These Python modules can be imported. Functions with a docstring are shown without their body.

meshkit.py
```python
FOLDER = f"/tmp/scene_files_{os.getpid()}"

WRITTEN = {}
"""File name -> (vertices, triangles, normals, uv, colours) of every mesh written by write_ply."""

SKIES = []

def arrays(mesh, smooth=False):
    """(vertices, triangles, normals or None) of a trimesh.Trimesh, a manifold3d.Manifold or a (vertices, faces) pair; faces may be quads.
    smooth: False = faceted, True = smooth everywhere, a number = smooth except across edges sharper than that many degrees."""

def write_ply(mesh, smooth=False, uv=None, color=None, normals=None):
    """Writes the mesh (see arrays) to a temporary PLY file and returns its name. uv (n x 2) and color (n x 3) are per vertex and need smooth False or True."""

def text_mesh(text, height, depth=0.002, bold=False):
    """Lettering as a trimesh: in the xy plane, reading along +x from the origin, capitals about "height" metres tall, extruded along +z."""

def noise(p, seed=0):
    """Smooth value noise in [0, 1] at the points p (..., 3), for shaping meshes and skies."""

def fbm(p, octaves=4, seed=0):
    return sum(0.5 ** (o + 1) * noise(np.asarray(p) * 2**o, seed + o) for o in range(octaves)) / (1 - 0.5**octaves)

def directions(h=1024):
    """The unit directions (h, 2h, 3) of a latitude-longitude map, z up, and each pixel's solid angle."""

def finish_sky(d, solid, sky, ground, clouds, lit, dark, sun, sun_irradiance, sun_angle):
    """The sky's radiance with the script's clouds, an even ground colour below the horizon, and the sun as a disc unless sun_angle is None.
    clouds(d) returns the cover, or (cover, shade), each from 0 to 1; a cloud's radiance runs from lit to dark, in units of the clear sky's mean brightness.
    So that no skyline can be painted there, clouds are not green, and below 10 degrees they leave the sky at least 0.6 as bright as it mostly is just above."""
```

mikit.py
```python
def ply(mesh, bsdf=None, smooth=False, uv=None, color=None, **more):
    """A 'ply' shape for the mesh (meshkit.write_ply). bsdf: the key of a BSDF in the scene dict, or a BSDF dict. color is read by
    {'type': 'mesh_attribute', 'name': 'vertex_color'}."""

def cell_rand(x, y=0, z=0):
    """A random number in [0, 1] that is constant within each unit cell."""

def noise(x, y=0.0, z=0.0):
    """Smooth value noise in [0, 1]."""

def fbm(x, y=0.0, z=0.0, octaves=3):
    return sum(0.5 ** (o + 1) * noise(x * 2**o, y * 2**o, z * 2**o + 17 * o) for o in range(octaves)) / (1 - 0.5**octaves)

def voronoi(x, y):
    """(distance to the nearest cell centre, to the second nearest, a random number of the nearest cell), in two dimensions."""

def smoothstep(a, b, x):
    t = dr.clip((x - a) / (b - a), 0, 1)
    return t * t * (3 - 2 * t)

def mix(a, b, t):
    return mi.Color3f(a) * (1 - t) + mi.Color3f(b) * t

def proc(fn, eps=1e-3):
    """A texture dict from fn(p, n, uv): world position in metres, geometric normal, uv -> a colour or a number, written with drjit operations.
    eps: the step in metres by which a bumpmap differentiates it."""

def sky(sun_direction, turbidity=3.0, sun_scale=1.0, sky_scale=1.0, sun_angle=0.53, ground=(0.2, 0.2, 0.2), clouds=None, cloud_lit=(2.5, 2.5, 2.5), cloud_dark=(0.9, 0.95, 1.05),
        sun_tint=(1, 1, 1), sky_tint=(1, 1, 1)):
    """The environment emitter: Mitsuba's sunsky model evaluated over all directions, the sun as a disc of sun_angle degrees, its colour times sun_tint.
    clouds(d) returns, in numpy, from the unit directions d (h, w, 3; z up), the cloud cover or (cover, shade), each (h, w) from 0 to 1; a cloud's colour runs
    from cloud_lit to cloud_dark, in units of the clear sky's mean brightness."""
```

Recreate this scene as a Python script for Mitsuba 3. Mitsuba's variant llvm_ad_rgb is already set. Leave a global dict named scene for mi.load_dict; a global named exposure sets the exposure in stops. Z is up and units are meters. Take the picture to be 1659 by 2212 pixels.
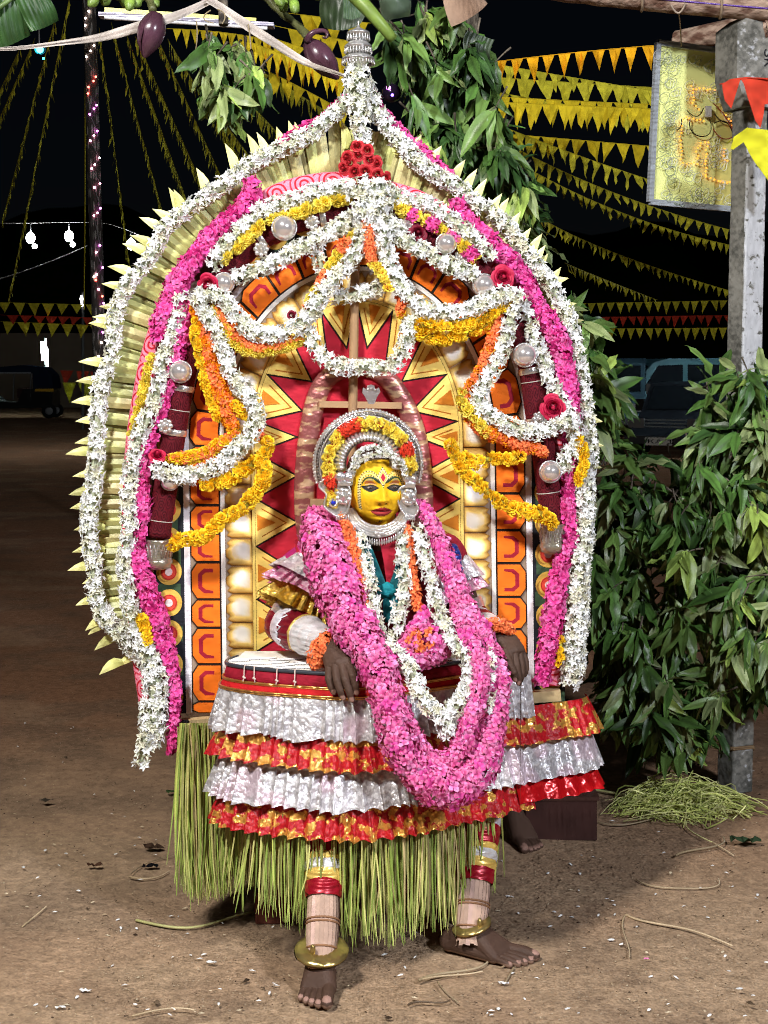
# A ritual performer with a flower-hung back frame at a night festival ground.
import math, numpy as np, mitsuba as mi, drjit as dr, mikit, meshkit, trimesh, manifold3d as m3
from mikit import proc, noise, fbm, voronoi, smoothstep, mix, cell_rand
from shapely.geometry import Polygon, LineString, Point, MultiPolygon
from shapely.ops import triangulate
from scipy.interpolate import CubicSpline
T = mi.ScalarTransform4f
rng = np.random.default_rng(11)
scene, labels = {}, {}

# ------------------------------------------------------------------ camera, sky, lamps
F, CU, HV, H = 3300.0, 829.5, 800.0, 1.55      # focal length and centre in sketch units (1659 x 2212), eye height
scene['camera'] = {'type': 'perspective', 'fov': 2*math.degrees(math.atan(CU/F)), 'fov_axis': 'x', 'near_clip': 0.05, 'far_clip': 600.0,
    'to_world': T().look_at(origin=[0, 0, H], target=[0, 1, H], up=[0, 0, 1]), 'principal_point_offset_y': (1106-HV)/2212}
exposure = 0.15
scene['sky'] = {**mikit.sky((-0.3, -1, 0.12), turbidity=3, sun_scale=0.0001, sky_scale=0.03, sky_tint=(0.62, 0.72, 1.25), ground=(0.05, 0.04, 0.035)), 'sampling_weight': 0.6}

KEY = dict(pos=(-1.7, 0.75, 4.4), aim=(0.0, 4.3, 0.9), power=540.0, tint=(1.0, 0.965, 0.91))
FILL = dict(pos=(3.3, -0.9, 3.9), aim=(0.5, 5.0, 1.0), power=540.0, tint=(0.93, 0.97, 1.06))

# ------------------------------------------------------------------ small tools
def P(u, v, d):
    return np.array([(u-CU)*d/F, d, H-(v-HV)*d/F])
def PG(u, v, h=0.0):                      # the ground point (height h) seen at u, v
    d = (H-h)*F/(v-HV); return np.array([(u-CU)*d/F, d, h])
COUNT = {}
def num(name):
    COUNT[name] = COUNT.get(name, -1)+1
    return name if COUNT[name] == 0 else f'{name}_{COUNT[name]:03d}'
def thing(name, label, cat, group=None, kind=None):
    k = num(name); labels[k] = {'label': label, 'category': cat}
    if group: labels[k]['group'] = group
    if kind: labels[k]['kind'] = kind
    return k
def struct(name, label):
    labels[name] = {'label': label, 'kind': 'structure'}; return name
PAL = []
def C(*stops, j=0.5):
    """A palette row (one to three linear colours, read along uv.y); returns its number."""
    s = list(stops)
    if len(s) == 1: s = s*3
    elif len(s) == 2: s = [s[0], tuple((np.array(s[0])+np.array(s[1]))/2), s[1]]
    key = tuple(tuple(round(float(x), 4) for x in c) for c in s)
    if key not in PAL: PAL.append(key)
    return PAL.index(key)
def hexc(h):
    c = np.array([int(h[i:i+2], 16) for i in (0, 2, 4)])/255.0
    return tuple(np.where(c <= 0.04045, c/12.92, ((c+0.055)/1.055)**2.4))
TAB = [None]*9
def pal(amount=0.12, scale=70.0, jit=0.5):
    def fn(p, n, uv):
        i = dr.floor(uv.x); j = uv.x-i; k = mi.UInt32(dr.maximum(i, 0))
        g = lambda o: mi.Color3f(*[dr.gather(mi.Float, TAB[o+c], k) for c in range(3)])
        a, m, b = g(0), g(3), g(6); t = dr.clip(uv.y, 0, 1)*2
        c = dr.select(t < 1, dr.lerp(a, m, dr.minimum(t, 1)), dr.lerp(m, b, dr.maximum(t-1, 0)))
        return c*((1-jit/2)+jit*j)*(1-amount+2*amount*noise(p.x*scale, p.y*scale, p.z*scale))
    return proc(fn)
class M:
    """One mesh under way: vertices, triangles and palette coordinates."""
    def __init__(self): self.v, self.f, self.u, self.n = [], [], [], 0
    def add(self, v, f, row=0, t=0.5, j=0.5):
        v = np.asarray(v, float); f = np.asarray(f, int)
        if f.ndim == 2 and f.shape[1] == 4: f = np.vstack([f[:, [0, 1, 2]], f[:, [0, 2, 3]]])
        uv = np.empty((len(v), 2)); uv[:, 0] = np.asarray(row)+np.clip(j, 0.02, 0.98); uv[:, 1] = t
        self.v.append(v); self.f.append(f+self.n); self.u.append(uv); self.n += len(v); return self
    def arr(self): return np.vstack(self.v), np.vstack(self.f), np.vstack(self.u)
    def ply(self, bsdf, smooth=False):
        v, f, u = self.arr(); return mikit.ply((v, f), bsdf, smooth=smooth, uv=u)
    def put(self, key, bsdf, smooth=False):
        scene[key] = self.ply(bsdf, smooth); return key
def part(parent, name, m, bsdf, smooth=False, kind=None, label=None):
    k = num(parent+'__'+name)
    scene[k] = m.ply(bsdf, smooth) if isinstance(m, M) else m
    if kind or label: labels[k] = {a: b for a, b in (('kind', kind), ('label', label)) if b}
    return k
def frame(t):
    t = t/np.linalg.norm(t); a = np.array([0, 0, 1.0]) if abs(t[2]) < 0.9 else np.array([1.0, 0, 0])
    x = np.cross(a, t); x /= np.linalg.norm(x); return x, np.cross(t, x)
def tube(path, r, n=8, caps=True, squash=1.0, axis=None):
    """Vertices and triangles of a tube along the path; t along it is returned too."""
    path = np.asarray(path, float); k = len(path); r = np.broadcast_to(np.asarray(r, float), (k,))
    tg = np.gradient(path, axis=0); x, y = frame(tg[0]); vs = []
    for i in range(k):
        t = tg[i]/(np.linalg.norm(tg[i])+1e-12); x = x-t*np.dot(x, t); x /= np.linalg.norm(x)+1e-12; y = np.cross(t, x)
        a = np.arange(n)/n*2*np.pi
        vs.append(path[i]+r[i]*(np.cos(a)[:, None]*x+np.sin(a)[:, None]*y))
    v = np.vstack(vs); i = np.arange(k-1)[:, None]*n; j = np.arange(n)[None]; jn = (j+1) % n
    f = np.stack([i+j, i+jn, i+n+jn, i+n+j], -1).reshape(-1, 4); f = np.vstack([f[:, [0, 1, 2]], f[:, [0, 2, 3]]])
    tt = np.repeat(np.linspace(0, 1, k), n)
    if caps:
        v = np.vstack([v, path[0], path[-1]]); m = len(v); j = np.arange(n); e = (k-1)*n
        f = np.vstack([f, np.stack([np.full(n, m-2), (j+1) % n, j], 1), np.stack([np.full(n, m-1), e+j, e+(j+1) % n], 1)]); tt = np.append(tt, [0, 1])
    return v, f, tt
def box(c, s, ax=None):
    m = trimesh.creation.box(s); v = np.array(m.vertices)
    if ax is not None: v = v@np.asarray(ax)
    return v+np.asarray(c), np.array(m.faces)
def bar(a, b, w, h, up=(0, 0, 1)):
    """A box from a to b, w wide and h high."""
    a, b = np.asarray(a, float), np.asarray(b, float); d = b-a; L = np.linalg.norm(d); z = d/L
    x = np.cross(up, z); x /= np.linalg.norm(x); y = np.cross(z, x)
    return box((a+b)/2, (w, h, L), np.array([x, y, z]))
def lathe(prof, n=24, axis=None, origin=(0, 0, 0)):
    """Turns (r, z) points about z (or the given axis)."""
    prof = np.asarray(prof, float); a = np.arange(n)/n*2*np.pi; k = len(prof)
    v = np.stack([np.outer(prof[:, 0], np.cos(a)), np.outer(prof[:, 0], np.sin(a)), np.repeat(prof[:, 1:2], n, 1)], -1).reshape(-1, 3)
    i = np.arange(k-1)[:, None]*n; j = np.arange(n)[None]; jn = (j+1) % n
    f = np.stack([i+j, i+jn, i+n+jn, i+n+j], -1).reshape(-1, 4)
    if axis is not None:
        z = np.array(axis, float); z = z/np.linalg.norm(z); x, y = frame(z); v = v[:, :1]*x+v[:, 1:2]*y+v[:, 2:]*z
    return v+np.asarray(origin), f, np.repeat(np.linspace(0, 1, k), n)
def spl(pts, n=None, step=None):
    """A smooth curve through the points."""
    p = np.asarray(pts, float); s = np.r_[0, np.cumsum(np.linalg.norm(np.diff(p, axis=0), axis=1)+1e-9)]
    c = CubicSpline(s, p) if len(p) > 2 else (lambda q: p[0]+(p[1]-p[0])*(q/s[-1])[:, None])
    m = n or max(2, int(s[-1]/step)+1); return c(np.linspace(0, s[-1], m))
def polys(g):
    return [x for x in getattr(g, 'geoms', [g]) if x.geom_type == 'Polygon' and x.area > 1e-9]
def slab2(poly, z0, z1, walls=True):
    """Extrudes a shapely polygon (its own x, y) from z0 to z1."""
    out_v, out_f, n = [], [], 0
    for g in polys(poly):
        m = trimesh.creation.extrude_polygon(g, z1-z0, engine='earcut'); out_v.append(np.array(m.vertices)+[0, 0, z0]); out_f.append(np.array(m.faces)+n); n += len(m.vertices)
    return np.vstack(out_v), np.vstack(out_f)
DP = 4.30                                    # the back frame's board stands this far away
def onboard(v):
    """(u, v, metres towards the viewer) to the world, on the board's plane."""
    v = np.asarray(v, float); return np.stack([(v[:, 0]-CU)*DP/F, DP-v[:, 2], H-(v[:, 1]-HV)*DP/F], 1)
def slab(poly, a, b):
    v, f = slab2(poly, a, b); return onboard(v), f
def merge(parts, bsdf):  # a 'stuff' mesh out of (v, f, u) lists
    m = M()
    for v, f, u in parts: m.v.append(v); m.f.append(f+m.n); m.u.append(u); m.n += len(v)
    return m

# ------------------------------------------------------------------ materials
def mat(key, tex=None, rough=0.5, spec=0.4, metal=0.0, bump=None, amt=0.002, two=True, **more):
    b = {'type': 'principled', 'base_color': tex, 'roughness': rough, 'specular': spec, 'metallic': metal, **more}
    if bump is not None: b = {'type': 'bumpmap', 'arbitrary': bump, 'scale': amt, 'bsdf': b}
    scene[key] = {'type': 'twosided', 'bsdf': b} if two else b
rgb = lambda *c: {'type': 'rgb', 'value': list(c)}
scene['m_matte'] = {'type': 'twosided', 'bsdf': {'type': 'diffuse', 'reflectance': pal(0.15, 60)}}
scene['m_petal'] = {'type': 'twosided', 'bsdf': {'type': 'diffuse', 'reflectance': pal(0.13, 90, 0.6)}}
mat('m_leaf', pal(0.35, 30, 0.9), 0.42, 0.42)
mat('m_paint', pal(0.18, 38, 0.3), 0.72, 0.18, bump=proc(lambda p, n, uv: fbm(p.x*60, p.z*220, p.y*60, 3)+0.6*noise(p.x*25, p.z*25)), amt=0.0022)
mat('m_gloss', pal(0.05, 60, 0.4), 0.22, 0.5)
mat('m_cloth', pal(0.16, 90, 0.5), 0.75, 0.2, bump=proc(lambda p, n, uv: noise(p.x*90, p.y*60, p.z*45)+0.4*noise(p.x*400, p.y*400, p.z*400)), amt=0.004)
mat('m_flag', pal(0.25, 40, 0.6), 0.8, 0.1)
mat('m_silver', pal(0.1, 40, 0.5), 0.24, 0.6, 0.82, bump=proc(lambda p, n, uv: noise(p.x*300, p.y*300, p.z*300)), amt=0.0012)
mat('m_mirror', pal(0.06, 50, 0.4), 0.16, 0.6, 0.75)
mat('m_brass', pal(0.2, 50, 0.5), 0.27, 0.6, 0.85, bump=proc(lambda p, n, uv: noise(p.x*80, p.y*80, p.z*80)), amt=0.003)
mat('m_satin', pal(0.1, 60, 0.5), 0.33, 0.6, 0.35, bump=proc(lambda p, n, uv: noise(p.x*30, p.y*30, p.z*140)), amt=0.006)
mat('m_straw', pal(0.2, 25, 0.9), 0.45, 0.3)
mat('m_wood', pal(0.3, 18, 0.5), 0.7, 0.2, bump=proc(lambda p, n, uv: fbm(p.x*120, p.y*120, p.z*12, 3)), amt=0.004)
mat('m_darkgloss', pal(0.05, 6, 0.5), 0.25, 0.5)

def velvet(p, n, uv):                      # maroon velvet embossed with curls
    a, b, w = voronoi(uv.x, uv.y)
    s = dr.sin(a*34+w*6)
    e = smoothstep(0.1, 0.5, s)*smoothstep(0.02, 0.12, b-a)
    return mix((0.115, 0.006, 0.013), (0.04, 0.0015, 0.005), e)*(0.75+0.5*noise(p.x*160, p.y*160, p.z*160))
mat('m_velvet', proc(velvet), 0.7, 0.2, sheen=1.0, sheen_tint=0.6, bump=proc(lambda p, n, uv: smoothstep(0.1, 0.5, dr.sin(voronoi(uv.x, uv.y)[0]*34+voronoi(uv.x, uv.y)[2]*6))), amt=0.0015)
def silver_cloth(p, n, uv):
    w = fbm(p.x*95, p.y*95, p.z*95, 3); g = smoothstep(0.42, 0.62, w)
    c = mix((0.46, 0.44, 0.46), (0.76, 0.75, 0.77), g)
    pk = smoothstep(0.58, 0.72, noise(p.x*14+3, p.y*14, p.z*14))
    return mix(c, (0.72, 0.50, 0.60), pk*0.5)
mat('m_silver_cloth', proc(silver_cloth), 0.34, 0.6, 0.42, bump=proc(lambda p, n, uv: fbm(p.x*95, p.y*95, p.z*95, 3)), amt=0.006)
def brocade(p, n, uv):
    w = fbm(p.x*42, p.y*42, p.z*42, 4); s = smoothstep(0.50, 0.56, w)
    return mix((0.42, 0.006, 0.012), (0.90, 0.46, 0.10), s)*(0.8+0.4*noise(p.x*200, p.y*200, p.z*200))
mat('m_brocade', proc(brocade), proc(lambda p, n, uv: 0.42-0.2*smoothstep(0.50, 0.56, fbm(p.x*42, p.y*42, p.z*42, 4))), 0.5,
    proc(lambda p, n, uv: 0.7*smoothstep(0.50, 0.56, fbm(p.x*42, p.y*42, p.z*42, 4))), bump=proc(lambda p, n, uv: fbm(p.x*110, p.y*110, p.z*110, 3)), amt=0.007)
def gold_cloth(p, n, uv):
    w = fbm(p.x*70, p.y*70, p.z*70, 3)
    return mix((0.55, 0.36, 0.05), (0.85, 0.62, 0.16), smoothstep(0.4, 0.65, w))
mat('m_gold_cloth', proc(gold_cloth), 0.3, 0.6, 0.6, bump=proc(lambda p, n, uv: fbm(p.x*90, p.y*90, p.z*90, 3)), amt=0.007)
def skin_bump(p, n, uv): return fbm(p.x*140, p.y*140, p.z*140, 4)
scene['m_skin'] = {'type': 'bumpmap', 'arbitrary': proc(skin_bump), 'scale': 0.0018, 'bsdf': {'type': 'principled', 'base_color': {'type': 'mesh_attribute', 'name': 'vertex_color'}, 'roughness': 0.62, 'specular': 0.25}}
def vcmat(key, rough, spec=0.4, metal=0.0):
    scene[key] = {'type': 'twosided', 'bsdf': {'type': 'principled', 'base_color': {'type': 'mesh_attribute', 'name': 'vertex_color'}, 'roughness': rough, 'specular': spec, 'metallic': metal}}
def soil(p, n, uv):
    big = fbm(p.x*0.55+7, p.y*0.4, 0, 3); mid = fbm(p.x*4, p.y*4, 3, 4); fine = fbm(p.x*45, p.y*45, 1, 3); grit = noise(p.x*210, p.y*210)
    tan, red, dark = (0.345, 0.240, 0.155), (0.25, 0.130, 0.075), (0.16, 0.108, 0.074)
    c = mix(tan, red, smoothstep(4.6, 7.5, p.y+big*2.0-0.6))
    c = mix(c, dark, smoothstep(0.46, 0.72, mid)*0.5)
    c = mix(c, (0.34, 0.22, 0.14), smoothstep(0.55, 0.75, fbm(p.x*1.7, p.y*2.3, 9, 3))*0.5)
    c = c*(0.72+0.56*fine)*(0.85+0.3*grit)
    a, b, w = voronoi(p.x*62, p.y*62)
    speck = smoothstep(0.20, 0.12, a)*smoothstep(0.86, 0.88, w)
    c = mix(c, (0.42, 0.35, 0.26), speck*0.5)
    a, b, w = voronoi(p.x*38+9, p.y*38)
    return mix(c, (0.06, 0.042, 0.03), smoothstep(0.22, 0.1, a)*smoothstep(0.84, 0.88, w)*0.35)
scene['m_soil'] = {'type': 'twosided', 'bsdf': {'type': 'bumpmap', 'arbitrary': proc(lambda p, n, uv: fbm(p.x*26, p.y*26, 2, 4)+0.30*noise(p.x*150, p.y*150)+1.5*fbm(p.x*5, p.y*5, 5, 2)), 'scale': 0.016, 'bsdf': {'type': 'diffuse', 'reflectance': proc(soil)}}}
def concrete(p, n, uv):
    w = fbm(p.x*16, p.y*16, p.z*7, 4); g = fbm(p.x*70, p.y*70, p.z*70, 3)
    c = mix((0.085, 0.085, 0.075), (0.30, 0.29, 0.26), smoothstep(0.3, 0.7, w*0.6+g*0.4))
    white = smoothstep(0.36, 0.50, g*0.5+0.5*fbm(p.x*26, p.y*26, p.z*26, 3)+0.05-0.25*smoothstep(2.22, 2.55, p.z)-0.3*smoothstep(0.75, 0.3, p.z))
    white = white*smoothstep(0.55, 0.8, -n.y)           # the front face was once whitewashed
    return mix(c, mix((0.40, 0.41, 0.43), (0.66, 0.67, 0.70), fbm(p.x*90, p.y*90, p.z*22, 3)), white)
scene['m_concrete'] = {'type': 'twosided', 'bsdf': {'type': 'bumpmap', 'arbitrary': proc(lambda p, n, uv: fbm(p.x*60, p.y*60, p.z*60, 4)), 'scale': 0.005, 'bsdf': {'type': 'diffuse', 'reflectance': proc(concrete)}}}
def bark(p, n, uv):
    w = fbm(p.x*30, p.y*30, p.z*18, 3)
    return mix((0.055, 0.045, 0.036), (0.19, 0.16, 0.125), smoothstep(0.3, 0.7, w))
scene['m_bark'] = {'type': 'twosided', 'bsdf': {'type': 'bumpmap', 'arbitrary': proc(lambda p, n, uv: fbm(p.x*55, p.y*55, p.z*30, 3)), 'scale': 0.014, 'bsdf': {'type': 'diffuse', 'reflectance': proc(bark)}}}
def palmbark(p, n, uv):
    a, b, w = voronoi(uv.x*4, p.z*7)
    c = mix((0.035, 0.03, 0.028), (0.10, 0.09, 0.08), fbm(uv.x*9, p.z*15, 0, 3))
    return mix(c, (0.33, 0.32, 0.30), smoothstep(0.36, 0.26, a)*smoothstep(0.35, 0.45, w))
scene['m_palmbark'] = {'type': 'diffuse', 'reflectance': proc(palmbark)}
def logskin(p, n, uv):
    w = fbm(p.x*22, p.y*22, p.z*40, 4)
    return mix((0.16, 0.085, 0.06), (0.46, 0.33, 0.25), smoothstep(0.3, 0.66, w))
scene['m_log'] = {'type': 'twosided', 'bsdf': {'type': 'bumpmap', 'arbitrary': proc(lambda p, n, uv: fbm(p.x*40, p.y*40, p.z*60, 3)), 'scale': 0.01, 'bsdf': {'type': 'diffuse', 'reflectance': proc(logskin)}}}
scene['m_wall'] = {'type': 'diffuse', 'reflectance': proc(lambda p, n, uv: mix((0.13, 0.085, 0.06), (0.24, 0.17, 0.125), fbm(p.x*0.3, p.z*0.8, 0, 4)))}
scene['m_hill'] = {'type': 'diffuse', 'reflectance': proc(lambda p, n, uv: mix((0.012, 0.018, 0.010), (0.04, 0.05, 0.03), fbm(p.x*0.3, p.y*0.3, p.z*0.5, 4)))}
mat('m_glassdark', rgb(0.012, 0.016, 0.02), 0.08, 0.6)
scene['m_black'] = {'type': 'diffuse', 'reflectance': rgb(0.01, 0.01, 0.01)}

# ------------------------------------------------------------------ the lamps that light the ground
def floodlight(spec, label):
    k = thing('floodlight', label, 'floodlight', 'floodlights on poles facing the performer')
    p, a = np.array(spec['pos']), np.array(spec['aim']); z = (a-p)/np.linalg.norm(a-p)
    x = np.cross([0, 0, 1], z); x /= np.linalg.norm(x); y = np.cross(z, x); ax = np.array([x, y, z])
    grey = C((0.05, 0.05, 0.055))
    m = M()
    for c, s in (((0, 0, -0.07), (0.54, 0.40, 0.06)), ((0, 0.205, -0.01), (0.54, 0.02, 0.12)), ((0, -0.205, -0.01), (0.54, 0.02, 0.12)), ((0.27, 0, -0.01), (0.02, 0.43, 0.12)), ((-0.27, 0, -0.01), (0.02, 0.43, 0.12))):
        v, f = box(c, s); m.add(v@ax+p, f, grey)
    part(k, 'housing', m, 'm_gloss')
    q = np.array([[-.25, -.18, 0], [.25, -.18, 0], [.25, .18, 0], [-.25, .18, 0]])@ax+p
    L = spec['power']*np.array(spec['tint'])
    scene[k+'__lens'] = mikit.ply((q, np.array([[0, 1, 2], [0, 2, 3]])), 'm_black', emitter={'type': 'area', 'radiance': rgb(*L), 'sampling_weight': 6.0})
    m = M(); b = p-z*0.12
    m.add(*tube([p-z*0.08, b-[0, 0, 0.12], [b[0], b[1], 0]], 0.04, 10), C((0.2, 0.2, 0.2)))if False else None
    v, f, t = tube([p-z*0.08, b+[0, -0.05, -0.1], [b[0], b[1]-0.05, -0.05]], 0.04, 10); m.add(v, f, C((0.2, 0.2, 0.2)))
    part(k, 'pole', m, 'm_gloss', True)
floodlight(KEY, 'grey floodlight on the steel pole left of the viewer')
floodlight(FILL, 'grey floodlight on the steel pole right of the viewer')

# ------------------------------------------------------------------ ground, far hill, wall
struct('ground', 'brown trodden earth of the festival ground')
gx = np.r_[-160, -60, -25, -10, np.linspace(-4, 4, 81), 10, 25, 60, 160]; gy = np.r_[-12, -4, 1, np.linspace(2.4, 9, 90), 12, 18, 30, 50, 80, 120]
X, Y = np.meshgrid(gx, gy); Z = (meshkit.fbm(np.stack([X*2.2, Y*2.2, 0*X], -1), 3)-0.5)*0.030*np.clip((12-Y)/4, 0, 1)*np.clip((8-abs(X))/4, 0, 1)-0.004
nx, ny = len(gx), len(gy); I = (np.arange(ny-1)[:, None]*nx+np.arange(nx-1)[None]).ravel()
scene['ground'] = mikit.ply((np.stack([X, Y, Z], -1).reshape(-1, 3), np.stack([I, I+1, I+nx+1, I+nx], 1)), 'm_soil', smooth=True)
struct('hill', 'dark wooded slope behind the festival ground')
hx = np.linspace(-160, 160, 161); top = 11+5*meshkit.fbm(np.stack([hx*0.12, 0*hx, 0*hx], -1), 4)
hv = np.vstack([np.stack([hx, 96+0*hx, -1+0*hx], 1), np.stack([hx, 104+3*meshkit.fbm(np.stack([hx*0.4, 0*hx+4, 0*hx], -1), 3), top*0.6], 1), np.stack([hx, 118+0*hx, top], 1)])
I = (np.arange(2)[:, None]*161+np.arange(160)[None]).ravel()
scene['hill'] = mikit.ply((hv, np.stack([I, I+1, I+162, I+161], 1)), 'm_hill', smooth=True)
k = thing('compound_wall', 'long plastered wall far behind the three-wheeler', 'wall')
m = M(); wc = C((0.2, 0.14, 0.1)); v, f = box((-30, 64, 1.45), (64, 0.3, 3.1)); m.add(v, f, wc); part(k, 'wall', m, 'm_wall')
m = M(); v, f = box((-30, 64, 3.05), (64.2, 0.44, 0.12)); m.add(v, f, wc); part(k, 'coping', m, 'm_wall')
# ------------------------------------------------------------------ flowers (unit models, +z outwards) and garlands
def star(seed):
    r = np.random.default_rng(seed); m = M(); row = C((0.48, 0.52, 0.32), (0.75, 0.76, 0.74), (0.80, 0.81, 0.82)) if seed < 4 else (C((0.34, 0.38, 0.15), (0.58, 0.57, 0.42), (0.70, 0.68, 0.58)) if seed == 4 else C((0.30, 0.36, 0.12), (0.62, 0.64, 0.50), (0.72, 0.73, 0.66))); n = 5+seed % 2
    a0 = r.uniform(0, 6)
    for i in range(n):
        a = a0+i*2*np.pi/n+r.uniform(-.2, .2); L = r.uniform(.011, .0145); w = r.uniform(.0030, .0042); up = r.uniform(.15, .75)
        d = np.array([math.cos(a), math.sin(a), 0]); s = np.array([-d[1], d[0], 0]); z = np.array([0, 0, 1.0])
        b = z*.010; q = lambda t, sd, lift: b+d*L*t+z*(L*up*t*(1.25-.55*t)+lift)+s*w*sd
        m.add([b, q(.45, 1, .001), q(.45, -1, .001), q(.5, 0, -.0015), q(1, 0, 0)], [[0, 3, 1], [0, 2, 3], [1, 3, 4], [3, 2, 4]], row, [.35, .8, .8, .7, 1], r.uniform(.3, .7))
    v, f, t = tube([[0, 0, -.004], [0, 0, .004], [0, 0, .0115]], [.0012, .0016, .0034], 4, False); m.add(v, f, row, .05+.45*t)
    return m
def floret(seed, rows, n=4, R=.0105):
    r = np.random.default_rng(seed); m = M(); row = rows; a0 = r.uniform(0, 6)
    for i in range(n):
        a = a0+i*2*np.pi/n+r.uniform(-.15, .15); L = R*r.uniform(.85, 1.15); w = L*.46; up = r.uniform(-.1, .55)
        d = np.array([math.cos(a), math.sin(a), 0]); s = np.array([-d[1], d[0], 0]); z = np.array([0, 0, 1.0]); b = z*.002
        q = lambda t, sd, lift: b+d*L*t+z*(L*up*t+lift)+s*w*sd
        m.add([b, q(.55, 1, .0016), q(.55, -1, .0005), q(1, .35, -.0012), q(1, -.45, 0)], [[0, 2, 1], [1, 2, 4], [1, 4, 3]], row, [0, .6, .6, 1, 1], r.uniform(.15, .85))
    return m
def marigold(seed, row):
    r = np.random.default_rng(seed); m = M()
    for ring, (n, R, h, up) in enumerate(((11, .0165, .002, .12), (9, .0125, .0055, .5), (6, .008, .008, 1.0), (4, .004, .0095, 1.7))):
        for i in range(n):
            a = (i+ring*.5)*2*np.pi/n+r.uniform(-.2, .2); d = np.array([math.cos(a), math.sin(a), 0]); s = np.array([-d[1], d[0], 0]); z = np.array([0, 0, 1.0])
            L = R*r.uniform(.85, 1.12); w = max(.0018, L*math.pi/n*.95); o = d*L*.35+z*(h-.004); e = d*L+z*(h+up*.003)
            m.add([o, e*.72+o*.28+s*w, e*.72+o*.28-s*w, e+s*w*.5, e-s*w*.5], [[0, 2, 1], [1, 2, 4], [1, 4, 3]], row, [.1, .6, .6, 1, 1], r.uniform(.25, .75))
    return m
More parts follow.
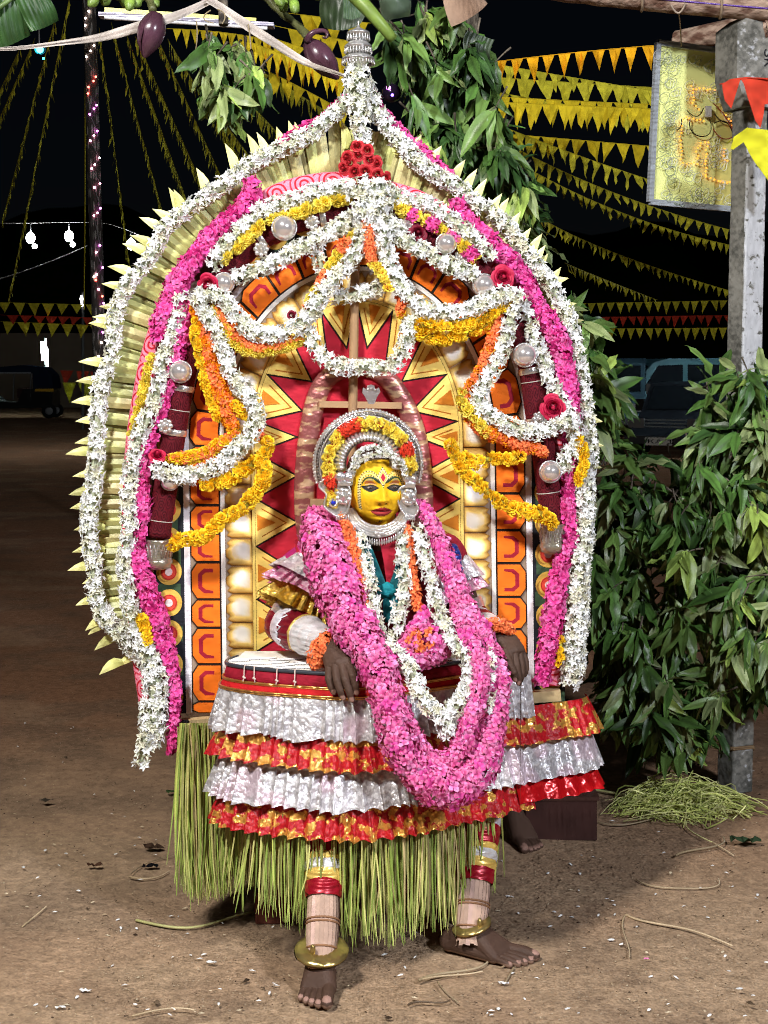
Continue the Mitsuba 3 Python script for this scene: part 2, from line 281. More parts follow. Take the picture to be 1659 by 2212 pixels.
def rose(seed, row, R=.033, rings=8):
    """Overlapping petals round a closed bud: inner ones stand up and close, outer ones open and roll back."""
    r = np.random.default_rng(seed); m = M()
    for k in range(rings):
        q = (k+1)/rings; n = 3 if k < 2 else (4 if k < 4 else 5)
        r_lo, r_mid, r_top = R*(.06+.40*q), R*(.12+.66*q), R*(.02+.98*q**1.05); hgt = R*(1.0-.62*q)
        for i in range(n):
            a0 = i*2*np.pi/n+k*1.15+r.uniform(-.25, .25); half = math.pi/n*1.35; g = []; tt = []; tilt = r.normal(0, .06)
            for ti in range(5):
                t = ti/4
                for si in range(7):
                    sg = si/3-1; a = a0+sg*half*(1-.32*t*t); rr = (r_lo*(1-t)**2+2*r_mid*t*(1-t)+r_top*t*t)*(1+tilt)*(1+.05*math.cos(sg*2)*t)
                    zz = hgt*(1.55*t-.55*t*t)-R*.30*q**2*max(0, t-.55)**1.5*4*.5-.12*R*sg*sg*t+r.normal(0, .012)*R
                    g.append([rr*math.cos(a), rr*math.sin(a), zz*.8]); tt.append(min(1, .15+.85*t*t))
            i4 = (np.arange(4)[:, None]*7+np.arange(6)[None]).ravel(); m.add(g, np.stack([i4, i4+1, i4+8, i4+7], 1), row, tt, r.uniform(.25, .75))
    s = trimesh.creation.icosphere(2, 1.0); m.add(np.array(s.vertices)*[R*.17, R*.17, R*.34]+[0, 0, R*.50], np.array(s.faces), row, .6, .3)
    return m
ROW_PINK = C((0.40, 0.03, 0.14), (0.70, 0.12, 0.33), (0.78, 0.24, 0.45)); ROW_MAG = C((0.40, 0.01, 0.13), (0.73, 0.06, 0.29), (0.80, 0.13, 0.40))
ROW_ORANGE = C((0.55, 0.05, 0.02), (0.82, 0.17, 0.055), (0.86, 0.25, 0.10)); ROW_RED = C((0.4, 0.02, 0.01), (0.70, 0.06, 0.03))
ROW_YEL = C((0.78, 0.40, 0.01), (0.88, 0.60, 0.02), (0.92, 0.74, 0.06)); ROW_YEL2 = C((0.55, 0.42, 0.04), (0.88, 0.72, 0.08), (0.92, 0.82, 0.18)); ROW_OM = C((0.75, 0.22, 0.01), (0.90, 0.42, 0.02))
KIND = {}
def kind(name, make, h, L, step, gap, squeeze=.75):
    vs = []
    for s in range(6):
        m = make(s); v, f, u = m.arr(); vs.append((mikit.ply((v, f), 'm_petal', smooth=False, uv=u), v, f, u))
    KIND[name] = dict(vars=vs, L=L, step=step, gap=gap, name=h, squeeze=squeeze)
kind('white', star, 'white_flower', .021, .0120, .0235)
kind('pink', lambda s: floret(s, ROW_PINK if s < 4 else (C((0.34, 0.02, 0.12), (0.60, 0.06, 0.27), (0.66, 0.12, 0.36)) if s == 4 else C((0.5, 0.08, 0.25), (0.80, 0.24, 0.52), (0.86, 0.36, 0.62))), 4, .0125), 'pink_flower', .006, .0115, .0135)
kind('magenta', lambda s: floret(s+9, ROW_MAG if s < 4 else (C((0.28, 0.005, 0.08), (0.55, 0.03, 0.18)) if s == 4 else C((0.5, 0.06, 0.22), (0.80, 0.18, 0.44))), 5, .0125), 'magenta_flower', .006, .0115, .0135)
kind('orange', lambda s: floret(s+20, ROW_ORANGE, 4, .0105), 'orange_flower', .006, .0105, .0125)
kind('red', lambda s: floret(s+30, ROW_RED, 4, .009), 'red_flower', .006, .009, .0105)
kind('yellow', lambda s: marigold(s, ROW_YEL), 'marigold', .012, .020, .027)
kind('lemon', lambda s: marigold(s+5, ROW_YEL2), 'yellow_flower', .012, .019, .026)
kind('amber', lambda s: marigold(s+9, ROW_OM), 'orange_marigold', .012, .020, .027)
STATS = {}
def orient(z, spin, s):
    x, y = frame(z); x, y = math.cos(spin)*x+math.sin(spin)*y, -math.sin(spin)*x+math.cos(spin)*y
    return np.stack([x, y, z], 1)*s
def garland(label, pts, r, off, kinds, cat='garland', group=None, scale=1.0, back=-0.35, most=300, depth=None, name=None, closed=False, core=True, view=(0, -1, 0.05)):
    """A string of flowers along pts (u, v); off: metres in front of the board (or depth: the distance itself);
    kinds: a kind, or a function (fraction along, cos towards the upper side, random) -> kind."""
    n = len(pts); ds = np.broadcast_to(np.asarray(depth, float), (n,)) if depth is not None else DP-np.broadcast_to(np.asarray(off, float), (n,))
    c3 = [P(u, v, d) for (u, v), d in zip(pts, ds)]
    path = spl(c3, step=.003); S = np.r_[0, np.cumsum(np.linalg.norm(np.diff(path, axis=0), axis=1))]
    rr = np.broadcast_to(np.asarray(r, float), (n,))*DP/F; s_of = np.linspace(0, S[-1], n); R = np.interp(S, s_of, rr)*(.86+.30*meshkit.noise(np.stack([S*22, 0*S+COUNT.get('g', 0), 0*S], 1)))
    COUNT['g'] = COUNT.get('g', 0)+1.7
    tg = np.gradient(path, axis=0); tg /= np.linalg.norm(tg, axis=1, keepdims=True)
    first = kinds if isinstance(kinds, str) else kinds(0.5, 0, 0.5)
    kn = name or {'white': 'white_flower_garland', 'pink': 'pink_flower_garland', 'magenta': 'magenta_flower_garland', 'orange': 'orange_flower_garland', 'red': 'orange_flower_garland', 'yellow': 'marigold_garland', 'lemon': 'marigold_garland', 'amber': 'marigold_garland'}[first]
    k = thing(kn, label, cat, group)
    if core:
        m = M(); v, f, t = tube(path[::6] if len(path) > 18 else path, (R[::6] if len(path) > 18 else R)*.5, 7)
        m.add(v, f, C({'white': (0.42, 0.45, 0.32), 'pink': (0.25, 0.02, 0.10), 'magenta': (0.25, 0.01, 0.08), 'orange': (0.4, 0.05, 0.02), 'red': (0.3, 0.02, 0.01)}.get(first, (0.35, 0.32, 0.05))))
        part(k, 'string', m, 'm_matte', True)
    view = np.array(view)/np.linalg.norm(view); items = []; s = 0.0
    while s <= S[-1]:
        i = min(len(path)-1, int(np.searchsorted(S, s))); t = tg[i]; bx = view-t*np.dot(view, t); bx /= np.linalg.norm(bx); by = np.cross(t, bx)
        fr = s/S[-1]; K0 = KIND[first] if isinstance(kinds, str) else None
        step = (K0 or KIND[kinds(fr, 0, .5)])['step']*scale; gap = (K0 or KIND[kinds(fr, 0, .5)])['gap']*scale
        nn = max(3, int(round(2*np.pi*R[i]/gap))); a0 = rng.uniform(0, 6.28)
        for q in range(nn):
            a = a0+q*2*np.pi/nn+rng.uniform(-.25, .25); face = math.cos(a)
            if face < back: continue
            d = math.cos(a)*bx+math.sin(a)*by
            kk = kinds if isinstance(kinds, str) else kinds(fr, d[2], rng.random()); K = KIND[kk]
            sc = scale*rng.uniform(.85, 1.28)*(1.08 if kk == 'white' else 1); z = d+t*rng.normal(0, .42)+rng.normal(0, .18, 3); z /= np.linalg.norm(z)
            rad = max(R[i]-K['L']*sc*K['squeeze'], R[i]*.30)*rng.uniform(.8, 1.12)
            A = np.eye(4); A[:3, :3] = orient(z, rng.uniform(0, 6.28), sc); A[:3, 3] = path[i]+t*rng.uniform(-.5, .5)*step+d*rad
            items.append((face*rng.uniform(.8, 1.0), K['name'], kk, rng.integers(6), A))
        s += step*rng.uniform(.85, 1.15)
    items.sort(key=lambda x: -x[0])
    for _, nm, kk, q, A in items[:most]:
        scene[num(k+'__'+nm)] = dict(KIND[kk]['vars'][q][0], to_world=T(A))
    rest = items[most:]
    if rest:
        m = M()
        for _, nm, kk, q, A in rest:
            _, v, f, u = KIND[kk]['vars'][q]; m.v.append(v@A[:3, :3].T+A[:3, 3]); m.f.append(f+m.n); m.u.append(u); m.n += len(v)
        part(k, 'small_flower' if False else 'flower', m, 'm_petal', kind='stuff')
    STATS[k] = len(items); return k

# ------------------------------------------------------------------ the back frame (board, border, velvet arch, palm leaf fan)
BF = thing('back_frame', 'tall arched back frame of painted boards, velvet and palm leaf behind the performer', 'back frame')
QT = 2345.0
def arch(q, o):
    q, o = np.broadcast_arrays(np.asarray(q, float), np.asarray(o, float)); hw, hb = 297+o, 375+o
    leg1, leg2 = q < 590, q > 1755; th = np.pi-(np.clip(q, 590, 1755)-590)/1165*np.pi
    u = 771+hw*np.cos(th); v = 950-hb*np.sin(th)
    v = np.where(leg1, 1540-q, np.where(leg2, 950+(q-1755), v)); u = u+np.maximum(0, v-950)*0.013
    return np.stack([u, v], -1)
def dens(pts, step=14, close=True):
    p = np.asarray(pts, float); p = np.vstack([p, p[:1]]) if close else p; out = []
    for a, b in zip(p[:-1], p[1:]):
        n = max(1, int(np.linalg.norm(b-a)/step)); out += [a+(b-a)*i/n for i in range(n)]
    return np.array(out if close else out+[p[-1]])
def apoly(pts): 
    p = dens(pts); return Polygon(arch(p[:, 0], p[:, 1])).buffer(0)
def band(o0, o1, q0=0, q1=QT): return apoly([(q0, o0), (q1, o0), (q1, o1), (q0, o1)])
CONT = spl([(300, 1520), (287, 1434), (275, 1340), (266, 1240), (263, 1140), (266, 1040), (272, 950), (285, 860), (301, 777), (325, 698), (355, 625), (392, 562), (437, 512), (490, 465), (556, 418), (600, 395), (655, 379), (725, 371), (790, 377), (839, 390), (905, 410), (969, 446), (1030, 495), (1085, 555), (1130, 615), (1165, 680), (1195, 750), (1215, 830), (1228, 900), (1238, 980), (1245, 1060), (1246, 1150), (1240, 1240), (1230, 1340), (1218, 1430), (1210, 1480)], step=6)
m = M(); m.add(*slab(Polygon(np.vstack([CONT, [[1140, 1500], [400, 1545]]])).buffer(-6), -.03, 0), C((0.30, 0.22, 0.16))); part(BF, 'backing_board', m, 'm_wood')
def inset(poly, d): return poly.buffer(-d, join_style=2)
PB = [(o0, o1) for o0, o1 in ()]
m = M(); m.add(*slab(band(66, 79), 0, .006), C((0.80, 0.78, 0.84))); part(BF, 'white_strip', m, 'm_paint')
m = M(); m.add(*slab(band(-9.5, -.5), 0, .004), C((0.78, 0.74, 0.68))); part(BF, 'white_strip', m, 'm_paint')
m = M()                                                            # dark band: black and green stretches of paint
m.add(*slab(band(79.5, 145), 0, .005), C((0.016, 0.018, 0.024)))
q = 15
while q < QT-40:
    L = rng.uniform(30, 60); m.add(*slab(band(82+rng.uniform(0, 14), 144, q, q+L), .005, .006), C((0.045, 0.085, 0.045))); q += L+rng.uniform(15, 45)
part(BF, 'dark_band', m, 'm_paint')
q = 38.0
RY, RR, RW = C((0.72, 0.46, 0.09)), C((0.70, 0.07, 0.045)), C((0.80, 0.66, 0.66)); RYd = C((0.42, 0.22, 0.04))
while q < QT-20:                                                    # medallions
    cx, cy = arch(q, 112); m = M(); e = lambda r, s=1.0: Point(0, 0).buffer(r, 10)
    def put(poly, a, b, row, dx=0, dy=0):
        from shapely.affinity import translate, scale as sca
        m.add(*slab(translate(sca(poly, 1.0, 1.06), cx+dx, cy+dy), a, b), row, .5, rng.uniform(.4, .6))
    put(e(27.5), .006, .008, RY); put(Point(-10, 6).buffer(16, 8).difference(Point(-4, 3).buffer(17, 8)), .008, .0085, RYd); put(e(17), .009, .011, RR); put(Point(0, 0).buffer(16).difference(Point(0, 0).buffer(14.6)), .011, .0115, C((0.45, 0.03, 0.02))); put(e(8.0), .0115, .013, RW)
    part(BF, 'medallion', m, 'm_paint'); q += 67 if q < 590 or q > 1755 else 61
RB, RO, RO2, RM = C((0.020, 0.010, 0.008)), C((0.83, 0.17, 0.012)), C((0.72, 0.12, 0.010)), C((0.33, 0.012, 0.03))
cuts = [0]
for L in (26, 80, 79, 61, 80, 62, 61, 64, 64, 69): cuts.append(cuts[-1]+L)
while cuts[-1] < QT-40: cuts.append(cuts[-1]+rng.uniform(60, 84)*(1.08 if 646 < cuts[-1] < 1700 else 1))
for a, b in zip(cuts[:-1], cuts[1:]):                                # orange panels with a dark red mark each
    L = b-a; m = M(); out = apoly([(a, 0), (a, 53), (a+.24*L, 65.5), (b-.24*L, 65.5), (b, 53), (b, 0)])
    m.add(*slab(out.buffer(-.3), 0, .006), RB); m.add(*slab(inset(out, 3.0), .006, .009), RO, .5, rng.uniform(.3, .7))
    bl = apoly([(a+4, 2), (a+4, 2+rng.uniform(9, 22)), (b-4, 2+rng.uniform(6, 14)), (b-4, 2)])
    if L > 40:
        c = [(a+.17*L, 17), (a+.17*L, 37), (a+.31*L, 49), (b-.31*L, 49), (b-.17*L, 37), (b-.17*L, 17)]
        d = [(b-.27*L, 17), (b-.27*L, 33), (b-.35*L, 40.5), (a+.35*L, 40.5), (a+.27*L, 33), (a+.23*L, 17)]
        m.add(*slab(apoly(c+d), .009, .0098), RM, .5, rng.uniform(.35, .65))
    part(BF, 'orange_panel', m, 'm_paint')
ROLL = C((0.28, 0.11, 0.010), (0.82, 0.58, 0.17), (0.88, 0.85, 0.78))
q = 22.0
while q < QT-30:                                                     # the gilt rolls beside them
    L = rng.uniform(54, 63)*(1.22 if 560 < q < 1780 else 1); nq, no = 9, 9; a, b = q+1, q+L-1; g = []; tt = []; zz = []
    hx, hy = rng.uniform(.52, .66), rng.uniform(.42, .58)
    for i in range(nq):
        s = i/(nq-1)
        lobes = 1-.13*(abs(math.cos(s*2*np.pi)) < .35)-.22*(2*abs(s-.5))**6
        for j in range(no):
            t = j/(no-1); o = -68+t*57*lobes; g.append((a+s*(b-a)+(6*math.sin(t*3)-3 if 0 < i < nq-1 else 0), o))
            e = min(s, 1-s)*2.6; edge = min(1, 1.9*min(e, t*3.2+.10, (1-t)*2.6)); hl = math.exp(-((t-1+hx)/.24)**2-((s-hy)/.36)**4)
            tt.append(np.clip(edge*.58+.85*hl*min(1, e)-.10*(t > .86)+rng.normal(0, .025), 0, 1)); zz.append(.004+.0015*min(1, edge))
    gp = np.array(g); uvw = np.column_stack([arch(gp[:, 0], gp[:, 1]), zz]); i4 = (np.arange(nq-1)[:, None]*no+np.arange(no-1)[None]).ravel()
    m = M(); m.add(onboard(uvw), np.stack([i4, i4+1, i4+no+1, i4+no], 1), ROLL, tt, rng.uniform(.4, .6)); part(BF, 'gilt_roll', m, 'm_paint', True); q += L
m = M(); m.add(*slab(band(-75, -69), 0, .010), C((0.78, 0.58, 0.16))); part(BF, 'yellow_rim', m, 'm_paint')
inner = band(-75, 66).envelope
q = np.linspace(0, QT, 160); red = Polygon(np.vstack([arch(q, -75), [[1000, 1475], [560, 1540]]])).buffer(0)
m = M(); m.add(*slab(red, 0, .003), C((0.47, 0.018, 0.038))); part(BF, 'red_panel', m, 'm_paint')
TY, TO, TL = C((0.84, 0.62, 0.16)), C((0.60, 0.20, 0.018)), C((0.45, 0.14, 0.012))
def ray(q0, q1, hgt):
    qa = (q0+q1)/2; apex = arch(qa, -75-hgt); base = [arch(x, -75) for x in np.linspace(q0, q1, 7)]
    tri = Polygon([*base, apex]); m = M()
    m.add(*slab(tri.buffer(2.6, join_style=2).intersection(red.buffer(1)), .003, .005), RB); m.add(*slab(tri.buffer(-.8, join_style=2), .005, .008), TY, .5, rng.uniform(.4, .65))
    from shapely.affinity import scale as sca, translate
    i1, i2 = tri.buffer(-10, join_style=2), tri.buffer(-12.6, join_style=2)
    if not i1.is_empty and not i2.is_empty:
        vb = Polygon([arch(q0+.5*(q1-q0)-60, -70), arch(q1+60, -70), arch(q1+60, -83), arch(q0-60, -83)])
        m.add(*slab(i1.difference(i2).difference(band(-90, -60, max(0, q0-40), min(QT, q1+40))), .008, .009), TL)
        b0, b1, ap = arch(q0+(q1-q0)*.33, -80), arch(q1-(q1-q0)*.33, -80), arch(qa, -75-hgt*.50)
        m.add(*slab(Polygon([b0, arch(qa, -80), b1, ap]), .009, .0105), TO, .5, rng.uniform(.35, .65))
    part(BF, 'sun_ray', m, 'm_paint')
for a, b in ((30, 135), (135, 246), (246, 360), (360, 463), (463, 562), (562, 640)): ray(a, b, 90); ray(QT-b, QT-a, 90)
for i in range(4):
    w = (1172.5-640)/4; ray(640+i*w, 640+(i+1)*w, 96); ray(QT-640-(i+1)*w, QT-640-i*w, 96)
def pinkcloth(p, n, uv):
    x = uv.x-dr.floor(uv.x)-0.5; y = (uv.y-0.5)*1.0; r = dr.sqrt(x*x+y*y); a = dr.atan2(y, x)
    w = smoothstep(0.15, 0.5, dr.sin(r*36-a+1.0))*smoothstep(0.52, 0.44, r)
    w = dr.maximum(w, smoothstep(0.05, 0.02, dr.abs(y+0.35*dr.cos(uv.x*6.283)))*smoothstep(0.40, 0.46, r))
    return mix((0.82, 0.25, 0.36), (0.55, 0.015, 0.03), w)*(0.9+0.2*noise(p.x*60, p.y*60, p.z*60))
mat('m_pinkcloth', proc(pinkcloth), 0.7, 0.2)
nrm = np.gradient(CONT, axis=0); nrm = np.stack([nrm[:, 1], -nrm[:, 0]], 1)/np.linalg.norm(nrm, axis=1, keepdims=True)
if np.dot(nrm[len(nrm)//4], CONT[len(CONT)//4]-[770, 950]) < 0: nrm = -nrm
cc = CONT-nrm*23; S = np.r_[0, np.cumsum(np.linalg.norm(np.diff(cc, axis=0), axis=1))]
a = np.linspace(-.5, np.pi+.5, 9); g = []; uv = []
for i in range(len(cc)):
    for x in a: g.append((*(cc[i]+nrm[i]*23*math.cos(x)), .028*max(0, math.sin(x))**.6)); uv.append((S[i]/62, x/np.pi))
i4 = (np.arange(len(cc)-1)[:, None]*9+np.arange(8)[None]).ravel()
scene[BF+'__padded_border'] = mikit.ply((onboard(g), np.stack([i4, i4+1, i4+10, i4+9], 1)), 'm_pinkcloth', smooth=True, uv=np.array(uv)); labels[BF+'__padded_border'] = {'label': 'pink padded border with red curls'}
# palm leaf strips, standing out round the border, and their folded tips
LF, LF2 = C((0.34, 0.36, 0.12), (0.50, 0.52, 0.20), (0.56, 0.60, 0.24)), C((0.34, 0.29, 0.12), (0.50, 0.46, 0.21), (0.56, 0.52, 0.25)); LT = C((0.56, 0.58, 0.18), (0.72, 0.72, 0.26), (0.80, 0.76, 0.34))
W1 = [(775, 178), (752, 218), (710, 255), (665, 293), (625, 312), (590, 330), (540, 355), (495, 390), (450, 420), (410, 450), (370, 480), (345, 510), (335, 540), (310, 575), (280, 610), (260, 645), (248, 700), (243, 767), (222, 822), (213, 867), (211, 912), (209, 962), (206, 1017), (200, 1067), (192, 1117), (195, 1172), (204, 1227), (206, 1277), (222, 1322), (250, 1356), (280, 1385), (308, 1415), (330, 1450)]
W1R = [(788, 185), (812, 235), (840, 280), (878, 322), (925, 368), (975, 395), (1015, 425), (1055, 455), (1090, 485), (1115, 515), (1140, 550), (1165, 580), (1190, 615), (1210, 650), (1228, 690), (1238, 725), (1246, 765), (1252, 810), (1260, 852), (1266, 902), (1270, 947), (1273, 990), (1266, 1040), (1262, 1097), (1260, 1162), (1252, 1222), (1247, 1290), (1242, 1362), (1240, 1425), (1230, 1480)]
wl = LineString(W1[3:]); wr = LineString(W1R[3:]); SC = np.r_[0, np.cumsum(np.linalg.norm(np.diff(CONT, axis=0), axis=1))]
def on_cont(s): return np.array([np.interp(s, SC, CONT[:, 0]), np.interp(s, SC, CONT[:, 1])]), np.array([np.interp(s, SC, nrm[:, 0]), np.interp(s, SC, nrm[:, 1])])
def blade(b, e, w0, w1, off, row, notch=0.0, tipped=False, twist=0.0, flip=1):
    d = (e-b)/np.linalg.norm(e-b); s = np.array([-d[1], d[0]]); L = np.linalg.norm(e-b); g, tt = [], []
    prof = ((0, 1), (.35, 1), (.7, 1), (1, 1)) if not tipped else ((0, .55), (.25, 1.0), (.5, .92), (.75, .58), (1, .02))
    for t, wf in prof:
        w = (w0+(w1-w0)*t)*wf; c = b+d*L*t
        lo, hi = (.5, .5) if not tipped else ((.06, .94) if flip > 0 else (.94, .06)); g += [(*(c-s*w*lo), off+twist*t), (*(c+s*w*(hi-lo)*.5), off+(.006+.006*t if not tipped else .0025)), (*(c+s*w*hi), off-twist*t)]; tt += [t]*3
    if notch and not tipped: g[-2] = (*(b+d*(L-notch)), off+.01)
    f = []
    for i in range(len(prof)-1):
        for j in (0, 1): a0 = i*3+j; f.append((a0, a0+1, a0+4, a0+3))
    m = M(); m.add(onboard(g), f, row, tt, rng.uniform(.15, .85)); return m
s = 175.0
while s < SC[-1]-150:
    b, nn = on_cont(s); ln = wl if b[0] < 775 else wr; dist = ln.distance(Point(*b)); top = 560 < b[0] < 990
    L = np.clip(dist+6, 18, 100); w = rng.uniform(19, 25); nd = nn+rng.normal(0, .03, 2)+(np.array([0, .05]) if b[0] < 500 and b[1] > 800 else 0)
    if 560 < b[0] < 735 or 815 < b[0] < 960: L = max(L, 62)*rng.uniform(.92, 1.12)
    part(BF, 'leaf_strip', blade(b-nn*14, b+nd*L, w*1.02, w*1.18, -.004-rng.uniform(0, .01)-.012*(int(s) % 2), LF if rng.random() < .7 else LF2, rng.uniform(0, 7), False, rng.uniform(-.006, .006)), 'm_leaf'); s += w*.82
TIPS = [(487, 312), (534, 290), (555, 287), (597, 274), (623, 261), (637, 265), (737, 260), (425, 364), (365, 406), (377, 411), (330, 452), (300, 469), (282, 509), (265, 527), (233, 576), (222, 614), (214, 662), (201, 685), (194, 699), (171, 782), (164, 824), (156, 869), (165, 910), (164, 957), (144, 981), (158, 1029), (149, 1069), (151, 1099), (160, 1145), (156, 1193), (149, 1231), (178, 1261), (166, 1306), (187, 1360), (192, 1370), (204, 1405), (216, 1456), (255, 1440), (878, 280), (911, 293), (954, 316), (1005, 346), (1031, 365), (1052, 386), (1084, 419), (1099, 428), (1125, 457), (1147, 492), (1171, 505), (1177, 531), (1184, 548), (1212, 577), (1229, 601), (1244, 656), (1260, 692), (1269, 796), (1285, 873), (1302, 911), (1304, 963), (1299, 1010)]
for tu, tv in TIPS:
    t = np.array([tu, tv], float); i = np.argmin(np.linalg.norm(CONT-t, axis=1)); q = CONT[i]
    d = (q-t)/np.linalg.norm(q-t)
    if tu < 760 and tv < 420 or tu > 790 and tv < 600: d = np.array([0.25 if tu < 560 else (0.05 if tu < 780 else -0.35), 1.0]); d /= np.linalg.norm(d)
    if tv > 1340 and tu < 400: d = np.array([1, -.45])/1.1
    L = rng.uniform(58, 72); part(BF, 'leaf_tip', blade(t+d*L, t, 22, 22, .0+rng.uniform(0, .02), LT, 0, True, 0, 1 if tu < 775 else -1), 'm_leaf')
# velvet arch with its bands, bosses and mirror bells
VT = [(342, 1160), (350, 1100), (358, 1050), (366, 1000), (378, 920), (390, 850), (406, 770), (432, 690), (472, 612), (521, 550), (566, 513), (614, 487), (670, 470), (728, 461), (772, 459), (830, 468), (900, 497), (962, 535), (1019, 575), (1074, 634), (1110, 695), (1134, 750), (1152, 830), (1161, 896), (1172, 960), (1182, 1029), (1190, 1090), (1196, 1135)]
vp = spl([P(u, v, DP-.042) for u, v in VT], n=150); v, f, t = tube(vp, .034, 16, True); S = np.r_[0, np.cumsum(np.linalg.norm(np.diff(vp, axis=0), axis=1))]
ang = np.append(np.tile(np.arange(16), 150), [0, 0]); uu = np.append(np.repeat(S/.045, 16), [0, 0])
scene[BF+'__velvet_arch'] = mikit.ply((v, f), 'm_velvet', smooth=True, uv=np.stack([uu, np.abs(ang/16-.5)*9], 1)); labels[BF+'__velvet_arch'] = {'label': 'dark maroon velvet roll'}
def near(u, v): 
    uv = np.array([(x[0]*F/x[1]+CU, HV-(x[2]-H)*F/x[1]) for x in vp]); i = int(np.argmin(np.hypot(uv[:, 0]-u, uv[:, 1]-v))); t = vp[min(i+1, 149)]-vp[max(i-1, 0)]; return vp[i], t/np.linalg.norm(t)
SIL, SILD = C((0.80, 0.79, 0.78)), C((0.50, 0.47, 0.38))
def cuff(u, v, w=.006, r=.036, row=SIL, mt='m_silver', nm='silver_band'):
    c, t = near(u, v); m = M(); vv, ff, tt = lathe([(r-.002, -w), (r, -w), (r+.001, 0), (r, w), (r-.002, w)], 20, t, c); m.add(vv, ff, row); part(BF, nm, m, mt, True)
for u, v in ((696, 472), (381, 838), (1149, 805), (564, 520), (357, 925), (1168, 908), (996, 555)): cuff(u, v, .0085)
for u, v in ((374, 880), (347, 1128), (1154, 818), (1186, 1060), (350, 1120)): cuff(u, v, .0012, .0355, C((0.5, 0.48, 0.42)), 'm_matte', 'tie_thread')
def facing(u, v, off): return P(u, v, DP-off)
def boss(u, v):
    c = facing(u, v, .088); m = M(); ax = (0, -1, .05)
    vv, ff, t = lathe([(0, .010), (.005, .009), (.006, .004), (.011, .004), (.012, 0), (.016, -.004), (0, -.006)], 12, ax, c); m.add(vv, ff, SIL)
    for i in range(8):
        a = i*np.pi/4; s = trimesh.creation.icosphere(1, .0068); m.add(np.array(s.vertices)*[1, .6, 1]+c+[.0155*math.cos(a), 0, .0155*math.sin(a)], np.array(s.faces), SIL)
    part(BF, 'silver_boss', m, 'm_silver', True)
for u, v in ((674, 480), (564, 538), (357, 920), (876, 485), (996, 557), (1166, 905)): boss(u, v)
def bell(u, v, r):
    R = r*DP/F; c = facing(u, v, .088+R*.55); m = M(); vv, ff, t = lathe([(0, R)]+[(R*math.sin(x), R*math.cos(x)) for x in np.linspace(.2, 1.5, 8)]+[(R*1.06, -.001), (R*1.05, -.006), (R*.9, -.02)], 28, (.06, -1, .12), c)
    m.add(vv, ff, C((0.86, 0.80, 0.80))); k = part(BF, 'mirror_bell', m, 'm_mirror', True)
    m = M(); vv, ff, t = lathe([(R*1.02, .0015), (R*1.10, .002), (R*1.11, -.003), (R*1.02, -.004)], 28, (.06, -1, .12), c); m.add(vv, ff, SIL); part(k, 'rim', m, 'm_silver', True)
for u, v, r in ((390, 803, 22), (614, 492, 25), (484, 611, 21), (367, 1040, 18), (1134, 767, 24), (1189, 1019, 22), (964, 526, 21), (1046, 616, 23)): bell(u, v, r)
for (u, v) in ((342, 1192), (1196, 1158)):
    c = P(u, v, DP-.044); R = .0385; m = M()
    vv, ff, t = lathe([(R*.9, .036), (R, .035), (R*1.03, .031), (R*.98, .027), (R*.97, -.02), (R*1.03, -.023), (R*1.03, -.030), (R*.94, -.033), (R*.90, -.044), (R*.3, -.050), (0, -.05)], 28, (0, 0, 1), c); m.add(vv, ff, SILD)
    for i in range(18):                                               # chased wave on the wall of the cap
        a = i/18*2*np.pi; p = lambda x, z: c+[math.cos(x)*R*.985, math.sin(x)*R*.985, z]
        vv, ff, t = tube([p(a, .024), p(a+.10, .010), p(a+.17, -.016), p(a+.25, .010), p(a+.35, .024)], .0014, 4); m.add(vv, ff, SIL)
    part(BF, 'silver_cap', m, 'm_silver', True)
# bronze satin roll round the head, wooden cross inside it
HL = [(668, 1180), (658, 1100), (659, 1027), (668, 934), (682, 865), (706, 818), (745, 796), (785, 792), (825, 808), (858, 846), (885, 897), (902, 957), (911, 1027), (913, 1090), (910, 1170)]
hp = spl([P(u, v, DP-.02) for u, v in HL], n=90); v, f, t = tube(hp, .0285+.0015*np.sin(np.linspace(0, 9, 90)), 12, True)
def bronze(p, n, uv):
    w = fbm(p.x*28, p.y*28, p.z*60, 3); return mix((0.32, 0.10, 0.095), (0.62, 0.40, 0.24), smoothstep(0.5, 0.66, w))
mat('m_bronze', proc(bronze), 0.36, 0.6, 0.4, bump=proc(lambda p, n, uv: fbm(p.x*25, p.y*25, p.z*50, 3)), amt=0.006)
scene[BF+'__satin_roll'] = mikit.ply((v*[1, .6, 1]+[0, DP*.4, 0], f), 'm_bronze', smooth=True); labels[BF+'__satin_roll'] = {'label': 'bronze pink satin roll round the head'}
WD = C((0.30, 0.17, 0.085), (0.42, 0.27, 0.15))
m = M(); v, f, t = tube([P(777, 120, 4.26), P(772, 400, 4.262), P(766, 620, 4.262), P(762, 900, 4.262), P(762, 1100, 4.262)], .0125, 8); m.add(v, f, WD, .5); part(BF, 'wooden_pole', m, 'm_wood', True)
for a, b, vv in ((690, 868, 873), (670, 905, 1085)):
    m = M(); v, f = bar(P(a, vv, 4.272), P(b, vv+3, 4.272), .022, .018); m.add(v, f, WD, .6); part(BF, 'crossbar', m, 'm_wood')
m = M(); v, f = bar(P(392, 1566, 4.27), P(1210, 1500, 4.27), .035, .03); m.add(v, f, C((0.42, 0.32, 0.17))); part(BF, 'bottom_rail', m, 'm_wood')
m = M()
for i in range(5):
    v, f, t = tube(spl([P(385+i*5, 1556, 4.25), P(383+i*5+rng.uniform(-3, 3), 1570, 4.235), P(386+i*6, 1590+rng.uniform(0, 12), 4.24)], n=8), .004, 5); m.add(v, f, C((0.012, 0.012, 0.014)))
part(BF, 'cloth_tie', m, 'm_matte', True)
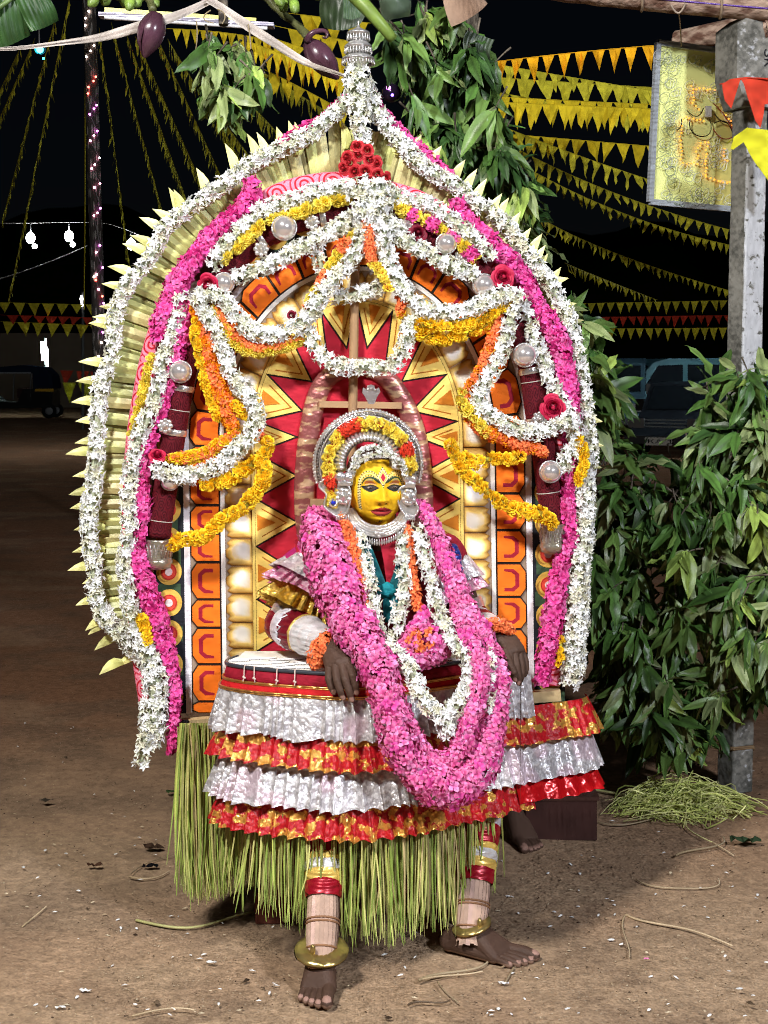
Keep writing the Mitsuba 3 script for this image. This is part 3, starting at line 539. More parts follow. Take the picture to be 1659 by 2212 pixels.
# silver finial at the very top
k = thing('silver_finial', 'tiered silver finial with hanging drops at the top of the back frame', 'finial')
def fin(prof): return [(r*4.25/F, (95-v)*4.25/F) for r, v in prof]
o = P(774, 95, 4.25)
m = M(); vv, ff, t = lathe(fin([(0, 44), (2, 47), (1.5, 53), (4, 55), (3, 58), (9, 62), (22, 68), (25, 71), (25, 74), (17, 76), (19, 90), (27, 97), (30, 100), (30, 103), (20, 105), (22, 118), (33, 124), (36, 127), (36, 130), (22, 132), (16, 150), (0, 152)]), 28, (0, 0, 1), o); m.add(vv, ff, SIL); part(k, 'body', m, 'm_silver', True)
for R, v0, n, L in ((24, 74, 22, 15), (29, 103, 26, 14), (35, 130, 30, 11)):
    m = M()
    for i in range(n):
        a = i/n*2*np.pi; c = o+np.array([math.cos(a)*R*4.25/F, math.sin(a)*R*4.25/F, (95-v0)*4.25/F]); l = L*4.25/F
        vv, ff, t = lathe([(0, 0), (.0016, -l*.2), (.0022, -l*.55), (.0034, -l*.8), (0, -l)], 6, None, c); m.add(vv, ff, SIL)
    part(k, 'drop_fringe', m, 'm_silver', True)
# roses
ROSE = C((0.20, 0.0, 0.018), (0.42, 0.006, 0.042), (0.52, 0.018, 0.075)); ROSE2 = C((0.18, 0.002, 0.006), (0.40, 0.010, 0.018), (0.50, 0.028, 0.036)); ROSED = C((0.06, 0, 0.008), (0.17, 0.004, 0.02), (0.20, 0.006, 0.025))
mat('m_rose', pal(0.1, 60, 0.5), 0.55, 0.3, sheen=0.6)
def put_rose(u, v, r, off, row, seed, ax, key=None, label=None, rings=8):
    m0 = rose(seed, row, r*DP/F, rings); vv, ff, uu = m0.arr(); A = orient(np.array(ax)/np.linalg.norm(ax), seed*1.3, 1.0); m0.v, m0.f, m0.u = [vv@A.T+P(u, v, DP-off)], [ff], [uu]
    if key: return part(key, 'rose', m0, 'm_rose', True)
    k = thing('rose', label, 'rose'); m0.put(k, 'm_rose', True)
put_rose(452, 616, 25, .11, ROSE, 1, (-.35, -1, -.25), None, 'big crimson rose on the left shoulder of the back frame, beside a silver bell')
put_rose(340, 986, 20, .10, ROSE, 2, (.1, -.8, .75), None, 'crimson rose low on the left velvet arm, seen from its side')
put_rose(1085, 599, 25, .11, ROSE, 3, (.15, -1, .05), None, 'crimson rose on the right shoulder of the back frame, beside a silver bell')
put_rose(1195, 879, 28, .10, ROSE, 4, (-.1, -1, -.1), None, 'largest crimson rose, at the right edge above a looped white garland')
put_rose(903, 503, 20, .09, ROSED, 5, (.05, -1, .1), None, 'dark maroon rose right of the crown of white flowers')
put_rose(630, 681, 11, .10, ROSED, 6, (.3, -1, .1), None, 'small dark maroon rosebud on the left white swag', 4)
k = thing('rose_bouquet', 'cluster of red roses at the peak of the back frame below the finial', 'bouquet')
for i, (u, v) in enumerate(((772, 317), (793, 325), (751, 341), (775, 336), (798, 346), (745, 363), (767, 370), (789, 370), (811, 352), (814, 378), (830, 386), (781, 390), (757, 352), (800, 392))):
    put_rose(u, v, 15.5, .085+.02*math.cos((u-785)/30), ROSE2, 10+i, ((u-785)/70, -1, (355-v)/70), k)

# ------------------------------------------------------------------ garlands on the back frame
fr = lambda pts: pts
mixk = lambda a, b, w=.5: (lambda s, up, r: a if r < w else b)
BIGW = dict(scale=1.05)
garland('long white garland round the outer left edge of the palm leaf fan', W1, [24]+[19]*4+[17]*3+[16]*10+[18]*8+[17]*3+[22]*4, .03, 'white')
garland('long white garland round the outer right edge of the palm leaf fan', W1R, [24]+[19]*5+[18]*12+[20]*8+[26]*4, .03, 'white')
garland('short white garland wrapped down the pole between finial and roses', [(774, 148), (772, 185), (774, 215), (778, 255), (783, 300), (786, 318)], [27, 31, 30, 24, 20, 17], .06, 'white')
garland('thin magenta garland along the left slope under the finial', [(768, 200), (722, 238), (690, 262), (652, 280), (600, 318), (560, 345)], [9, 10, 10, 11, 9, 7], .0, 'magenta')
garland('thin magenta garland along the right slope under the finial', [(795, 190), (815, 228), (848, 268), (885, 305), (930, 346), (962, 372), (985, 392)], [10, 10, 10, 11, 12, 11, 8], .005, 'magenta')
garland('thick pink garland down the upper left of the padded border', [(542, 392), (545, 418), (522, 452), (482, 492), (446, 526), (415, 566), (390, 605), (368, 650), (352, 690), (343, 735)], [15, 20, 23, 22, 22, 22, 23, 24, 22, 12], .065, 'magenta')
garland('pink garland along the left velvet arm down to the grass', [(402, 655), (396, 698), (388, 740), (378, 790), (364, 830), (350, 880), (332, 936), (313, 989), (307, 1055), (304, 1122), (296, 1175), (299, 1222), (312, 1254), (325, 1294), (338, 1333), (347, 1373), (360, 1413), (369, 1452), (378, 1500), (376, 1560), (372, 1630)], [20, 20, 18, 14, 12, 11, 12, 14, 15, 15, 16, 18, 20, 21, 21, 20, 18, 15, 12, 9, 7], .07, 'magenta')
garland('thick pink garland down the right side of the padded border', [(985, 432), (998, 461), (1033, 501), (1072, 535), (1099, 562), (1125, 596), (1146, 633), (1165, 673), (1191, 706), (1208, 746), (1216, 785), (1224, 828), (1232, 875), (1233, 930), (1230, 1017), (1226, 1087), (1230, 1150), (1212, 1222), (1198, 1312), (1186, 1382), (1176, 1440), (1170, 1475)], [14, 19, 19, 19, 19, 19, 20, 22, 23, 21, 17, 15, 13, 11, 14, 17, 17, 19, 20, 19, 19, 16], .06, 'magenta')
garland('white garland down the left edge just inside the palm leaf', [(389, 640), (389, 666), (378, 711), (357, 764), (346, 817), (334, 870), (312, 915), (299, 950), (289, 995), (281, 1042), (278, 1085), (281, 1130), (275, 1180), (271, 1228), (277, 1280), (284, 1325), (296, 1365), (318, 1405), (336, 1450)], [16]*4+[17]*4+[18]*5+[18]*3+[20, 25, 28], .085, 'white')
garland('thick white tassel hanging at the lower left corner of the frame', [(332, 1440), (338, 1475), (334, 1520), (330, 1570), (322, 1620)], [32, 32, 33, 30, 20], .08, 'white', name='white_flower_tassel')
garland('slender white strand ending the lower left tassel', [(325, 1560), (314, 1600), (308, 1632), (305, 1652)], [18, 16, 13, 9], .10, 'white', name='white_flower_tassel')
garland('strip of yellow flowers on the left pink border', [(325, 772), (316, 817), (303, 870), (290, 915), (284, 940)], [9, 10, 10, 9, 7], .075, 'lemon', scale=.72)
garland('yellow blossoms low on the left edge between white and magenta', [(306, 1335), (313, 1356), (318, 1385)], [12, 13, 10], .10, 'yellow', scale=.8)
garland('white garland over the top left of the velvet arch', [(462, 575), (471, 551), (492, 522), (530, 488), (552, 463), (572, 450), (609, 440), (662, 421), (715, 409), (760, 404), (800, 400)], [14, 16, 17, 19, 20, 20, 19, 18, 18, 20, 22], .085, 'white')
garland('row of yellow marigolds under the upper left white garland', [(488, 556), (504, 543), (535, 515), (566, 484), (600, 470), (640, 462), (672, 448), (703, 438), (735, 433), (760, 426)], [9, 11, 13, 11, 8, 15, 13, 15, 12, 13], .09, 'lemon', scale=.92)
garland('white garland over the top right of the velvet arch', [(800, 395), (835, 412), (866, 428), (925, 440), (957, 463), (995, 490), (1035, 525), (1068, 562)], [22, 20, 17, 16, 17, 17, 18, 14], .085, 'white')
garland('yellow marigolds and magenta bits under the upper right garland', [(858, 440), (880, 460), (905, 470), (937, 487), (962, 502), (993, 525), (1014, 545), (1030, 562)], [12, 15, 11, 13, 10, 10, 13, 9], .09, lambda s, up, r: 'lemon' if math.sin(s*26) > -.35 else 'magenta', scale=.92)
garland('white garland under the left half of the velvet arch', [(800, 440), (754, 477), (715, 501), (662, 528), (622, 551), (569, 578), (530, 592), (504, 600)], [24, 20, 19, 18, 18, 18, 17, 15], .10, 'white')
garland('white garland under the right half of the velvet arch', [(790, 425), (834, 475), (874, 517), (914, 541), (966, 571), (1006, 588), (1030, 596)], [26, 24, 22, 20, 19, 18, 15], .10, 'white')
garland('bushy crown of white flowers at the top centre of the arch', [(776, 425), (790, 405), (815, 418), (818, 445), (795, 462), (775, 448), (790, 480)], [27, 30, 30, 29, 29, 25, 22], .12, 'white', name='white_flower_bunch')
garland('white swag falling from the crown to the left rose', [(795, 480), (776, 528), (754, 567), (723, 599), (696, 633), (675, 670), (649, 700), (609, 720), (569, 723), (532, 705), (503, 672), (482, 645), (455, 632), (425, 650)], [20, 19, 19, 20, 20, 20, 21, 20, 19, 19, 18, 18, 19, 17], .12, 'white')
garland('yellow and orange blossoms along the upper left white swag', [(790, 487), (765, 508), (744, 530), (724, 562), (702, 594), (687, 625), (670, 652), (655, 668)], [9, 8, 13, 13, 10, 11, 12, 8], .115, lambda s, up, r: 'lemon' if math.sin(s*17) > -.3 else 'orange', scale=.8)
garland('orange and yellow swag under the left white swag', [(466, 668), (481, 695), (498, 722), (522, 745), (552, 756), (585, 752), (622, 743), (648, 733)], [11, 13, 14, 15, 15, 14, 14, 10], .105, lambda s, up, r: 'orange' if up > -.05 else 'lemon', scale=.95)
garland('white swag falling from the crown to the right rose', [(806, 462), (822, 490), (830, 528), (842, 567), (855, 598), (876, 630), (897, 655), (930, 670), (980, 676), (1022, 666), (1060, 648), (1092, 636), (1115, 645)], [21, 20, 20, 20, 20, 20, 19, 19, 19, 19, 19, 21, 19], .12, 'white')
garland('orange and yellow string down the middle of the crown', [(790, 478), (795, 505), (800, 545), (806, 570), (818, 582), (832, 606), (838, 625)], [10, 11, 12, 10, 11, 9, 8], .13, lambda s, up, r: 'orange' if s < .55 else 'lemon', scale=.8)
garland('short orange tuft beside the right sun ray', [(862, 640), (866, 662), (866, 680), (874, 678)], [9, 11, 10, 7], .105, lambda s, up, r: 'orange' if s < .8 else 'yellow', scale=.9)
garland('double row of yellow marigolds under the right white swag', [(908, 702), (935, 704), (966, 706), (998, 703), (1022, 694), (1050, 682), (1075, 668), (1094, 655)], [13, 15, 15, 15, 13, 13, 12, 9], .115, lambda s, up, r: 'orange' if (.5 < s < .68 and up > .2) else 'yellow')
garland('lower row of yellow marigolds under the right white swag', [(908, 722), (940, 730), (975, 730), (1005, 720), (1035, 708), (1058, 696)], [11, 13, 13, 12, 12, 9], .10, 'yellow')
garland('short white string across the pole above the rays', [(722, 640), (740, 643), (768, 635), (800, 630), (826, 616), (838, 604)], [10, 13, 14, 14, 14, 10], .075, 'white')
garland('short white string dropping over the orange panels left of the pole', [(680, 535), (690, 560), (697, 582), (706, 598)], [10, 12, 12, 9], .075, 'white')
garland('white loop hanging in the middle above the head', [(662, 708), (678, 742), (698, 772), (728, 790), (765, 793), (800, 793), (832, 796), (858, 782), (874, 750), (882, 715), (890, 680)], [14, 16, 16, 16, 16, 16, 16, 16, 17, 17, 15], .10, 'white')
garland('large white loop hanging down the left side', [(425, 640), (443, 668), (464, 706), (480, 745), (490, 783), (507, 817), (532, 849), (552, 880), (554, 912), (538, 944), (507, 976), (479, 1000), (444, 1019), (405, 1028), (365, 1022), (331, 1012)], [18]*5+[19]*8+[19]*3, .115, 'white')
garland('orange and yellow band inside the large left loop', [(424, 672), (440, 700), (450, 740), (460, 790), (470, 830), (484, 870), (496, 905), (505, 925)], [12, 17, 20, 20, 20, 20, 17, 11], .095, lambda s, up, r: 'orange' if r < .72 else 'amber')
garland('yellow strip on the left of the orange band in the left loop', [(424, 695), (424, 735), (432, 775), (440, 815), (452, 850), (464, 885), (474, 908)], [11, 12, 10, 10, 10, 10, 8], .108, 'yellow', scale=.82)
garland('orange and yellow blossoms along the bottom of the left loop', [(368, 990), (392, 990), (420, 986), (448, 978), (470, 964), (492, 948), (508, 935)], [9, 12, 14, 14, 13, 13, 9], .10, lambda s, up, r: 'yellow' if r < .5 else 'orange', scale=.9)
garland('yellow and orange cluster right of the left orange band', [(503, 868), (515, 885), (530, 895), (556, 915), (560, 935), (552, 952)], [11, 13, 11, 9, 10, 8], .10, lambda s, up, r: 'yellow' if s < .55 else 'orange', scale=.9)
garland('first bushy marigold garland under the left loop', [(577, 958), (570, 985), (545, 1003), (510, 1026), (471, 1046), (440, 1046), (425, 1040)], [11, 14, 14, 14, 14, 13, 9], .105, 'yellow')
garland('long marigold garland from the left loop down to the silver cap', [(573, 985), (572, 1012), (565, 1045), (545, 1074), (520, 1098), (495, 1112), (473, 1130), (450, 1150), (418, 1165), (391, 1166), (374, 1178)], [11, 14, 15, 15, 15, 15, 14, 15, 15, 14, 10], .115, 'yellow')
garland('large white loop hanging down the right side', [(1110, 655), (1106, 680), (1096, 712), (1088, 750), (1072, 785), (1054, 817), (1036, 849), (1035, 875), (1057, 895), (1086, 912), (1123, 928), (1157, 933), (1192, 926), (1222, 910), (1235, 905)], [18]*3+[17]*4+[17]*4+[18]*4, .115, 'white')
garland('orange band inside the large right loop', [(1078, 680), (1070, 719), (1050, 772), (1030, 817), (1009, 850), (1012, 890), (1042, 926), (1080, 942), (1118, 958), (1160, 970), (1180, 982)], [9, 12, 13, 13, 12, 13, 15, 16, 15, 14, 10], .10, lambda s, up, r: 'orange' if r < .8 else 'amber')
garland('yellow blossoms on the left bend of the right loop', [(998, 850), (1008, 885), (1028, 905), (1043, 925), (1060, 940)], [9, 12, 14, 11, 8], .115, 'lemon', scale=.95)
garland('marigold garland running right under the right loop', [(973, 962), (990, 985), (1024, 998), (1060, 992), (1092, 992), (1125, 984)], [11, 14, 14, 13, 14, 11], .105, 'yellow')
garland('long marigold garland slanting down to the right silver cap', [(985, 985), (1008, 1025), (1038, 1050), (1065, 1075), (1095, 1092), (1130, 1105), (1170, 1112), (1190, 1125), (1197, 1140)], [10, 12, 13, 13, 13, 14, 17, 15, 11], .115, 'yellow')
garland('white garland along the inner right edge beside the magenta one', [(1128, 655), (1141, 685), (1153, 724), (1171, 772), (1187, 817), (1204, 849), (1222, 880), (1238, 915), (1242, 950), (1228, 985), (1212, 1015)], [13, 13, 13, 13, 14, 15, 16, 20, 20, 16, 12], .08, 'white')
garland('yellow blossoms on the lower right outer garland', [(1246, 940), (1252, 958), (1262, 990), (1256, 1020), (1248, 1045)], [9, 13, 10, 12, 8], .085, 'yellow', scale=.9)
garland('yellow blossoms low on the right magenta garland', [(1212, 1385), (1210, 1405), (1208, 1430)], [8, 10, 8], .07, 'yellow', scale=.8)
garland('broad white fall of flowers down the lower right edge', [(1258, 1020), (1262, 1080), (1258, 1150), (1250, 1230), (1245, 1310), (1240, 1390), (1232, 1450)], [24, 26, 26, 28, 32, 30, 20], .05, 'white')
# ------------------------------------------------------------------ the performer: one continuous body
def ball(c, r, n=20): return m3.Manifold.sphere(float(r), n).translate([float(x) for x in c])
def bone(*cr): return m3.Manifold.batch_hull([ball(c, r) for c, r in cr])
def chain(*cr): return [bone(a, b) for a, b in zip(cr[:-1], cr[1:])]
def union(parts): return m3.Manifold.batch_boolean(parts, m3.OpType.Add)
def mesh_of(man): q = man.to_mesh(); return np.array(q.vert_properties[:, :3], float), np.array(q.tri_verts, int)
def man_of(v, f): return m3.Manifold(m3.Mesh(vert_properties=np.ascontiguousarray(v, dtype=np.float32), tri_verts=np.ascontiguousarray(f, dtype=np.uint32)))
def smoothed(man, edge, it=8):
    v, f = mesh_of(man.refine_to_length(edge)); t = trimesh.Trimesh(v, f, process=True); trimesh.smoothing.filter_taubin(t, lamb=.5, nu=.52, iterations=it)
    return t
def hand(wrist, palm_pts, fingers, thumb, wr=.027):
    """palm_pts: [(centre, r)...] hulled with the wrist; fingers: chains rooted in the palm."""
    ps = [bone((wrist, wr), *palm_pts)]
    for ch in fingers+[thumb]: ps += chain(*ch)
    return smoothed(union(ps), .003, 7)
def head_mesh():
    nr, na = 120, 300; ps = np.concatenate([np.linspace(0.012, 1.45, 88), np.linspace(1.5, np.pi-.02, nr-88)]); az = np.arange(na)/na*2*np.pi
    A, Q = np.meshgrid(az, ps); dx, dz, df = np.sin(Q)*np.cos(A), np.sin(Q)*np.sin(A), np.cos(Q)
    rx, rf, rz, ez = .0795, .0945, .1105, 2.45
    s = (np.abs(dx/rx)**2.35+np.abs(df/rf)**2.35+np.abs(dz/rz)**ez)**(-1/2.38); x, f, z = dx*s, df*s, dz*s+.0045
    x = x*(1-.26*np.clip((-z-.03)/.085, 0, 1)**1.2); ax = np.abs(x); g = lambda q: np.exp(-q); front = np.clip(f/.03, 0, 1)
    t = np.clip((.016-z)/.048, 0, 1); cut = 1/(1+np.exp(-(z+.0415)/.0019))
    d = (.002+.0245*t**1.35)*g((x/(.0065+.0055*t))**2)*cut*(z < .03)
    d += .0095*g(((ax-.0135)/.0068)**2+((z+.0345)/.0072)**2)-.007*g(((ax-.0085)/.004)**2+((z+.0428)/.0036)**2)
    d += -.0115*g(((ax-.031)/.020)**2+((z-.001)/.0125)**2)+.0045*g(((ax-.027)/.023)**2+((z-.021)/.008)**2)+.005*g(((ax-.042)/.02)**2+((z+.03)/.022)**2)
    d += .0065*g(((ax-.031)/.013)**2+((z-.001)/.0075)**2)
    d += .0080*g((x/.021)**2+((z+.0575)/.0052)**2)+.0090*g((x/.019)**2+((z+.0695)/.006)**2)-.0055*g((x/.026)**2+((z+.0632)/.0018)**2)
    d += .020*g((x/.026)**2+((z+.092)/.02)**2)-.004*g((x/.02)**2+((z+.0795)/.004)**2)-.003*g(((ax-.024)/.008)**2+((z+.045)/.02)**2)
    f = f+d*front
    v = np.stack([x, f, z], -1).reshape(-1, 3); i = (np.arange(nr-1)[:, None]*na); j = np.arange(na)[None]; jn = (j+1) % na
    fc = np.stack([i+j, i+jn, i+na+jn, i+na+j], -1).reshape(-1, 4); fc = np.vstack([fc[:, [0, 1, 2]], fc[:, [0, 2, 3]]])
    c0, c1 = v[:na].mean(0), v[-na:].mean(0); v = np.vstack([v, c0, c1]); n = len(v); jj = np.arange(na); e = (nr-1)*na
    fc = np.vstack([fc, np.stack([np.full(na, n-2), (jj+1) % na, jj], 1), np.stack([np.full(na, n-1), e+jj, e+(jj+1) % na], 1)])
    return v, fc
HC = P(811.5, 1048, 4.155)+np.array([0, 0, 0]); YAW = math.radians(12)
HX, HF, HZ = np.array([math.cos(YAW), math.sin(YAW), 0]), np.array([math.sin(YAW), -math.cos(YAW), 0]), np.array([0, 0, 1.0])
HL2W = np.array([HX, HF, HZ])
def in_poly(x, z, pts): 
    import shapely; return shapely.contains_xy(Polygon(pts).buffer(0), x, z)
def paint_face(L, col):
    """The yellow face paint and its drawing, laid on in the head's own frame (x, forward, z)."""
    x, f, z = L.T; ax = np.abs(x)
    put = lambda mask, c: col.__setitem__(mask, c)
    reg = (f > .006) & ((ax/.0765)**3+(np.abs(z+.018)/.0935)**3 < 1); reg |= (f > .03) & (z < -.02) & (z > -.107) & (ax < .05)
    n = meshkit.noise(L*120); put(reg, 0); col[reg] = np.array([.80, .47, .010])*(0.92+.16*n[reg, None])
    edge = reg & ((ax/.0745)**3+(np.abs(z+.018)/.0910)**3 > 1) & (z > -.06); put(edge, (.16, .10, .02))
    F_ = f > .02
    def dots(pts, r, c, gap):
        p = spl(pts, step=gap); 
        for i, q in enumerate(p[::1]):
            put(F_ & ((ax-q[0])**2+(z-q[1])**2 < r*r), c[i % len(c)])
    brow = spl([(.008, .014), (.016, .019), (.028, .0265), (.041, .0265), (.050, .018), (.054, .006)], step=.0006)
    def stroke(path, w, c, lo=None):
        w = np.broadcast_to(w, (len(path),))
        idx = np.where(F_ & (ax < .07) & (z > -.08) & (z < .06))[0]
        from scipy.spatial import cKDTree
        dd, k = cKDTree(path).query(np.stack([ax[idx], z[idx]], 1)); put(idx[dd < w[k]], c)
    cream, ink = (.80, .68, .30), (.035, .035, .018)
    row = lambda h: [(.011, .019+h), (.018, .0225+h), (.028, .0295+h), (.042, .0300+h), (.0525+h*.45, .020+h*.4), (.0565+h*.4, .004), (.0575+h*.35, -.02), (.0555+h*.3, -.042), (.0505+h*.3, -.058)]
    stroke(spl(row(.0075), step=.001), .0013, cream)
    dots(row(.0020), .0018, [cream, ink], .0033); dots(row(.0130), .0019, [ink, cream], .0034)
    stroke(brow, np.interp(np.linspace(0, 1, len(brow)), [0, .3, .7, 1], [.0032, .0034, .0022, .0008]), (.028, .050, .022))
    put(F_ & in_poly(ax, z, [(.018, .0095), (.030, .0125), (.046, .0105), (.049, .016), (.038, .0205), (.027, .0175)]), (.46, .14, .04))
    put(F_ & in_poly(ax, z, [(.024, .0175), (.036, .0195), (.046, .017), (.040, .024), (.030, .0235)]), (.40, .32, .11))
    put(F_ & in_poly(ax, z, [(.016, .0062), (.031, .0098), (.046, .0062), (.046, .0085), (.031, .0125), (.018, .0085)]), (.72, .48, .33))
    put(F_ & in_poly(ax, z, [(.0085, -.0005), (.016, .0032), (.024, .0072), (.033, .0080), (.042, .0058), (.058, .0040), (.047, -.0055), (.038, -.0108), (.029, -.0112), (.020, -.0065)]), (.010, .011, .012))
    put(F_ & in_poly(ax, z, [(.0150, 0), (.022, .0045), (.031, .0058), (.040, .0040), (.047, .0015), (.039, -.0035), (.030, -.0052), (.021, -.0036)]), (.05, .04, .035))
    for w, h, c in ((.0165, .0265, ink), (.0150, .0245, (.80, .64, .40)), (.0118, .0195, (.84, .50, .03)), (.0092, .0150, cream), (.0072, .0120, (.46, .012, .03))): put(F_ & (ax/w+np.abs(z-.0275)/h < 1), c)
    dots([(.0165, .0275), (.008, .041), (.0, .054)], .0018, [cream, ink], .0034); dots([(.0005, .0005), (.0005, .0065)], .0015, [ink, cream], .0028)
    put(F_ & (((ax-.0085)/.0042)**2+((z+.0428)/.0022)**2 < 1), (.10, .05, .01))
    up = -.0515-.0105*(ax/.029)**1.35-.0022*np.exp(-(ax/.004)**2); lo = -.0765+.0125*np.clip(ax/.029, 0, 1)**2
    put(F_ & (ax < .029) & (z < up) & (z > -.0635), (.25, .010, .016)); put(F_ & (ax < .029) & (z <= -.0625) & (z > lo), (.36, .035, .035))
    put(F_ & (ax < .027) & (np.abs(z-lo) < .0012), (.16, .01, .012)); put(F_ & (ax < .035) & (np.abs(z+.0635-.001*(ax/.035)) < .0013*(1-.6*ax/.035)), (.075, .010, .012))
    put(F_ & (ax > .0012) & (ax < .0040) & (z < -.089) & (z > -.101), (.16, .07, .02)); put(F_ & (ax < .0013) & (z < -.0885) & (z > -.1005), (.66, .44, .16))
    return col
PERSON = thing('person', 'seated person in a yellow painted face, silver headdress, flower garlands and ruffled ritual costume', 'person')
Pw = P
J = dict(pel=P(830, 1452, 4.30), belly=P(828, 1370, 4.27), chest=P(826, 1270, 4.245), neck=P(820, 1165, 4.215), shl=P(702, 1205, 4.235), shr=P(958, 1205, 4.235),
         ell=P(618, 1348, 4.165), wrl=P(712, 1398, 3.965), elr=P(1020, 1345, 4.20), wrr=P(1073, 1372, 4.02),
         hil=P(760, 1470, 4.29), hir=P(900, 1470, 4.29), knl=P(708, 1695, 4.09), knr=P(1046, 1685, 4.25), anl=P(695, 2058, 3.845), anr=P(1018, 2012, 4.045))
parts = [bone((J['pel']+[-.07, 0, 0], .105), (J['pel']+[.07, 0, 0], .105), (J['belly'], .115)), bone((J['belly'], .115), (J['chest']+[-.055, 0, 0], .105), (J['chest']+[.055, 0, 0], .105)),
         bone((J['chest']+[-.055, 0, 0], .105), (J['chest']+[.055, 0, 0], .105), (J['shl'], .058), (J['shr'], .058)), bone((J['shl'], .058), (J['shr'], .058), (J['neck'], .055)), *chain((J['neck'], .056), (HC+[0, .012, -.06], .052)),
         *chain((J['shl'], .056), ((J['shl']+J['ell'])/2, .047), (J['ell'], .037), (J['ell']*.45+J['wrl']*.55, .036), (J['wrl'], .026)), *chain((J['shr'], .056), ((J['shr']+J['elr'])/2, .047), (J['elr'], .037), (J['elr']*.45+J['wrr']*.55, .036), (J['wrr'], .026))]
for s in 'lr': parts += chain((J['hi'+s], .088), ((J['hi'+s]+J['kn'+s])/2, .072), (J['kn'+s], .050), (J['kn'+s]*.68+J['an'+s]*.32, .044), (J['kn'+s]*.35+J['an'+s]*.65, .035), (J['an'+s], .031))
def foot(an, heel, dirv, side, L=.215, ext=None):
    """A bare foot on the ground: heel, instep, ball and five toes; side +1: the big toe lies towards +side vector."""
    d = np.array(dirv, float); d /= np.linalg.norm(d); w = np.array([-d[1], d[0], 0])*side; up = np.array([0, 0, 1.0]); ps = []
    hl = heel+up*.030; ball_in, ball_out = heel+d*L*.66+w*.028+up*.022, heel+d*L*.60-w*.028+up*.018
    ps += [bone((an, .035), (hl, .030)), bone((an, .034), (hl, .028), (heel+d*L*.38+up*.042, .030)), bone((an+d*.01, .032), (heel+d*L*.40+up*.038, .030), (ball_in, .021), (ball_out, .017)), bone((hl, .028), (heel+d*L*.35-w*.012+up*.020, .018), (ball_in, .020), (ball_out, .016), (heel+d*L*.4+up*.035, .026))]
    toes = ((.033, .88, 1.0, .0155), (.012, .86, .985, .0105), (-.005, .82, .945, .0098), (-.020, .765, .89, .0092), (-.035, .70, .815, .0088)); nails = []
    for o, a, b, r in toes:
        base, mid, tip = heel+d*L*(a-.20)+w*o*.86+up*(r+.008), heel+d*L*a+w*o+up*(r+.006), heel+d*L*b+w*o*1.04+up*(r-.001)
        ps += chain((base, r*1.05), (mid, r*1.0), (tip, r*.98)); nails.append((tip+d*r*.35+up*r*.75, r*.80))
    return ps, nails
hl_l = np.array([P(700, 2050, 3.90)[0]+.002, 3.915, 0]); hl_r = np.array([.178, 4.075, 0])
fl, nl = foot(J['anl']+[0, .012, .0], hl_l, (-.105, -1, 0), 1, .205); fr_, nr_ = foot(J['anr'], hl_r, (1, -.50, 0), 1, .225)
body = smoothed(union(parts), .010, 10); feet = [smoothed(union(q), .0035, 5) for q in (fl, fr_)]
def pw(u, v, d): return P(u, v, d)
lh = hand(J['wrl'], [(pw(713, 1440, 3.915), .014), (pw(731, 1432, 3.905), .015), (pw(748, 1430, 3.905), .015), (pw(712, 1412, 3.95), .018), (pw(740, 1412, 3.94), .018)],
    [[(pw(711, 1440, 3.915), .0105), (pw(710, 1466, 3.885), .0098), (pw(715, 1484, 3.882), .0088), (pw(721, 1495, 3.888), .0078)],
     [(pw(724, 1436, 3.905), .0115), (pw(728, 1470, 3.872), .0105), (pw(735, 1492, 3.868), .0095), (pw(741, 1507, 3.874), .0082)],
     [(pw(738, 1433, 3.902), .0118), (pw(746, 1468, 3.868), .0108), (pw(754, 1493, 3.864), .0097), (pw(760, 1511, 3.870), .0083)],
     [(pw(750, 1430, 3.905), .0118), (pw(763, 1460, 3.872), .0106), (pw(768, 1481, 3.868), .0095), (pw(770, 1496, 3.874), .0082)]],
    [(pw(737, 1410, 3.94), .015), (pw(760, 1420, 3.915), .0135), (pw(777, 1432, 3.905), .0118), (pw(791, 1439, 3.905), .0095)])
rh = hand(J['wrr'], [(pw(1102, 1408, 3.965), .013), (pw(1112, 1405, 3.97), .014), (pw(1122, 1402, 3.98), .014), (pw(1090, 1385, 4.0), .018), (pw(1106, 1383, 4.0), .017)],
    [[(pw(1100, 1408, 3.962), .0110), (pw(1103, 1438, 3.945), .0100), (pw(1108, 1456, 3.945), .0090), (pw(1113, 1468, 3.95), .0078)],
     [(pw(1110, 1405, 3.97), .0112), (pw(1115, 1438, 3.952), .0102), (pw(1119, 1460, 3.95), .0092), (pw(1121, 1475, 3.955), .0080)],
     [(pw(1119, 1402, 3.98), .0110), (pw(1126, 1434, 3.968), .0100), (pw(1127, 1454, 3.965), .0090), (pw(1125, 1468, 3.968), .0078)],
     [(pw(1125, 1402, 3.99), .0100), (pw(1135, 1428, 3.985), .0092), (pw(1136, 1445, 3.982), .0084), (pw(1133, 1457, 3.982), .0074)]],
    [(pw(1092, 1390, 3.985), .014), (pw(1094, 1416, 3.955), .012), (pw(1101, 1436, 3.935), .0105), (pw(1110, 1452, 3.932), .009)])
hv_, hf_ = head_mesh(); hm = man_of(hv_@HL2W+HC, hf_)
if hm.volume() < 0 or hm.status() != m3.Error.NoError: hm = man_of(hv_@HL2W+HC, hf_[:, ::-1])
ears = [smoothed(union(chain(((HX*s*.074+HZ*.022-HF*.004)+HC, .009), ((HX*s*.082+HZ*.012-HF*.012)+HC, .010), ((HX*s*.079-HZ*.012-HF*.008)+HC, .009), ((HX*s*.074-HZ*.026-HF*.002)+HC, .0085))), .005, 3) for s in (-1, 1)]
full = union([man_of(np.array(t.vertices), np.array(t.faces)) for t in [body, *feet, lh, rh, *ears]]+[hm])
bv, bf = mesh_of(full)
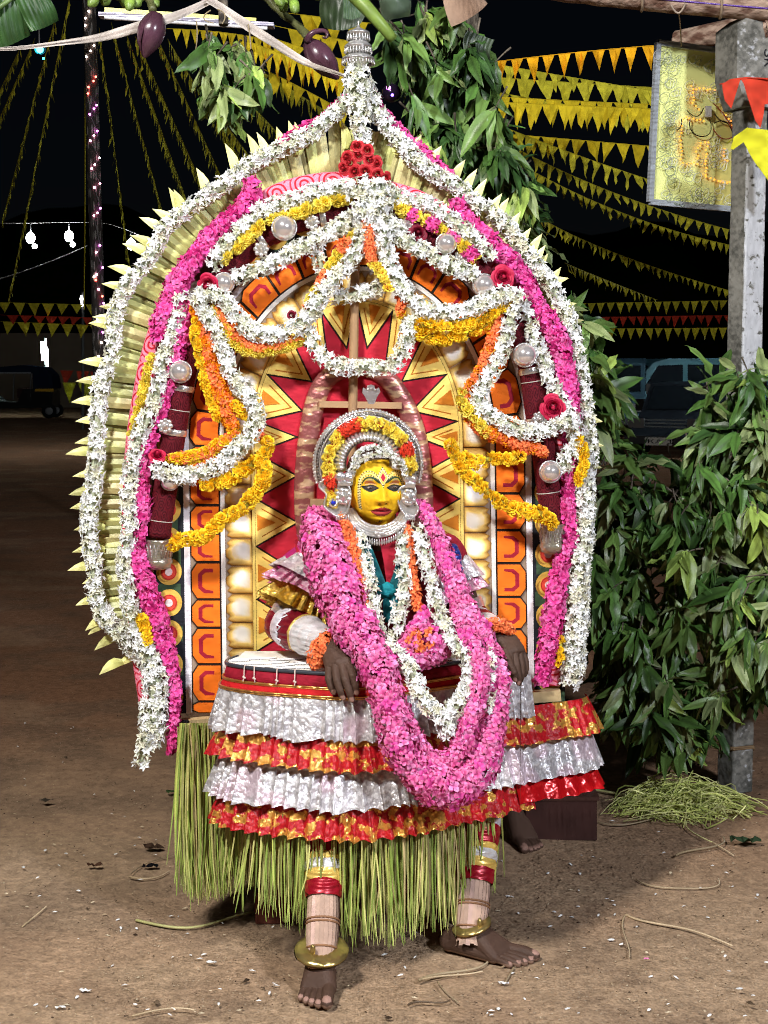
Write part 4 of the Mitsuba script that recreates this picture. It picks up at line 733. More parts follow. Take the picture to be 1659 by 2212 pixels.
col = np.tile(np.array([.072, .040, .028]), (len(bv), 1))*(0.82+.36*meshkit.fbm(bv*45, 3))[:, None]
hb = np.linalg.norm(bv-HC, axis=1) < .16; Lc = (bv[hb]-HC)@HL2W.T; col[hb] = paint_face(Lc, col[hb].copy())
for c, r in nl+nr_: col[np.linalg.norm((bv-c)*[1, 1, 1.5], axis=1) < r] = (.34, .20, .16)
for c, r in ((pw(721, 1496, 3.878), .0085), (pw(741, 1509, 3.864), .0085), (pw(760, 1513, 3.860), .0085), (pw(770, 1498, 3.864), .0085), (pw(793, 1437, 3.897), .007), (pw(1113, 1470, 3.94), .007), (pw(1121, 1477, 3.945), .007)): col[np.linalg.norm(bv-c, axis=1) < r] = (.30, .17, .135)
low = bv[:, 2] < .012; col[low] = (.20, .12, .085)
scene[PERSON+'__body'] = mikit.ply((bv, bf), 'm_skin', smooth=True, color=col)
for s in (-1, 1):                                                   # eyeballs behind the painted lids
    c = HC+HX*s*.0312+HF*.0808-HZ*.0002; m = M(); sp = trimesh.creation.icosphere(3, .0100); v = np.array(sp.vertices); look = HF*.97+HZ*(-.10)+HX*.05
    w = v@look/.0100; v = v*[1, 1, .42]+c
    for lo, hi, row in ((-2, .76, C((0.26, 0.23, 0.21))), (.76, .965, C((0.035, 0.018, 0.010))), (.965, 2, C((0.004, 0.004, 0.004)))):
        fw = w[np.array(sp.faces)].mean(1); m.add(v, np.array(sp.faces)[(fw >= lo) & (fw < hi)], row)
    part(PERSON, 'eye', m, 'm_darkgloss', True)

# ---- clothing (parts of the person)
MAR, MAR2, TEAL, PINKC = C((0.22, 0.010, 0.024)), C((0.36, 0.012, 0.03)), C((0.010, 0.11, 0.13)), C((0.55, 0.03, 0.20))
sh = union([bone((J['pel']+[-.07, 0, .02], .118), (J['pel']+[.07, 0, .02], .118), (J['belly'], .128)), bone((J['belly'], .128), (J['chest']+[-.055, 0, 0], .117), (J['chest']+[.055, 0, 0], .117)), bone((J['chest']+[-.055, 0, 0], .117), (J['chest']+[.055, 0, 0], .117), (J['shl'], .069), (J['shr'], .069)), bone((J['shl']*.7+J['shr']*.3, .068), (J['shl']*.3+J['shr']*.7, .068), (J['neck']+[0, .01, -.03], .058))])
sh = smoothed(sh, .012, 8); v = np.array(sh.vertices); v = v+(meshkit.fbm(v*[30, 30, 14], 3)-.5)[:, None]*.012*np.array(sh.vertex_normals)
m = M(); m.add(v, np.array(sh.faces), MAR); part(PERSON, 'tunic', m, 'm_cloth', True, label='maroon tunic')
def cloth(curves, row, bsdf, parent, name, wave=.004, lam=.05, kind=None, label=None, t=None):
    """A sheet through several 3-D curves, gently rippled."""
    cs = np.array([spl(c, n=28) for c in curves]); cs = np.array([spl(cs[:, i], n=max(6, 5*len(curves))) for i in range(28)]).transpose(1, 0, 2); a, b = cs.shape[:2]
    g = cs.reshape(-1, 3); g = g+np.stack([0*g[:, 0], (meshkit.noise(g/lam, 3)-.5)*2*wave, 0*g[:, 0]], 1); i4 = (np.arange(a-1)[:, None]*b+np.arange(b-1)[None]).ravel()
    m = M(); m.add(g, np.stack([i4, i4+1, i4+b+1, i4+b], 1), row, .5 if t is None else t); return part(parent, name, m, bsdf, True, kind, label)
def pc(pts, d): return [P(u, v, dd) for (u, v), dd in zip(pts, np.broadcast_to(d, (len(pts),)))]
cloth([pc([(700, 1118), (672, 1150), (660, 1180)], [4.16, 4.19, 4.21]), pc([(712, 1180), (680, 1215), (640, 1165)], [4.10, 4.12, 4.2]), pc([(735, 1290), (712, 1300), (660, 1230)], [4.05, 4.08, 4.16]), pc([(745, 1345), (738, 1345), (735, 1330)], [4.05, 4.06, 4.08])], MAR2, 'm_cloth', PERSON, 'scarf', label='red scarf over the shoulder')
cloth([pc([(672, 1160), (625, 1190), (598, 1212)], [4.18, 4.19, 4.2]), pc([(690, 1225), (650, 1240), (604, 1232)], [4.13, 4.14, 4.15]), pc([(712, 1290), (690, 1285), (650, 1262)], [4.08, 4.09, 4.1])], PINKC, 'm_satin', PERSON, 'scarf', label='shiny pink shoulder cloth')
cloth([pc([(766, 1150), (778, 1150), (792, 1155)], 4.085), pc([(790, 1205), (803, 1208), (815, 1212)], 4.065), pc([(806, 1262), (822, 1262), (834, 1262)], 4.055)], TEAL, 'm_cloth', PERSON, 'sash', label='dark teal sash')
cloth([pc([(862, 1165), (872, 1165), (884, 1160)], 4.09), pc([(856, 1215), (868, 1215), (882, 1212)], 4.068), pc([(838, 1268), (852, 1270), (866, 1274)], 4.055)], TEAL, 'm_cloth', PERSON, 'sash')
cloth([pc([(815, 1150), (835, 1152), (860, 1150)], 4.088), pc([(828, 1210), (842, 1212), (862, 1212)], 4.070), pc([(835, 1262), (845, 1262), (862, 1262)], 4.062)], MAR2, 'm_cloth', PERSON, 'scarf', label='plum coloured cloth at the chest')
m = M(); sp = trimesh.creation.icosphere(3, 1.0); v = np.array(sp.vertices); v = v*(1+.35*(meshkit.noise(v*2.2, 4)-.5))[:, None]*[.026, .018, .020]+P(836, 1275, 4.045); m.add(v, np.array(sp.faces), C((0.010, 0.20, 0.24))); part(PERSON, 'sash_knot', m, 'm_cloth', True)
for q in (((824, 1270), (815, 1290), (800, 1288)), ((838, 1285), (835, 1310), (840, 1345)), ((846, 1285), (850, 1305), (846, 1325))):
    a = np.array(pc(q, 4.045)); cloth([a+[-.010, 0, 0], a+[0, -.004, 0], a+[.012, 0, 0]], C((0.010, 0.17, 0.21)), 'm_cloth', PERSON, 'sash_end', .003)
def ruffle(top, hem, lam, amp, bsdf, parent, name, row=0, rows=7, seed=0, out=None, fade=None, droop=.012, label=None, rim=None):
    """A gathered strip between the curves top and hem (same number of points)."""
    top, hem = np.asarray(top), np.asarray(hem); n = len(top); s = np.r_[0, np.cumsum(np.linalg.norm(np.diff(hem, axis=0), axis=1))]
    tg = np.gradient(hem, axis=0); 
    if out is None: o = np.stack([tg[:, 1], -tg[:, 0], 0*s], 1); o /= np.linalg.norm(o, axis=1, keepdims=True)
    else: o = out
    r = np.random.default_rng(seed); w = (meshkit.noise(np.stack([s/lam*.45, 0*s+seed*3.1, 0*s], 1))-.5)*2; ph = 2*np.pi*(s/lam+w*.9)
    A = amp*(.55+.9*meshkit.noise(np.stack([s/lam*.8, 0*s+seed+7, 0*s], 1))); fd = np.ones(n) if fade is None else fade
    pr = np.sin(ph)+.35*np.sin(2*ph+1)+.4*w; tang = tg/np.linalg.norm(tg, axis=1, keepdims=True); g = []
    for i in range(rows):
        t = i/(rows-1); k = (t**.8)*(1-.12*(t > .95)); c = top*(1-t)+hem*t
        drop = droop*t*(pr*.35+w)*fd
        g.append(c+o*(pr*A*k*fd+.02*lam*np.sin(ph*3)*t*fd)[:, None]+tang*(np.cos(ph)*A*.55*k*fd)[:, None]-np.stack([0*s, 0*s, drop], 1))
    g = np.array(g).reshape(-1, 3); i4 = (np.arange(rows-1)[:, None]*n+np.arange(n-1)[None]).ravel(); m = M(); m.add(g, np.stack([i4, i4+1, i4+n+1, i4+n], 1), row)
    if rim is not None: v, f, _ = tube(g[-n:], .0016, 4); m2 = M(); m2.add(v, f, rim)
    return part(parent, name, m, bsdf, True, label=label)
def around(a, b, t, r, n=90, tilt=0.0, a0=0.0, a1=2*np.pi):
    c = a*(1-t)+b*t; d = (b-a)/np.linalg.norm(b-a); x, y = frame(d); th = np.linspace(a0, a1, n); rad = np.cos(th)[:, None]*x+np.sin(th)[:, None]*y
    return c+rad*r, rad, d
def arm_ruffle(a, b, t0, t1, r0, r1, lam, amp, bsdf, name, seed, label=None):
    p0, _, d = around(a, b, t0, r0, 140); p1, rad, _ = around(a, b, t1, r1, 140); ruffle(p0, p1, lam, amp, bsdf, PERSON, name, seed=seed, out=rad, droop=.006, label=label)
a, b = J['shl'], J['ell']
arm_ruffle(a, b, .00, .44, .068, .118, .042, .013, 'm_silver_cloth', 'sleeve_ruffle', 1, 'silver pink sleeve ruffle')
mat('m_pink_foil', proc(lambda p, n, uv: mix((0.52, 0.14, 0.27), (0.74, 0.47, 0.55), smoothstep(.4, .65, fbm(p.x*60, p.y*60, p.z*60, 3)))), 0.33, 0.6, 0.4, bump=proc(lambda p, n, uv: fbm(p.x*90, p.y*90, p.z*90, 3)), amt=0.006)
arm_ruffle(a, b, .16, .62, .062, .118, .036, .017, 'm_pink_foil', 'sleeve_ruffle', 2, 'pink foil sleeve ruffle')
arm_ruffle(a, b, .36, .84, .055, .104, .038, .016, 'm_gold_cloth', 'sleeve_ruffle', 3, 'gold sleeve ruffle')
def ringed(a, b, rings, bsdf, name, n=28, label=None):
    """A sleeve of coloured rings: (t0, t1, r, row); the radius runs on smoothly from ring to ring."""
    m = M(); mid = [(q[0]+q[1])/2 for q in rings]; rs = [q[2] for q in rings]; at = lambda t: float(np.interp(t, mid, rs))
    for t0, t1, r, row in rings:
        g = np.vstack([around(a, b, t, at(t)+(.0022 if 0 < i < 3 else 0), n+1)[0] for i, t in enumerate(np.linspace(t0, t1, 4))]); g = g+(meshkit.noise(g*70)-.5)[:, None]*.004
        i4 = (np.arange(3)[:, None]*(n+1)+np.arange(n)[None]).ravel(); m.add(g, np.stack([i4, i4+1, i4+n+2, i4+n+1], 1), row)
    return part(PERSON, name, m, bsdf, True, label=label)
SV, SV2, WH, MRD = C((0.74, 0.73, 0.74)), C((0.60, 0.60, 0.66)), C((0.72, 0.71, 0.78)), C((0.20, 0.006, 0.018))
ringed(a, b, [(.70, .80, .052, SV), (.80, .90, .056, SV2), (.90, 1.0, .056, SV), (1.0, 1.06, .054, C((0.30, 0.30, 0.5)))], 'm_silver', 'armlet', label='silver armlet above the elbow')
a, b = J['ell'], J['wrl']
ringed(a, b, [(-.10, .05, .055, MRD), (.05, .20, .057, WH), (.20, .42, .053, MRD), (.42, .46, .052, C((0.6, 0.4, 0.1))), (.46, .62, .050, SV), (.62, .78, .046, SV), (.78, .95, .041, SV)], 'm_satin', 'bracer', label='maroon, white and silver bracer')
m = M(); z0, rad, d = around(a, b, .20, .0575, 60)
for i in range(0, 60, 3): v, f, t = tube([z0[i], z0[i]+d*.020*(1 if i % 2 else .4), z0[(i+3) % 60]], .0028, 4); m.add(v, f, WH)
part(PERSON, 'zigzag_trim', m, 'm_cloth')
a, b = J['shr'], J['elr']
arm_ruffle(a, b, .02, .45, .062, .080, .040, .009, 'm_silver_cloth', 'sleeve_ruffle', 4, 'silver sleeve ruffle half hidden by garlands'); arm_ruffle(a, b, .2, .62, .056, .078, .036, .011, 'm_pink_foil', 'sleeve_ruffle', 5)
m = M(); sp = trimesh.creation.icosphere(3, 1.0); v = np.array(sp.vertices)*[.028, .03, .06]+P(978, 1222, 4.17); m.add(v+(meshkit.noise(v*40)-.5)[:, None]*.012, np.array(sp.faces), C((0.02, 0.04, 0.28))); part(PERSON, 'shoulder_cloth', m, 'm_satin', True, label='blue satin at the shoulder')
ringed(J['shr'], J['elr'], [(.70, .85, .050, SV), (.85, 1.05, .052, MRD)], 'm_silver', 'armlet')
ringed(J['elr'], J['wrr'], [(-.05, .15, .050, MRD), (.15, .3, .050, WH), (.3, .5, .047, MRD), (.5, .8, .043, SV), (.8, .98, .036, SV2)], 'm_satin', 'bracer')
for s in 'lr':                                                     # leg wraps, bark gaiters
    a, b = J['kn'+s], J['an'+s]; RD, GD, CR, CR2 = C((0.36, 0.006, 0.02)), C((0.80, 0.55, 0.13)), C((0.52, 0.36, 0.28)), C((0.30, 0.16, 0.09))
    ringed(a, b, [(-.06, .22, .056, RD), (.22, .31, .055, C((0.60, 0.56, 0.66))), (.31, .44, .053, RD), (.44, .48, .052, GD), (.48, .54, .052, SV), (.54, .60, .051, GD), (.60, .69, .047, RD)], 'm_satin', 'leg_wrap', label='red leg wrap with silver and gold bands')
    m = M(); p0, rad, d = around(a, b, .66, .0405, 23); p1, _, _ = around(a, b, 1.08, .037, 23)
    for i in range(22):
        c0, c1 = (p0[i]+p0[i+1])/2, (p1[i]+p1[i+1])/2; w = np.cross(d, rad[i]); w /= np.linalg.norm(w); h0, h1 = .0062, .0058; e = rng.uniform(-.008, .012)
        m.add([c0+w*h0, c0-w*h0, c1-w*h1+d*e, c1+w*h1+d*e, (c0+c1)/2+rad[i]*.003+w*h0, (c0+c1)/2+rad[i]*.003-w*h0], [[0, 1, 5], [0, 5, 4], [4, 5, 2], [4, 2, 3]], CR if rng.random() < .6 else C((0.58, 0.40, 0.34)), .5, rng.uniform(.05, .95))
    part(PERSON, 'bark_gaiter', m, 'm_matte')
    m = M()
    for t in (.82, .84, .98): p, _, _ = around(a, b, t, .0425 if t < .9 else .0405, 26); v, f, _ = tube(p, .0028, 5, False); m.add(v, f, CR2)
    part(PERSON, 'gaiter_cord', m, 'm_matte', True)

# ---- skirt: its own thing, worn on the hoop
SK = thing('ruffled_skirt', 'wide hooped skirt with four ruffled tiers of silver and red-gold cloth', 'skirt')
hem_plan = [(-.445, 4.19), (-.474, 4.12), (-.470, 4.045), (-.44, 4.0), (-.397, 3.965), (-.32, 3.925), (-.224, 3.893), (-.105, 3.865), (.0, 3.885), (.10, 3.94), (.21, 4.02), (.31, 4.085), (.403, 4.147), (.50, 4.21), (.585, 4.265), (.622, 4.32), (.618, 4.40)]
def plan(n, inset, z, xmax=9):
    p = spl(hem_plan, n=3000); tg = np.gradient(p, axis=0); o = np.stack([tg[:, 1], -tg[:, 0]], 1); o /= np.linalg.norm(o, axis=1, keepdims=True)
    q = p-o*inset; q = q[p[:, 0] <= xmax]; i = np.linspace(0, len(q)-1, n).astype(int); q = q[i]; return np.column_stack([q, np.full(n, z)])
for i, (z0, z1, i0, i1, lam, amp, mt, xm, lb) in enumerate(((.716, .604, .040, .016, .036, .0105, 'm_silver_cloth', .425, 'topmost silver ruffle'), (.625, .533, .050, .006, .044, .010, 'm_brocade', .70, 'upper red and gold ruffle'), (.550, .430, .048, .004, .040, .0110, 'm_silver_cloth', .70, 'lower silver ruffle'), (.450, .352, .046, .012, .044, .010, 'm_brocade', .42, 'bottom red and gold ruffle'))):
    n = 460; top, hem = plan(n, i0, z0, xm), plan(n, i1, z1, xm); fade = np.clip((.50-hem[:, 0])/.16, .45, 1)
    ruffle(top, hem, lam, amp, mt, SK, 'ruffle', seed=20+i, fade=fade, rows=9, droop=.0045, label=lb)
n = 60; top, hem = plan(400, .040, .450), plan(400, .006, .352); s_ = hem[:, 0] > .37; top, hem = top[s_], hem[s_]
mat('m_red_foil', rgb(.62, .008, .012), .25, .6, .3, bump=proc(lambda p, n, uv: fbm(p.x*30, p.y*30, p.z*30, 3)), amt=.012)
ruffle(top, hem+[0, 0, .02], .3, .006, 'm_red_foil', SK, 'red_foil_end', seed=31, rows=6, droop=.004, label='smooth red foil end of the bottom tier')
zh = .772; hoop = plan(200, .062, zh, .335); m = M(); back = np.array([[.36, 4.235, zh], [-.385, 4.235, zh]]); pol = Polygon(np.vstack([hoop[:, :2], back[:, :2]])).buffer(0)
v, f = slab2(pol, zh-.006, zh); m.add(v, f, C((0.66, 0.63, 0.56)))
LEAFW, LEAFK = C((0.80, 0.79, 0.80)), C((0.02, 0.02, 0.022))
for x, y, L, an in ((-.36, 4.05, .045, .2), (-.30, 4.06, .05, .3), (-.285, 4.02, .055, .35), (-.24, 4.0, .055, .35), (-.225, 4.05, .05, .25), (-.18, 4.0, .055, .3), (-.34, 4.12, .05, .2), (-.26, 4.11, .05, .3), (-.19, 4.08, .05, .2), (-.40, 4.09, .04, .1), (.12, 4.06, .05, -.4), (.2, 4.1, .05, -.4)):
    t = np.linspace(0, np.pi, 9); e = np.stack([np.cos(t)*L, np.sin(t)*.012], 1); e = np.vstack([e, e[::-1]*[1, -1]]); R2 = np.array([[math.cos(an), -math.sin(an)], [math.sin(an), math.cos(an)]]); e = e@R2.T+[x, y]
    for pg, za, row in ((Polygon(e).buffer(.0025), .0008, LEAFK), (Polygon(e), .0016, LEAFW)):
        g = pg.intersection(pol)
        if not g.is_empty: v, f = slab2(g, zh, zh+za); m.add(v, f, row)
part(SK, 'hoop_top', m, 'm_paint', label='white painted hoop top with leaf pattern')
m = M(); hh = plan(200, .056, zh-.002, .34); v, f, t = tube(hh, .0058, 8); m.add(v, f, C((0.035, 0.04, 0.05))); part(SK, 'hoop_rim', m, 'm_gloss', True)
def strip(z0, z1, i0, i1, bsdf, row, name, bul=.004, xm=.36, label=None):
    a, c = plan(200, i0, z0, xm), plan(200, i1, z1, xm); b = (a+c)/2+[0, -bul, 0]; b += np.column_stack([np.zeros((200, 1)), (meshkit.noise(b*25)-.5)*.008, np.zeros((200, 1))]); g = np.vstack([a, b, c]); i4 = (np.arange(2)[:, None]*200+np.arange(199)[None]).ravel()
    m = M(); m.add(g, np.stack([i4, i4+1, i4+201, i4+200], 1), row); part(SK, name, m, bsdf, True, label=label)
strip(.768, .735, .058, .050, 'm_cloth', C((0.27, 0.008, 0.022)), 'waist_roll', .012)
strip(.737, .708, .050, .040, 'm_cloth', C((0.50, 0.012, 0.015)), 'gold_edged_band', .003)
m = M()
for zz, rr, ins in ((.735, .0028, .046), (.731, .0016, .0455), (.714, .0028, .037), (.709, .0016, .036)): v, f, t = tube(plan(200, ins, zz, .36), rr, 5); m.add(v, f, C((0.80, 0.42, 0.12)))
part(SK, 'gold_trim', m, 'm_brass', True)
for x in (492, 530, 548, 600, 636, 1000): 
    q = plan(300, .05, zh, .34); uvs = q[:, 0]*F/q[:, 1]+CU; c = q[int(np.argmin(abs(uvs-x)))]; m = M(); k = rng.uniform(-.004, .004)
    v, f, t = tube(spl([c+[0, 0, .006], c+[k, -.010, -.008], c+[k*1.5, -.013, -.026], c+[k*3, -.013, -.034]], n=8), .0016, 5); m.add(v, f, C((0.62, 0.50, 0.44))); v, f, t = tube([c+[k-.004, -.014, -.022], c+[k+.004, -.014, -.026]], .003, 5); m.add(v, f, C((0.62, 0.50, 0.44))); part(SK, 'tie_string', m, 'm_matte', True)
# grass fringe: hanging from the skirt and from the frame behind
def strands(spots, key, label, n_each=1):
    k = thing(key, label, 'grass fringe'); m = M(); rows = [C((0.27, 0.28, 0.07), (0.38, 0.43, 0.10), (0.31, 0.40, 0.09)), C((0.34, 0.31, 0.11), (0.47, 0.46, 0.16), (0.48, 0.50, 0.16)), C((0.17, 0.22, 0.045), (0.24, 0.34, 0.065), (0.25, 0.36, 0.07)), C((0.38, 0.29, 0.14), (0.44, 0.35, 0.17), (0.40, 0.35, 0.13))]
    for a, b, bend in spots:
        a, b = np.array(a), np.array(b); md = (a+b)/2+bend; p = spl([a, md, b], n=6); w = rng.uniform(.0013, .0026); v, f, t = tube(p, [w, w, w*1.1, w, w*.8, w*.3], 3, False); m.add(v, f, rows[rng.choice(4, p=[.34, .3, .22, .14])], t, rng.uniform(.05, .95))
    part(k, 'strand', m, 'm_straw', False, kind='stuff'); return k
sp_ = []; pl = plan(900, .055, .385)
for i in range(900):
    x, y, z = pl[i]; u = x*F/y+CU
    dens_ = np.interp(u, [470, 520, 560, 640, 700, 725, 745, 770, 1035, 1045, 1055, 1100, 1110], [0, .05, .5, 1, .5, .26, .5, 1.0, 1.0, .8, .3, .15, 0])
    for _ in range(rng.poisson(1.05*dens_)):
        yy = y+rng.uniform(-.02, .06); clump = math.sin(x*42+.7)*.5+math.sin(x*97)*.3
        zb = np.interp(u, [480, 620, 690, 760, 900, 1000, 1060, 1110], [.16, .10, .055, .06, .055, .05, .12, .10])+.035*(1-clump)*rng.random()+rng.exponential(.022)
        sp_.append(((x+rng.uniform(-.004, .004), yy, z+.02), (x+rng.normal(0, .012)+(.016*clump)-.03*max(0, (640-u)/160)*(1 if u < 640 else 0), yy-rng.uniform(0, .03), max(.02, zb)), (rng.normal(0, .006), rng.normal(0, .008), 0)))
strands(sp_, 'grass_fringe', 'green and straw coloured grass fringe hanging below the front of the ruffled skirt')
sp_ = []
for i in range(430):
    u = 388+rng.beta(1.1, 1.6)*215; g = (u-388)/215; vb = np.interp(g, [0, .2, .5, 1], [1935, 1955, 1935, 1890])-rng.exponential(22); d = rng.uniform(4.15, 4.24)
    a = P(u, 1562, d); b = P(u+rng.normal(4, 8)+18*(1-g)*0+10*g, vb, d+rng.uniform(-.05, .02)); b[2] = max(.012, b[2]); sp_.append((a, b, (rng.normal(0, .008), 0, 0)))
for u0, u1, v1 in ((388, 360, 1868), (392, 388, 1850), (396, 412, 1968), (384, 378, 1800)): sp_.append((P(u0, 1570, 4.2), P(u1, v1, 4.15), (.004, 0, 0)))
strands(sp_, 'grass_fringe', 'longer grass fringe hanging under the lower left end of the back frame')
# wooden stool under the performer, and a low block at the right
WR = C((0.10, 0.030, 0.022), (0.14, 0.045, 0.03)); k = thing('wooden_stool', 'dark red wooden stool the performer sits on, one splayed leg showing left', 'stool')
m = M(); v, f = box((.0, 4.40, .40), (.46, .26, .035)); m.add(v, f, WR); part(k, 'seat', m, 'm_wood')
for x0, x1, y in ((-.20, -.315, 4.30), (-.20, -.30, 4.48), (.2, .24, 4.30), (.2, .25, 4.48)):
    pgn = Polygon([(x0-.03, .385), (x0+.05, .385), (x1+.05, 0), (x1-.045, 0), (x1-.048, .06)] if x1 < 0 else [(x0+.03, .385), (x0-.05, .385), (x1-.05, 0), (x1+.045, 0)]); v, f = slab2(pgn, -.02, .02); v = np.stack([v[:, 0], y+v[:, 2], v[:, 1]], 1); m = M(); m.add(v, f, WR); part(k, 'leg', m, 'm_wood')
m = M(); v, f = bar((-.25, 4.3, .1), (.22, 4.3, .1), .05, .025); m.add(v, f, WR); part(k, 'stretcher', m, 'm_wood')
k = thing('wooden_block', 'low dark brown wooden bench behind the right end of the skirt', 'bench')
m = M(); v, f = box((.585, 5.14, .066), (.235, .20, .132)); m.add(v, f, C((0.055, 0.022, 0.018))); part(k, 'body', m, 'm_wood')
m = M(); v, f = box((.585, 5.14, .138), (.25, .215, .012)); m.add(v, f, C((0.07, 0.03, 0.022))); part(k, 'top_board', m, 'm_wood')

# ---- silver ornaments worn by the performer
CD = 4.10
def pcirc(cu, cv, r, a, d): return P(cu+r*math.cos(a), cv-r*math.sin(a), d)
CR0 = (795, 1003)
k = thing('silver_headdress', 'silver crown of the performer with beaded rim, radiating fins and a hooded ornament on top', 'headdress')
m = M(); v, f, t = lathe([(46, 22), (58, 14), (76, 2), (100, -7), (116, -14), (117, -16), (100, -9), (76, -3), (58, 3)], 60, (0, -1, .12), (0, 0, 0)); v = v*[CD/F, 1.0/F*CD, CD/F]
keep = v[:, 2] > -.36*np.hypot(v[:, 0], v[:, 2]); v = v*[1, 1, 1.02]+P(*CR0, CD); fk = f[np.all(keep[f], axis=1)]; m.add(v, fk, C((0.50, 0.49, 0.48))); part(k, 'crown_plate', m, 'm_silver', True)
for r, dd in ((115, -.02), (104, -.012), (80, .008)):
    m = M(); p = np.array([pcirc(*CR0, r, a, CD-.004+dd*0-(.0 if r > 90 else .012)) for a in np.linspace(-.36, np.pi+.36, 60)]); v, f, t = tube(p, .0028, 6); m.add(v, f, SIL); part(k, 'ridge', m, 'm_silver', True)
for i in range(62):
    a = -.34+i/61*(np.pi+.68); m = M(); s = trimesh.creation.icosphere(1, .0046); m.add(np.array(s.vertices)+pcirc(*CR0, 117+(i % 2)*.8, a, CD+.008), np.array(s.faces), SIL)
    v, f, t = tube([pcirc(*CR0, 108, a, CD-.002), pcirc(*CR0, 115, a, CD+.005)], .0016, 4); m.add(v, f, SIL); part(k, 'bead', m, 'm_silver', True)
for i in range(27):
    a = -.12+i/26*(np.pi+.24); m = M(); c = lambda r, d: pcirc(*CR0, r, a, d); v, f, t = tube([c(52, CD-.036), c(56, CD-.040), c(62, CD-.034), c(69, CD-.024), c(77, CD-.014)], [.003, .0056, .0060, .0046, .0010], 6); m.add(v, f, SIL); part(k, 'fin', m, 'm_silver', True)
hp_ = [(797, 872), (790, 858), (783, 848), (785, 838), (792, 842), (794, 834), (801, 831), (808, 834), (810, 842), (818, 838), (821, 846), (814, 857), (808, 872)]
m = M(); pg = Polygon([((u-802)*CD/F, -(v-855)*CD/F) for u, v in hp_]).buffer(.001); v, f = slab2(pg, 0, .006); v = np.stack([v[:, 0], -v[:, 2], v[:, 1]], 1)+P(802, 855, CD+.01); m.add(v, f, C((0.66, 0.60, 0.60)))
for (u, vv) in ((795, 841), (802, 839), (810, 842)): s = trimesh.creation.icosphere(1, .003); m.add(np.array(s.vertices)+P(u, vv, CD), np.array(s.faces), SIL)
part(k, 'hood_ornament', m, 'm_silver')
mk = lambda cu, cv, r, a0, a1, n=16: [(cu+r*math.cos(a), cv-r*math.sin(a)) for a in np.linspace(a0, a1, n)]
def crown_kind(s, up, r):
    return 'red' if (.40 < s < .535 or .09 < s < .15 or .83 < s < .89) else 'lemon'
garland('yellow and red flower garland lying on the silver headdress', [(722, 1085), (716, 1060), (712, 1030)]+mk(797, 1003, 88, np.pi-.12, .12, 14)+[(886, 1010), (888, 1022)], 12.5, 0, crown_kind, depth=CD-.022, scale=.80, name='flower_garland')
garland('outer thin string of jasmine buds on the silver headdress', mk(807, 1012, 47, np.pi-.1, .15, 14), 4, 0, 'white', depth=CD-.046, scale=.36, name='jasmine_string')
garland('jasmine string framing the painted forehead', [(755, 1042), (759, 1022), (770, 1003), (789, 989), (814, 981), (840, 982), (860, 992), (871, 1007), (875, 1026)], 5, 0, 'white', depth=[4.09, 4.075, 4.06, 4.05, 4.045, 4.045, 4.05, 4.06, 4.07], scale=.45, name='jasmine_string')
